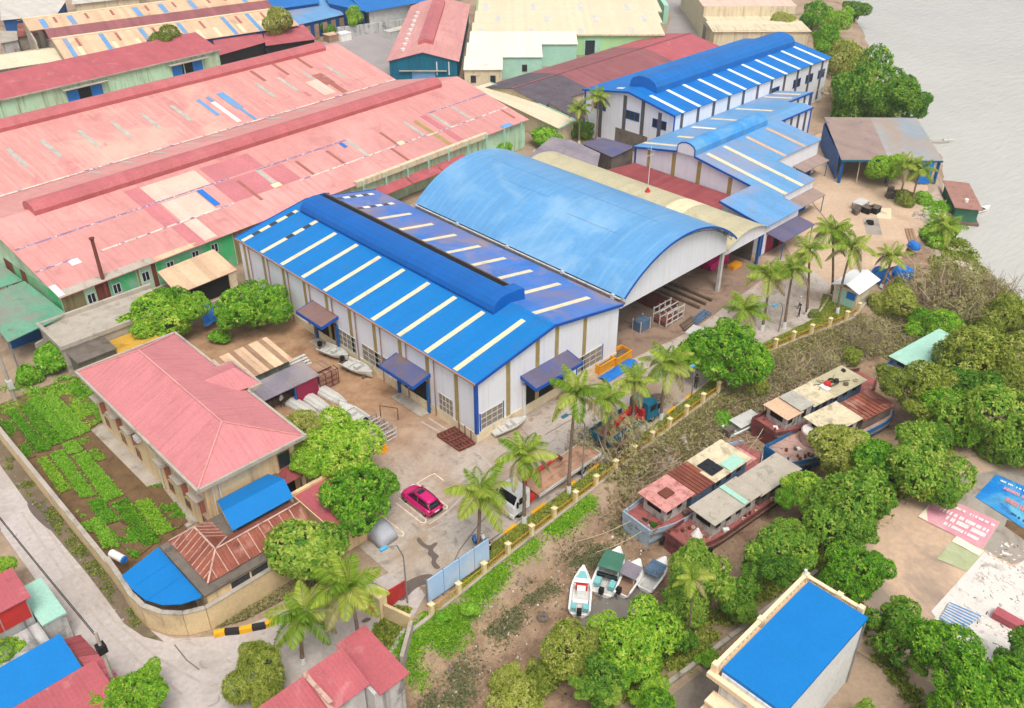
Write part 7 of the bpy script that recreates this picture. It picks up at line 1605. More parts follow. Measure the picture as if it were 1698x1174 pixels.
# ================================================================== boats in the yard
def hull_rings(L, B, H, n=9, bow=.35, z0=0):
    out = []
    for i in range(n):
        t = i/(n-1); x = -L/2+L*t
        w_ = B/2*(1 if t < 1-bow*1.6 else max(.04, math.cos((t-(1-bow*1.6))/(bow*1.6)*math.pi/2)**.8)); rise = .35*H*max(0, t-.5)**2*4
        out.append((x, w_, z0+rise*.6, z0+H+rise))
    return out
def open_boat(name, label, loc, rz, L, B, H, mat, inner, motor=True, flip=False, console=True, group=None, cat='boat', extra=None):
    T = thing(name, label, cat, loc, rz, group); hr = hull_rings(L, B, H)
    if flip:
        m = MB(); m.loft([[(x,-w_,0.05),(x,-w_*.93,(z1-z0)*.45),(x,-w_*.6,(z1-z0)*.8),(x,0,(z1-z0)*1.0),(x,w_*.6,(z1-z0)*.8),(x,w_*.93,(z1-z0)*.45),(x,w_,0.05)] for x, w_, z0, z1 in hr]); Hl = m.build('hull', mat, T)
        MB().tube([(x,0,(z1-z0)*1.0+.02) for x, w_, z0, z1 in hr], .035, 4).build('keel', mat, Hl)
        for s in (-1,1): MB().tube([(x,s*w_*.62,(z1-z0)*.8+.02) for x, w_, z0, z1 in hr[:-1]], .025, 4).build('strake', mat, Hl)
        for x in (-L*.3,L*.25): MB().box(x-.08,x+.08,-B*.4,B*.4,0,.06).build('timber_skid', 'old_timber', T)
        return T
    m = MB(); ok = []
    for x, w_, z0, z1 in hr:
        fl = z0+(z1-z0)*.38
        m_ = [(x,-w_*.45,z0),(x,-w_*.9,z0+(z1-z0)*.5),(x,-w_,z1),(x,-w_*.86,z1),(x,-w_*.72,fl),(x,w_*.72,fl),(x,w_*.86,z1),(x,w_,z1),(x,w_*.9,z0+(z1-z0)*.5),(x,w_*.45,z0)]
        ok.append(m_)
    m.loft(ok); m.build('hull', mat, T)
    for s in (-1,1): MB().tube([(x,s*w_,z1) for x, w_, z0, z1 in hr], .045, 5).build('gunwale', mat, T)
    MB().box(-L*.47,L*.18,-B*.33,B*.33,hr[2][2]+H*.40,hr[2][2]+H*.42).build('cockpit_floor', inner, T)
    x, w_, z0, z1 = hr[6]; MB().add([(hr[5][0],-hr[5][1]*.86,hr[5][3]+.01),(hr[5][0],hr[5][1]*.86,hr[5][3]+.01),(hr[7][0],hr[7][1]*.8,hr[7][3]+.01),(hr[8][0],0,hr[8][3]+.01),(hr[7][0],-hr[7][1]*.8,hr[7][3]+.01)], [(0,1,2,3,4)]).build('fore_deck', mat, T)
    if console: MB().box(-L*.08,L*.04,-B*.2,B*.2,H*.4,H*1.15).build('console', mat, T); MB().box(-L*.30,-L*.22,-B*.36,B*.36,H*.4,H*.78).build('thwart', mat, T); MB().box(L*.10,L*.16,-B*.34,B*.34,H*.4,H*.78).build('thwart', mat, T)
    if motor:
        k = MB().box(-L*.5-.42,-L*.5-.05,-.2,.2,H*.75,H*.75+.55).build('outboard_motor', 'rubber', T); MB().beam((-L*.5-.25,0,H*.75),(-L*.5-.35,0,H*.05),.12).build('motor_leg', 'steel', k)
    return T
Zb = lambda x, y, z=0: at(400+x*280/1494, 540+y*220/1174, z)
a, b = Zb(720,215,.3), Zb(930,300,.3); c0 = [(a[k]+b[k])/2 for k in range(2)]; rz = math.atan2(b[1]-a[1], b[0]-a[0])
for (p_, q_, lb) in (((715,205),(945,300),'grey open boat by the workshop plinth, farther of two'),((915,335),(1160,450),'grey open boat by the workshop plinth, nearer of two')):
    a, b = Zb(*p_,.4), Zb(*q_,.4); T = open_boat('work_boat', lb, ((a[0]+b[0])/2,(a[1]+b[1])/2,.25), math.atan2(b[1]-a[1],b[0]-a[0]), math.dist(a[:2],b[:2])*1.02, 1.75, .62, 'hull_grey', 'hull_grey', group='grey boats stored in the yard')
    for x in (-1.2,1.2): MB().box(x-.1,x+.1,-.6,.6,-.24,.12).build('timber_skid', 'old_timber', T)
for (p_, q_, lb) in (((700,545),(925,680),'upturned grey hull farthest from the office'),((570,600),(810,765),'middle upturned grey hull with pointed bow'),((450,660),(680,790),'upturned pale hull nearest the office tree')):
    a, b = Zb(*p_,.4), Zb(*q_,.4); open_boat('upturned_boat', lb, ((a[0]+b[0])/2,(a[1]+b[1])/2,0.01), math.atan2(b[1]-a[1],b[0]-a[0]), math.dist(a[:2],b[:2])*1.12, 1.5, .62, 'hull_grey', 'hull_grey', flip=True, group='grey boats stored in the yard')
a, b = Zb(1090,860,.4), Zb(880,715,.4); open_boat('console_boat', 'grey open boat with console among the upturned hulls', ((a[0]+b[0])/2,(a[1]+b[1])/2,.15), math.atan2(b[1]-a[1],b[0]-a[0]), math.dist(a[:2],b[:2])*1.05, 1.7, .6, 'hull_grey', 'galv', group='grey boats stored in the yard')
a, b = Zb(870,920,.4), Zb(750,840,.4); open_boat('bathtub_boat', 'small white boat holding green rainwater beside mango', ((a[0]+b[0])/2,(a[1]+b[1])/2,.1), math.atan2(b[1]-a[1],b[0]-a[0]), math.dist(a[:2],b[:2])*1.1, 1.5, .55, 'hull_white', 'canvas_green', False, console=False)
a, b = at(818,718,.4), at(872,696,.4); open_boat('work_boat', 'long grey boat against the gable wall below the window', ((a[0]+b[0])/2,(a[1]+b[1])/2,.15), math.atan2(b[1]-a[1],b[0]-a[0]), math.dist(a[:2],b[:2])*1.02, 1.5, .55, 'hull_grey', 'galv', False)

# ================================================================== speedboats on the mud
def ms(p_, q_, z): a, b = at(*p_,z), at(*q_,z); return ((a[0]+b[0])/2,(a[1]+b[1])/2), math.atan2(b[1]-a[1],b[0]-a[0]), math.dist(a[:2],b[:2])
Zs = lambda x, y: (880+x*220/1614, 880+y*160/1174)
c, rz, L = ms(Zs(590,985), Zs(640,465), -1.1)
T = open_boat('speedboat', 'white speedboat with open cockpit and red seats on mud', (*c,-1.78), rz, L, 1.75, .85, 'hull_white', 'galv')
MB().box(.2,.7,-.5,.5,.34,.75).build('seat', 'red_steel', T); MB().slab([(L*.22,-.45,1.0),(L*.36,-.2,1.12),(L*.36,.2,1.12),(L*.22,.45,1.0)], .02).build('bow_panel', 'cushion_aqua', T)
for s in (-1,1): MB().box(-L*.46,-L*.34,s*.5-.22,s*.5+.22,.5,.86).build('stern_cushion', 'cushion_aqua', T)
c, rz, L = ms(Zs(870,720), Zs(1075,245), -1.0)
T = open_boat('speedboat', 'larger speedboat with green canvas top beside the white one', (*c,-1.78), rz, L*1.02, 2.2, .95, 'hull_white', 'galv', console=False)
MB().slab([(-L*.18,-1.0,1.75),(L*.26,-.85,1.75),(L*.26,.85,1.75),(-L*.18,1.0,1.75)], .05).build('canvas_top', 'canvas_green', T)
for x in (-L*.17,L*.25):
    for s in (-1,1): MB().beam((x,s*.85,.9),(x,s*.85,1.72),.04).build('canopy_post', 'frame_white', T)
for s in (-1,1): MB().box(-L*.42,-L*.26,s*.62-.25,s*.62+.25,.6,.97).build('stern_cushion', 'cushion_aqua', T)
MB().box(-L*.24,-L*.2,-.9,.9,.9,1.3).build('windscreen', 'glass_car', T)
c, rz, L = ms(Zs(1085,720), Zs(1325,385), -1.0)
T = open_boat('speedboat', 'battered speedboat with grey sheet top half under the tree', (*c,-1.78), rz, L, 1.9, .9, 'hull_white', 'timber', console=False)
MB().slab([(-L*.22,-.85,1.5),(L*.22,-.75,1.5),(L*.22,.75,1.5),(-L*.22,.85,1.5)], .04).build('sheet_top', 'grey_roof', T)
for x in (-L*.2,L*.2):
    for s in (-1,1): MB().beam((x,s*.7,.8),(x,s*.7,1.48),.04).build('canopy_post', 'frame_white', T)
c, rz, L = ms(Zs(1440,600), Zs(1590,410), -1.0)
T = open_boat('speedboat', 'small boat with dark sheet mostly hidden by bank tree', (*c,-1.78), rz, max(L,3.6), 1.7, .85, 'hull_white', 'galv', False, console=False)
MB().slab([(-.9,-.7,1.3),(.8,-.7,1.3),(.8,.7,1.3),(-.9,.7,1.3)], .04).build('sheet_top', 'cabin_blue', T)
c, rz, L = ms((1210,712), (1255,690), -1.0)
T = open_boat('flat_boat', 'small flat boat with grey sheet cover moored beside the far barge', (*c,-1.72), rz, 4.4, 1.8, .7, 'hull_white', 'galv', False, console=False)
MB().slab([(-1.3,-.85,1.1),(1.9,-.85,1.15),(1.9,.85,1.15),(-1.3,.85,1.1)], .05).build('sheet_cover', 'galv', T); MB().box(-2.6,-1.7,-.4,.4,.1,.9).build('engine', 'scrap', T)
c = at(1558,236,-1.7); open_boat('skiff', 'narrow skiff tied at the shore behind riverside shed', (c[0],c[1],-1.85), R(-46), 5.2, 1.2, .6, 'hull_grey', 'canvas_green', True, console=False)
c = at(1627,350,-1.7); open_boat('tender', 'little white boat moored at the houseboat corner', (c[0],c[1],-1.85), R(-20), 3.2, 1.3, .6, 'hull_white', 'plastic_blue', True, console=False)

# ================================================================== cargo barges aground
def barge(name, label, loc, rz, L, B, hull, deck, blunt=.22):
    T = thing(name, label, 'barge', loc, rz); N = 12; m = MB(); r_ = []; top = []
    for i in range(N+1):
        t = i/N; x = -L/2+L*t
        w_ = B/2*min(1, .74+.26*min(1, t/blunt)) * (1 if t < .86 else max(.5, math.cos((t-.86)/.14*1.0)))
        sh = .55*max(0, 1-t/.22)**1.5 + .25*max(0, (t-.85)/.15)**1.5
        r_.append([(x,-w_*.8,-1.45),(x,-w_,-.5),(x,-w_*1.02,sh),(x,w_*1.02,sh),(x,w_,-.5),(x,w_*.8,-1.45)]); top.append((x, w_, sh))
    m.loft(r_); m.build('hull', hull, T)
    for s in (-1,1): MB().tube([(x, s*(w_*1.03+.03), sh-.12) for x, w_, sh in top], .09, 5).build('rubbing_strake', 'old_timber', T)
    m = MB(); m.add([(x,-w_*.96,sh+.015) for x, w_, sh in top]+[(x,w_*.96,sh+.015) for x, w_, sh in top], [(i,i+1,N+2+i,N+1+i) for i in range(N)]); m.build('deck', deck, T)
    for s in (-1,1):
        m = MB()
        for (x0_, w0, s0), (x1_, w1, s1) in zip(top[:-1], top[1:]): m.hexa([(x0_,s*w0-.04,s0-.1),(x1_,s*w1-.04,s1-.1),(x1_,s*w1+.04,s1-.1),(x0_,s*w0+.04,s0-.1),(x0_,s*w0-.04,s0+.42),(x1_,s*w1-.04,s1+.42),(x1_,s*w1+.04,s1+.42),(x0_,s*w0+.04,s0+.42)])
        m.build('bulwark', hull, T)
    x, w_, sh = top[0]; MB().box(x-.08,x+.06,-w_,w_,sh-.3,sh+.42).build('bow_plate', hull, T)
    for s in (-1,1): MB().beam((x+.1,s*w_*.8,sh-.2),(x+.1,s*w_*.8,sh+.75),.16).build('bitt', hull, T)
    for s, xx in ((-1,-L/2+1.0),(-1,-L/2+2.3),(1,-L/2+1.2)): MB().torus((xx,s*(B/2+.06),-.45),(0,1,0),.26,.11,12,6).build('fender_tyre', 'rubber', T)
    return T
def cabin(T, x0, x1, y0, y1, z1, wm, rm, over=.3, nm='cabin', win=True, ribs=0):
    K = MB().box(x0,x1,y0,y1,.0,z1).build(nm, wm, T)
    MB().slab([(x0-over,y0-over,z1+.02),(x1+over,y0-over,z1+.02),(x1+over,y1+over,z1+.08),(x0-over,y1+over,z1+.08)], .06).build('roof', rm, K)
    if win:
        n = max(1, int((x1-x0)/1.3))
        for i in range(n): on_wall(MB(), '-y', y0, x0+.3+i*(x1-x0-.3)/n, x0+.95+i*(x1-x0-.3)/n, z1*.45, z1*.85, .03).build('window', 'dark_void', K)
        on_wall(MB(), '-x', x0, (y0+y1)/2-.8, (y0+y1)/2+.8, z1*.5, z1*.85, .03).build('window', 'dark_void', K)
    for i in range(ribs): MB().box(x0+i*(x1-x0)/ribs,x0+i*(x1-x0)/ribs+.08,y0-over,y1+over,z1+.09,z1+.14).build('roof_batten', rm, K)
    return K
rnd = random.Random(17)
def clutter(T, x0, x1, y0, y1, n, z=.05):
    for i in range(n):
        x, y = rnd.uniform(x0,x1), rnd.uniform(y0,y1); s = rnd.uniform(.15,.45); k = rnd.random()
        if k < .4: MB().torus((x,y,z+.1),(0,0,1),s*.6,.07,10,5).build('coiled_rope', 'rope', T)
        elif k < .75: MB().rbox(x,y,z,s*1.4,s,s*.8,rnd.uniform(0,3)).build('crate', rnd.choice(['old_timber','rust_steel','plastic_white','kerb_black']), T)
        else: MB().cyl((x,y,z),(x,y,z+s*1.2),s*.35,s*.35,8).build('bollard', 'rust_steel', T)
T = barge('cargo_barge', 'rusty barge with pale blue bow, pink wheelhouse roof and cream sheeted cabin', (57.0,33.6,-.55), R(-4), 16.6, 4.4, 'hull_paleblue', 'deck_red')
K = cabin(T, -6.0,-3.0,-1.2,1.3,1.9,'cabin_white','roof_pink',.45); MB().box(-5.2,-4.0,-.5,.5,1.98,2.1).build('roof_hatch', 'rust_steel', K)
K = cabin(T, -2.8,.2,-1.5,1.6,1.75,'cabin_blue','rust_roof',.25,'hold_house',False,7); K = cabin(T, .4,5.2,-1.5,1.6,1.75,'cabin_blue','roof_cream',.3,'hold_house'); MB().slab([(2.4,-1.7,1.86),(4.6,-1.7,1.86),(4.6,-.4,1.89),(2.4,-.4,1.89)], .02).build('roof_patch', 'mint_wall', K)
for i in range(2):
    for j in range(2): MB().box(.5+i*.85,1.3+i*.85,-1.1+j*.95,-.2+j*.95,1.9,1.95).build('solar_panel', 'glass_car', K)
MB().box(5.6,7.4,-1.2,1.2,.1,.35).build('stern_hatch', 'roof_pink', T); clutter(T, -7.8,-6.3,-1.5,1.5,11); clutter(T, 5.6,7.8,-1.6,1.6,6); clutter(T, -5.5,5,-2.0,-1.7,7); MB().box(-7.4,-6.9,-1.2,-.7,.05,.55).build('plant_tub', 'leaf_mango', T)
T = barge('cargo_barge', 'grey roofed barge tight alongside with red littered foredeck', (57.4,29.6,-.6), R(-5), 16.0, 3.6, 'hull_maroon', 'deck_red')
K = cabin(T, -4.6,1.2,-1.1,1.2,1.75,'cabin_white','roof_greyply',.35); MB().slab([(-.9,-1.4,1.87),(-.3,-1.4,1.87),(-.3,1.5,1.92),(-.9,1.5,1.92)], .02).build('roof_strip', 'mint_wall', K)
K = cabin(T, 1.7,7.2,-1.2,1.2,1.5,'concrete_dark','roof_greyply',.3); clutter(T, -7.4,-5.0,-1.3,1.3,14); clutter(T, -4,6,-1.6,-1.4,6); MB().cyl((-5.6,-.2,.1),(-5.6,-.2,.95),.55,.1,9).build('covered_winch', 'plastic_white', T)
T = barge('cargo_barge', 'long barge with maroon bow and cluttered khaki cabin roof', (76.9,32.6,-.5), R(-9), 16.8, 4.2, 'hull_maroon', 'deck_red')
cabin(T, -6.6,-4.8,-1.2,1.3,1.8,'cabin_white','tan_roof',.35); cabin(T, -4.7,-2.9,-1.3,1.3,2.0,'cabin_white','skylight_grey',.15); K = cabin(T, -2.6,.2,-1.3,1.4,1.7,'cabin_blue','roof_cream',.25); K = cabin(T, .4,5.4,-1.3,1.4,1.65,'cabin_blue','beige_arch',.35)
MB().cyl((1.2,.1,1.78),(1.2,.1,2.25),.42,.34,9).build('red_drum', 'red_steel', K); MB().torus((2.3,.4,1.85),(0,0,1),.3,.1,12,6).build('tyre', 'rubber', K); MB().box(.3,.95,-.6,.5,1.76,1.95).build('sack', 'plastic_white', K)
for i in range(6): MB().beam((rnd.uniform(-1,4),rnd.uniform(-1,1),1.82),(rnd.uniform(0,5),rnd.uniform(-1,1),1.86),.06).build('loose_pole', 'old_timber', K)
clutter(T, -8.0,-6.9,-1.4,1.4,9); clutter(T, 6.0,7.8,-1.4,1.4,6); clutter(K, .8,5.2,-1.2,1.2,6,1.75)
T = barge('cargo_barge', 'barge with blue bow, plain cream canopy and rust red hold cover', (73.5,29.0,-.5), R(-11), 16.2, 4.2, 'hull_blue', 'deck_pinkgrey')
K = cabin(T, -2.4,1.8,-1.3,1.4,1.95,'cabin_white','roof_cream',.35); K = cabin(T, 2.6,7.2,-1.4,1.5,1.5,'concrete_dark','rust_roof',.2,'hold_house',False,8)
m = MB(); m.cyl((-2.7,.2,.1),(-2.7,.2,1.25),1.25,1.25,14); m.build('round_wheelhouse', 'deck_pinkgrey', T); MB().cyl((-2.7,.2,1.27),(-2.7,.2,1.33),1.15,1.15,14).build('wheelhouse_roof', 'debris_white', T); clutter(T, -7.2,-4.0,-1.5,1.5,13)
c0 = at(1520,588,.6); T = barge('moored_barge', 'barge with pale green deck roof half hidden behind far trees', (c0[0]+1.5,c0[1]-.6,-.3), R(-8), 12.0, 3.6, 'hull_blue', 'deck_pinkgrey'); cabin(T, -4.6,4.6,-1.5,1.5,1.2,'cabin_blue','mint_wall',.3)
# mooring ropes
for p_, q_, lb in (((49.0,34.6,.1),(43.5,37.6,-1.2),'mooring rope from pale blue bow to the weeds'),((49.2,33.2,.0),(44.8,35.4,-1.6),'mooring rope lying across the mud left of barges'),((68.9,34.0,.1),(64.6,33.2,-.2),'mooring rope between far barge and near barge stern')):
    T = MB().tube([(p_[0]+(q_[0]-p_[0])*t, p_[1]+(q_[1]-p_[1])*t, p_[2]+(q_[2]-p_[2])*t-.35*math.sin(math.pi*t)) for t in np.linspace(0,1,9)], .035, 4).build('mooring_rope', 'rope'); tag(T, lb, 'rope')
# houseboat
T = thing('houseboat', 'floating house with flat rusty roof moored at the river bank', 'houseboat', (139.4,44.2,-1.9), R(33))
MB().box(-5.4,5.4,-2.0,2.0,-.1,.5).build('pontoon', 'old_timber', T); MB().box(-4.8,4.8,-1.6,1.6,.5,2.6).build('cabin', 'canvas_green', T); MB().slab([(-5.4,-2.0,2.75),(5.4,-2.0,2.75),(5.4,2.0,2.9),(-5.4,2.0,2.9)], .08).build('roof', 'barge_rust', T); MB().cyl((-3,0,2.9),(-3,0,3.4),.3,.3,8).build('roof_tank', 'plastic_white', T)
for x in (-4,-2,0,2,4): on_wall(MB(), '-y', -1.6, x-.6, x+.5, .9, 2.2, .05).build('side_sheet', 'teal_wall', T)
T = thing('jetty', 'rickety timber jetty reaching from shore to the houseboat', 'jetty', (134,45.6,-1))
for i in range(9): WB().beam((132.4+i*.55,44.2,-.75),(132.8+i*.55,47.4,-.75),.4,.08).build('plank', 'old_timber', T)
for q in ((132.6,44.4),(136.6,44.4),(133,47.2),(137,47.2)): WB().cyl((*q,-2.6),(*q,-.8),.09,n=6).build('pile', 'old_timber', T)

# ================================================================== yard props
T = thing('steel_grid_mat', 'rust brown welded grid frame lying at the workshop corner', 'frame', (44,53,0)); q = [at(725,722,.2),at(755,709,.2),at(788,735,.2),at(762,747,.2)]
Lq = lambda a, b, t: [a[k]+(b[k]-a[k])*t for k in range(3)]
for i in range(6): WB().beam(Lq(q[0],q[3],i/5) if False else Lq(q[0],q[1],i/5), Lq(q[3],q[2],i/5), .13).build('bar', 'rust_steel', T)
for i in range(5): WB().beam([*Lq(q[0],q[3],i/4)[:2],.31], [*Lq(q[1],q[2],i/4)[:2],.31], .13).build('cross_bar', 'rust_steel', T)
WB().prism([(p_[0],p_[1]) for p_ in (q[3],q[2],q[1],q[0])], .02, .10).build('bed_plate', 'rust_steel', T)
for t in (.2,.5,.8): p_ = Lq(q[1],q[2],t); WB().beam((p_[0],p_[1],.2),(p_[0],p_[1],1.4),.07).build('upright', 'rust_steel', T)
T = thing('steel_racks', 'grey steel rack frames stacked beside the yard mango', 'racks', (*at(625,728)[:2],0)); p_ = at(622,725)
for i in range(6):
    m = WB(); y = p_[1]+1.8-i*.65; x = p_[0]-1.0
    for z in (.1,.6,1.1): m.beam((x,y,z),(x+2.6,y,z),.08)
    for xx in (0,1.3,2.6): m.beam((x+xx,y,0),(x+xx,y,1.15),.08)
    m.build('rack_frame', 'galv' if i % 2 else 'steel', T)
m = WB(); m.tube([(p_[0]+3.4,p_[1]+.6,0),(p_[0]+3.4,p_[1]+.6,1.5),(p_[0]+2.4,p_[1]+2.2,1.5),(p_[0]+2.4,p_[1]+2.2,0)], .06, 5); m.build('rust_hoop', 'rust_steel', T)
T = thing('orange_buoys', 'heap of small orange floats beside the steel racks', 'floats', (*at(634,747)[:2],0)); c0 = at(634,747)
for i in range(9): a = i*2.4; r_ = .12*math.sqrt(i+1); WB().cyl((c0[0]+math.cos(a)*r_*1.5,c0[1]+math.sin(a)*r_*1.5,.02),(c0[0]+math.cos(a)*r_*1.5,c0[1]+math.sin(a)*r_*1.5,.25+.05*(i%3)),.18,.1,7).build('float', 'orange', T)
def skip(label, px, py, mat, L=3.0):
    c = at(px, py); T = thing('skip', label, 'skip', (c[0],c[1],.012), 0); 
    m = MB(); o_, i_ = [(-L/2,-.75),(L/2,-.75),(L/2,.75),(-L/2,.75)], [(-L/2+.1,-.65),(L/2-.1,-.65),(L/2-.1,.65),(-L/2+.1,.65)]
    for k in range(4):
        a, b, c_, d_ = o_[k], o_[(k+1)%4], i_[(k+1)%4], i_[k]; m.hexa([(*a,0),(*b,0),(*c_,0),(*d_,0),(*a,1.1),(*b,1.1),(*c_,1.1),(*d_,1.1)])
    m.build('bin', mat, T); MB().box(-L/2+.12,L/2-.12,-.63,.63,.05,.75).build('rubbish', 'scrap', T)
    for s in (-1,1): MB().box(-L/2,L/2,s*.78-.05,s*.78+.05,1.0,1.15).build('rim', mat, T)
skip('yellow skip by the gable window, left of two', 998, 610, 'orange', 2.6); skip('yellow skip filled with pale rubbish, right of two', 1026, 597, 'orange', 2.6)
T = thing('blue_tarpaulin', 'crumpled royal blue tarpaulin on the ground by yellow skips', 'tarp', (*at(1025,616)[:2],0)); c0 = at(1025,616); m = WB(); N = 8; g_ = []
for i in range(N+1):
    for j in range(5): g_.append((c0[0]-2.6+5.2*i/N, c0[1]-.7+1.4*j/4, .08+.28*abs(math.sin(i*1.9+j*2.3))*math.sin(math.pi*j/4)+.02*i%3))
m.add(g_, [(i*5+j,(i+1)*5+j,(i+1)*5+j+1,i*5+j+1) for i in range(N) for j in range(4)]); m.build('sheet', 'plastic_blue', T)
# goods inside and before the arched hall
T = thing('assembly_frame', 'pale welded rack assembly standing in mouth of arched hall', 'frame', (75.6,54.4,0)); c0 = at(1107,530); m = WB()
for dx in (-1.6,-.5,.6,1.7):
    for dy in (-1.0,0,1.0): WB().beam((c0[0]+dx,c0[1]+dy,0),(c0[0]+dx,c0[1]+dy,2.0 if dy else 1.4),.11).build('upright', 'galv', T)
for z in (.3,1.0,1.8):
    for dy in (-1.0,0,1.0): WB().beam((c0[0]-1.7,c0[1]+dy,z),(c0[0]+1.8,c0[1]+dy,z),.09).build('rail', 'galv', T)
WB().box(c0[0]-1.6,c0[0]+1.6,c0[1]-.9,c0[1]+.9,.2,.6).build('pallet_load', 'rust_steel', T)
T = thing('metal_cabinet', 'grey blue metal cabinet frame at the hall corner', 'cabinet', (*at(1063,545)[:2],0)); c0 = at(1063,545)
WB().box(c0[0]-.9,c0[0]+.9,c0[1]-.6,c0[1]+.6,.0,1.3).build('body', 'cabin_blue', T)
for dx in (-.9,.9):
    for dy in (-.6,.6): WB().beam((c0[0]+dx,c0[1]+dy,0),(c0[0]+dx,c0[1]+dy,1.5),.1).build('post', 'galv', T)
for i, (px_, py_, lb, mt) in enumerate(((1140,538,'short brown timber beams before the arched hall','old_timber'),(1160,528,'dark blue steel sections before the arched hall','cabin_blue'))):
    c0 = at(px_,py_); T = thing('beam_stack', lb, 'beams', (c0[0],c0[1],0))
    for k in range(4): WB().rbox(c0[0]+.1*k, c0[1]-.45+.3*k, .02+.0*k, 3.2+.5*i-.2*k, .24, .22+.06*(k%2), R(6)).build('beam', mt, T)
T = thing('white_sheet_stack', 'flat white sheet panel lying near the fence mango', 'panel', (*at(1152,552)[:2],0)); c0 = at(1152,552); WB().rbox(c0[0],c0[1],.02,2.2,1.5,.35,R(10)).build('panel', 'galv', T); WB().rbox(c0[0]-.3,c0[1]-1.9,.02,3.0,1.6,.10,R(8)).build('lower_panel', 'cabin_blue', T)
T = thing('rust_beam_rows', 'rows of rusty beams stored deep inside the arched hall', 'beams', (82,58,0))
for i in range(9): WB().box(79.4+i*.34,79.55+i*.34,54.8,59.6,.1,.55).build('beam', 'rust_steel', T)
for i in range(3): WB().box(83.4+i*1.3,83.7+i*1.3,52.6,66,.02,.4).build('rail_beam', 'old_timber', T)
T = thing('lathe_machine', 'blue machine tool in the shade of arched hall', 'machine', (72,61,0)); WB().box(70.6,74.4,60.4,61.6,0,.9).build('bed', 'blue_paint', T); WB().box(70.6,71.8,60.3,61.7,.9,1.7).build('headstock', 'blue_paint', T); WB().box(73,73.6,60.4,61.6,.9,1.3).build('tailstock', 'steel', T)
T = thing('pink_boat_frame', 'bright pink wrapped load under beige barrel shed', 'load', (95,58,0)); m = WB(); m.loft([[(x,57.2,.1),(x,57.4,1.1+.3*math.sin(x)),(x,58.4,1.4+.2*math.cos(2*x)),(x,59.4,1.0),(x,59.6,.1)] for x in (92.6,93.6,94.6,95.6,96.6)]); m.build('wrapped_load', 'paint_magenta', T); WB().box(95,97,55.4,56.4,.02,.5).build('yellow_sack', 'orange', T)
# riverside yard clutter
for px_, py_, lb, nm in ((1425,345,'grey workbench in the sandy riverside yard','workbench'),(1437,352,'black motor crates below the workbench','crate'),(1450,352,'second black crate right of workbench','crate'),(1421,355,'dark drum cluster left of workbench','drum'),(1478,325,'dark scrap pile beside leaning palm','scrap_pile'),(1444,372,'tyre heap on the grey yard mat','tyre_heap')):
    c0 = at(px_,py_); T = thing(nm, lb, nm.replace('_',' '), (c0[0],c0[1],0))
    if nm == 'workbench':
        MB().box(-1.2,1.2,-.8,.8,1.0,1.1).build('top', 'galv', T)
        for dx in (-1.1,1.1):
            for dy in (-.7,.7): MB().box(dx-.06,dx+.06,dy-.06,dy+.06,0,1.0).build('leg', 'steel', T)
    elif nm == 'crate': MB().box(-.7,.7,-.6,.6,0,.9).build('box', 'rubber', T); MB().box(-.75,.75,-.65,.65,.9,.98).build('lid', 'scrap', T)
    elif nm == 'drum': [MB().cyl((dx,dy,0),(dx,dy,.85),.3,.3,9).build('barrel', 'scrap', T) for dx, dy in ((-.4,0),(.35,.1),(0,.6))]
    elif nm == 'tyre_heap': [MB().torus((dx,dy,.12+.16*k),(0,0,1),.34,.12,10,5).build('tyre', 'rubber', T) for k, (dx, dy) in enumerate(((0,0),(.3,.2),(-.2,.3)))]
    else: [MB().rbox(random.Random(k).uniform(-1.4,1.4),random.Random(k+9).uniform(-.7,.7),0,.9,.6,.4+.12*k,k).build('scrap_piece', 'scrap', T) for k in range(7)]
sheet('yard_mat', [(1430,362),(1456,362),(1463,390),(1437,388)], .012, 'slab_grey', True)
sheet('white_slab', [(1452,345),(1478,345),(1478,363),(1455,362)], .016, 'plinth_cream', True)
for px_, py_, s, lb in ((1516,407,1.0,'round blue tarp bundle by plank ramp'),(1458,458,1.5,'blue plastic heap left of the palm trunk'),(1496,455,1.5,'blue plastic heap right of the palm trunk')):
    c0 = at(px_,py_,.3); T = thing('blue_heap', lb, 'heap', (c0[0],c0[1],0)); g = random.Random(int(px_))
    for k in range(5): a = g.uniform(0,6.28); r_ = g.uniform(.1,.6)*s; MB().loft([[(math.cos(a)*r_+rr*s*math.cos(t)*g.uniform(.85,1.1),math.sin(a)*r_+rr*s*math.sin(t),z*s) for t in np.linspace(0,6.28,8,endpoint=False)] for rr, z in ((.55,0),(.6,.35),(.4,.75),(.12,.95))]).build('bundle', 'plastic_blue', T)
T = thing('plank_ramp', 'two timber planks leading to the round blue bundle', 'planks', (*at(1507,392)[:2],0))
for k in range(3): a, b = at(1502+5*k,380), at(1510+5*k,405); WB().beam((*a[:2],.1),(*b[:2],.1),.35,.08).build('plank', 'timber', T)
T = thing('green_bin', 'green wheeled bin beside the riverside shed post', 'bin', (*at(1382,272)[:2],0)); MB().box(-.8,.8,-.6,.6,0,1.3).build('body', 'canvas_green', T); MB().box(-.85,.85,-.65,.65,1.3,1.42).build('lid', 'green_bright', T)
T = thing('tree_prop_poles', 'poles propping the fence mango tree', 'poles', (70,42,0)); WB().beam((70.6,42.2,0),(72.6,42.0,3.2),.09).build('pole', 'old_timber', T); WB().beam((72.2,43.0,0),(73.0,41.8,3.0),.09).build('pole', 'old_timber', T)
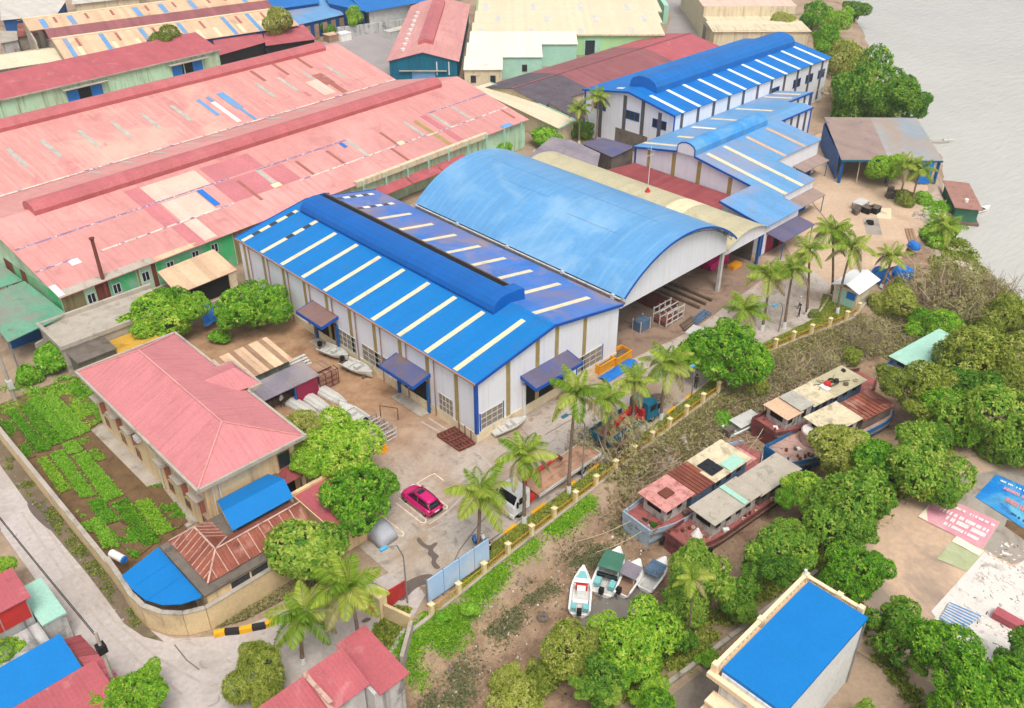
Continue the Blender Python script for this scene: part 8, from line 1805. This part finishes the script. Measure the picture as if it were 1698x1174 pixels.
for k, (px_, py_) in enumerate(((500,68),(520,66),(600,62),(615,58))):
    c0 = at(px_+50,py_); T = thing('material_stack', ('tan','white','grey','pale')[k]+' wrapped material stack on the lane wall at top, number '+('one','two','three','four')[k]+' from left', 'stack', (c0[0],c0[1],0)); MB().box(-1.5,1.5,-1.2,1.2,0,1.6).build('load', ('timber','plastic_white','galv','tan_wall')[k], T); MB().box(-1.6,1.6,-1.3,1.3,1.6,1.75).build('sheet_cover', ('tan_roof','plastic_white','galv','cream_roof')[k], T)

# ================================================================== gate, billboard, lamps, poles, signs
a, b = at(634,1020), at(603,985)
T = thing('gate_pillar', 'cream gate pillar with flat cap between red gates', 'pillar', (*a[:2],0)); MB().box(-.35,.35,-.35,.35,0,2.4).build('shaft', 'post_cream', T); MB().box(-.5,.5,-.5,.5,2.4,2.6).build('cap', 'post_cream', T)
T = thing('main_gate', 'faded red steel gate standing open beside the pillar', 'gate', (a[0]-.2,a[1]+.4,0))
for k in range(4): WB().box(a[0]-.45-.0*k,a[0]-.38,a[1]+.5+k*1.05,a[1]+1.5+k*1.05,.15,2.0).build('gate_panel', 'red_steel', T)
WB().box(a[0]-.47,a[0]-.36,a[1]+.45,a[1]+4.75,2.02,2.12).build('top_rail', 'rust_steel', T)
T = thing('side_gate', 'small red gate leaf right of the gate pillar', 'gate', (a[0]+.5,a[1],0)); WB().hexa([(a[0]+.4,a[1]-.04,.2),(a[0]+2.7,a[1]+.3,.2),(a[0]+2.7,a[1]+.38,.2),(a[0]+.4,a[1]+.04,.2),(a[0]+.4,a[1]-.04,2.1),(a[0]+2.7,a[1]+.3,1.5),(a[0]+2.7,a[1]+.38,1.5),(a[0]+.4,a[1]+.04,2.1)]).build('leaf', 'red_steel', T); WB().beam((a[0]+.4,a[1],2.14),(a[0]+2.7,a[1]+.34,1.54),.12).build('top_rail', 'red_steel', T)
T = thing('gate_wing_wall', 'short cream wall joining gate pillar and boundary fence', 'wall', (a[0],a[1]-.5,0)); WB().beam((a[0],a[1]-.4,.8),(27.2,38.9,.8),.25,1.6).build('wall', 'perimeter_wall', T); WB().beam((27.2,38.9,.4),(24.6,36.8,.4),.3,1.4).build('lower_wall', 'concrete', T)
T = thing('billboard', 'row of four pale blue poster panels facing the channel beside gate', 'billboard', (29.4,39.7,0)); p_, q_ = at(697,1006), at(775,960)
x0, x1 = 29.6, 36.2; yb = 39.75
for k in range(4): WB().box(x0+k*1.65+.03,x0+(k+1)*1.65-.03,yb-.04,yb+.04,.55,3.0).build('poster_panel', 'billboard', T)
for k in range(5): WB().box(x0+k*1.65-.05,x0+k*1.65+.05,yb+.05,yb+.14,0,3.05).build('post', 'steel', T)
WB().box(x0,x1,yb+.05,yb+.1,2.9,3.0).build('top_rail', 'steel', T)
def lamp(label, bx, by, tx, ty, arm=1.6, dirx=-1):
    b = at(bx, by); t = onv(tx, ty, b[1]); h = t[2]; T = thing('street_lamp', label, 'lamp', (b[0],b[1],0)); dx = t[0]-b[0]
    MB().tube([(0,0,0),(0,0,h*.72),(dx*.35,0,h*.93),(dx,0,h)], [.08,.06,.05,.04], 6).build('pole', 'steel', T); MB().box(dx-.55*(1 if dx < 0 else 0)-.05,dx+.55*(0 if dx < 0 else 1)+.05,-.14,.14,h-.06,h+.10).build('lantern', 'lamp_cyan', T)
lamp('street lamp with blue head beside the gate billboard', 676,1000,641,907); lamp('street lamp with blue head behind tall palm by the truck', 965,795,940,688); lamp('thin lamp pole beside second palm trunk of kiosk row', 1291,550,1287,505)
lamp('thin lamp pole on lawn between palm and mango', 1146,660,1150,606)
T = thing('utility_pole', 'concrete utility pole at left edge by the garden', 'pole', (*at(26,664)[:2],0)); b = at(26,664); MB().tube([(0,0,0),(0,0,9)], [.2,.12], 6).build('pole', 'concrete', T); MB().box(-.25,.25,-.35,.35,1.6,2.6).build('meter_box', 'galv', T); MB().beam((-.8,0,8.4),(.8,0,8.4),.1).build('cross_arm', 'steel', T)
T = thing('street_pole', 'street side utility pole carrying cables above the shop awning', 'pole', (*at(200,1160)[:2],0)); b1_ = at(200,1160); MB().tube([(0,0,0),(0,0,7.2)], [.16,.11], 6).build('pole', 'concrete', T); MB().box(-.3,.3,-.3,.3,5.2,5.9).build('junction_box', 'rubber', T)
for k, (dz, lb) in enumerate(((6.9,'uppermost cable strung along the street'),(6.5,'lower cable strung along the street'))):
    pts = [(b1_[0]+(7.4-b1_[0])*t, b1_[1]+(100-b1_[1])*t, dz-1.4*math.sin(math.pi*t)) for t in np.linspace(0,1,16)]; tag(MB().tube(pts, .035, 4).build('overhead_cable', 'rubber'), lb, 'cable')
T = thing('truck_tyre', 'old tyre hung on the shop awning corner', 'tyre', (*at(197,1136,2.2)[:2],2.3)); MB().torus((0,0,0),(0,0,1),.32,.14,14,6).build('tyre', 'rubber', T)
T = thing('flag', 'red flag on short staff above the street awning', 'flag', (*at(174,1092,2.3)[:2],0)); MB().cyl((0,0,0),(0,0,3.6),.03,n=6).build('staff', 'steel', T); MB().add([(0,0,3.6),(.28,-.1,3.3),(.35,.08,2.9),(.1,.1,2.6),(0,0,2.6),(.02,.03,3.6),(.3,-.07,3.3),(.37,.11,2.9),(.12,.13,2.6),(.02,.03,2.6)], [(0,1,2,3,4),(9,8,7,6,5),(0,5,6,1),(1,6,7,2),(2,7,8,3)]).build('cloth', 'flag_red', T)
T = thing('flag', 'red flag cut by left edge above the street', 'flag', (*at(-2,872,.5)[:2],0)); MB().cyl((0,0,0),(0,0,2.6),.03,n=6).build('staff', 'steel', T); MB().add([(0,0,2.6),(.5,-.2,2.3),(0,0,2.0),(.01,.02,2.6),(.51,-.18,2.3),(.01,.02,2.0)], [(0,1,2),(5,4,3)]).build('cloth', 'flag_red', T)
T = thing('mud_tyre', 'discarded tyre lying on the mud left of speedboats', 'tyre', (*at(900,1024,-1.6)[:2],float(zf(*at(900,1024,-1.6)[:2]))+.1)); MB().torus((0,0,0),(.1,.1,1),.34,.16,14,6).build('tyre', 'concrete_dark', T)
T = thing('water_barrel', 'white barrel with blue end lying on the garden wall', 'barrel', (*at(200,920,1.4)[:2],0)); c0 = at(198,922,1.6); WB().cyl((c0[0]-.3,c0[1]+.9,1.5),(c0[0]+.1,c0[1]-.5,1.5),.34,.34,12).build('drum', 'plastic_white', T); WB().cyl((c0[0]+.1,c0[1]-.5,1.5),(c0[0]+.14,c0[1]-.64,1.5),.33,.30,12).build('blue_end', 'plastic_blue', T)
# yellow and black kerb blocks
pk = [(355,1052),(373,1048),(397,1046),(418,1041),(440,1037),(462,1025)]
T = thing('kerb_barrier', 'yellow and black striped kerb blocks before the gatehouse bed', 'kerb', (*at(400,1045)[:2],0))
for k, (p_, q_) in enumerate(zip(pk[:-1], pk[1:])): a, b = at(*p_,.2), at(*q_,.2); WB().beam((a[0],a[1],.22),(b[0],b[1],.22),.4,.42).build('block', 'kerb_yellow' if k % 2 == 0 else 'kerb_black', T)
# ================================================================== court: banners, tarps, rubble
def banner(name, label, px4, mat, z=.03):
    q = [at(*p_, z) for p_ in px4]; T = thing(name, label, 'banner', (q[0][0],q[0][1],0)); N = 10; m = WB(); g_ = []
    for i in range(N+1):
        for j in range(N+1):
            s, t = i/N, j/N; p_ = [(q[0][k]*(1-s)+q[1][k]*s)*(1-t)+(q[3][k]*(1-s)+q[2][k]*s)*t for k in range(3)]; g_.append((p_[0],p_[1],z+.03+.03*math.sin(7*s+3*t)*math.sin(5*t+2*s)))
    m.add(g_, [(i*(N+1)+j,(i+1)*(N+1)+j,(i+1)*(N+1)+j+1,i*(N+1)+j+1) for i in range(N) for j in range(N)]); m.build('sheet', mat, T)
    def bl(s, t): return [(q[0][k]*(1-s)+q[1][k]*s)*(1-t)+(q[3][k]*(1-s)+q[2][k]*s)*t for k in range(2)]
    return T, bl
def marks(T, bl, s0, s1, t, h, mat, seed, gap=.25):
    g = random.Random(seed); s = s0; m = WB()
    while s < s1:
        w_ = g.uniform(.012,.026)
        if g.random() > gap:
            p4 = [bl(s,t-h/2),bl(s+w_,t-h/2),bl(s+w_,t+h/2*g.uniform(.7,1)),bl(s,t+h/2)]; m.add([(x,y,.135) for x, y in p4], [(0,1,2,3)])
        s += w_*1.35
    if m.f: o = m.build('printed_line', mat, T); o['kind'] = 'stuff'
T, bl = banner('blue_banner', 'large blue printed banner spread on the ground at right edge', [(1617,824),(1651,787),(1760,830),(1740,905)], 'banner_blue')
for s0, t, mt, h in ((.25,.22,'print_white',.03),(.2,.36,'banner_pink',.06),(.3,.62,'banner_red',.10),(.35,.84,'print_navy',.04)): pass
def bl2(s, t): q = [at(*p_) for p_ in ((1651,787),(1760,830),(1740,905),(1617,824))]; return [(q[0][k]*(1-s)+q[1][k]*s)*(1-t)+(q[3][k]*(1-s)+q[2][k]*s)*t for k in range(2)]
for k, (t, h, mt) in enumerate(((.16,.05,'print_white'),(.33,.09,'banner_pink'),(.60,.13,'banner_red'),(.86,.05,'print_navy'))): marks(T, bl2, .12+.1*k, .95, t, h, mt, k+1)
T, bl = banner('pink_banner', 'faded pink printed banner spread on the dirt court', [(1522,858),(1557,820),(1657,866),(1627,910)], 'banner_pink')
def bl3(s, t): q = [at(*p_) for p_ in ((1557,820),(1657,866),(1627,910),(1522,858))]; return [(q[0][k]*(1-s)+q[1][k]*s)*(1-t)+(q[3][k]*(1-s)+q[2][k]*s)*t for k in range(2)]
p4 = [bl3(0,.35),bl3(.02,1)]; m = WB(); m.add([(x,y,.12) for x, y in (bl3(.0,.45),bl3(.04,.72),bl3(.16,1.0),bl3(0,1))], [(0,1,2,3)]); m.build('cream_corner', 'banner_cream', T)
for k, (t, h, s0) in enumerate(((.2,.08,.3),(.45,.12,.18),(.62,.14,.3),(.82,.10,.36))): marks(T, bl3, s0, .95, t, h, 'print_white', k+20)
banner('green_tarp', 'worn olive tarp with white border beside the pink banner', [(1553,927),(1585,890),(1631,915),(1604,948)], 'tarp_green', .02)
banner('white_cloth', 'white cloth strip along the olive tarp edge', [(1578,898),(1586,889),(1632,914),(1624,922)], 'banner_cream', .06)
T = thing('slat_tarp', 'blue and white slatted sheet on the pale rubble', 'tarp', (*at(1590,1020)[:2],0))
for k in range(14):
    a = at(1566+k*0+ (k%2)*0 + 4*k*.62, 1000+3.4*k, .15) if False else None
q = [at(1573,998,.2),at(1604,1006,.2),at(1626,1022,.2),at(1591,1047,.2),at(1558,1024,.2)]
e0, e1 = at(1574,999,.2), at(1627,1022,.2); f0, f1 = at(1558,1026,.2), at(1592,1048,.2)
for k in range(15):
    t = k/15; a = Lq(e0,f0,t); b = Lq(e1,f1,t); WB().beam((a[0],a[1],.18+.01*(k%2)),(b[0],b[1],.18+.01*(k%2)),.17,.03).build('slat', 'tarp_slatblue' if k % 2 == 0 else 'galv', T)
T = thing('red_beam', 'long faded red steel box beam lying on the white rubble', 'beam', (*at(1670,1030)[:2],0)); a, b = at(1649,1014,.4), at(1740,1065,.4); WB().beam((a[0],a[1],.35),(b[0],b[1],.35),.9,.6).build('box_beam', 'red_roof', T); WB().beam((a[0]-.2,a[1]-.5,.2),(b[0]-.2,b[1]-.5,.2),.3,.3).build('flange', 'red_roof', T)
sheet('rubble_field', [(67.2,11.4),(63.4,11.5),(57.7,11.7),(56.4,9.6),(55.6,8.2),(56,3),(72,2),(72,8.4),(68.5,8.7),(67.1,9.0)], .012, 'debris_white')
sheet('grey_slabs', [(78.4,15.2),(74.2,17.6),(71.6,17.4),(71.9,11.9),(67.5,11.6),(67.4,9.2),(68.6,8.6),(72,8.2),(80,8),(80,14)], .010, 'slab_grey')
sheet('dark_trench', [(72.6,11.6),(71.6,11.4),(70.2,6.2),(72.4,6.0),(73,9)], .014, 'soil')
g = random.Random(6); m = MB()
for i in range(260):
    x, y = g.uniform(56.5,70), g.uniform(4,11); s = g.uniform(.06,.28); m.rbox(x,y,.01,s*g.uniform(.5,2.4),s,s*.35,g.uniform(0,3))
stuff(m.build('court_rubble', 'debris_white'), 'white broken slabs and rubble strewn on court edge', 'rubble')
g = random.Random(16); m = MB()
for i in range(90):
    x, y = g.uniform(56.5,70), g.uniform(4,11); s = g.uniform(.03,.08); m.rbox(x,y,.012,s*g.uniform(1,6),s,s*.6,g.uniform(0,3))
stuff(m.build('court_scraps', 'old_timber'), 'dark sticks and scraps on the white rubble', 'rubble')
T = thing('bank_wall', 'low concrete retaining wall along the riverside path', 'wall', (36,22.2,0)); WB().beam((31,22.4,-.2),(36,22.2,-.2),.35,.9).beam((36.1,22.2,-.2),(44,21.3,-.2),.34,.9).beam((44.1,21.3,-.2),(55,20.2,-.2),.33,.9).build('wall', 'concrete', T)

# tyre tracks across the yard
for q in (((700,870),(740,850),(790,800),(800,770),(770,740),(700,700)),((712,878),(752,858),(804,806),(814,772),(782,738),(712,694)),((880,720),(930,690),(990,660),(1060,615),(1130,580)),((892,728),(942,698),(1002,668),(1072,623),(1142,588)),((60,850),(120,940),(190,1030),(260,1090),(330,1130)),((36,850),(100,945),(172,1040),(240,1105),(300,1150))):
    pl('tyre_track', G(*q), .22, .0075 if q[0][0] > 300 else .0055, 'tyre_mark')

# thin haze volume over the whole site, added to lift the dark tones
hz = MB().box(-80, 700, -160, 700, -9, 58).build('haze', 'steel'); hz['kind'] = 'stuff'; hz.display_type = 'WIRE'
hm = bpy.data.materials.new('haze_air'); hm.use_nodes = True; hn = hm.node_tree.nodes; hn.remove(hn['Principled BSDF'])
pv = hn.new('ShaderNodeVolumePrincipled'); pv.inputs['Density'].default_value = 0.00022; pv.inputs['Color'].default_value = (.93, .95, .98, 1); pv.inputs['Anisotropy'].default_value = 0.0
hm.node_tree.links.new(pv.outputs[0], hn['Material Output'].inputs['Volume']); hz.data.materials.clear(); hz.data.materials.append(hm)
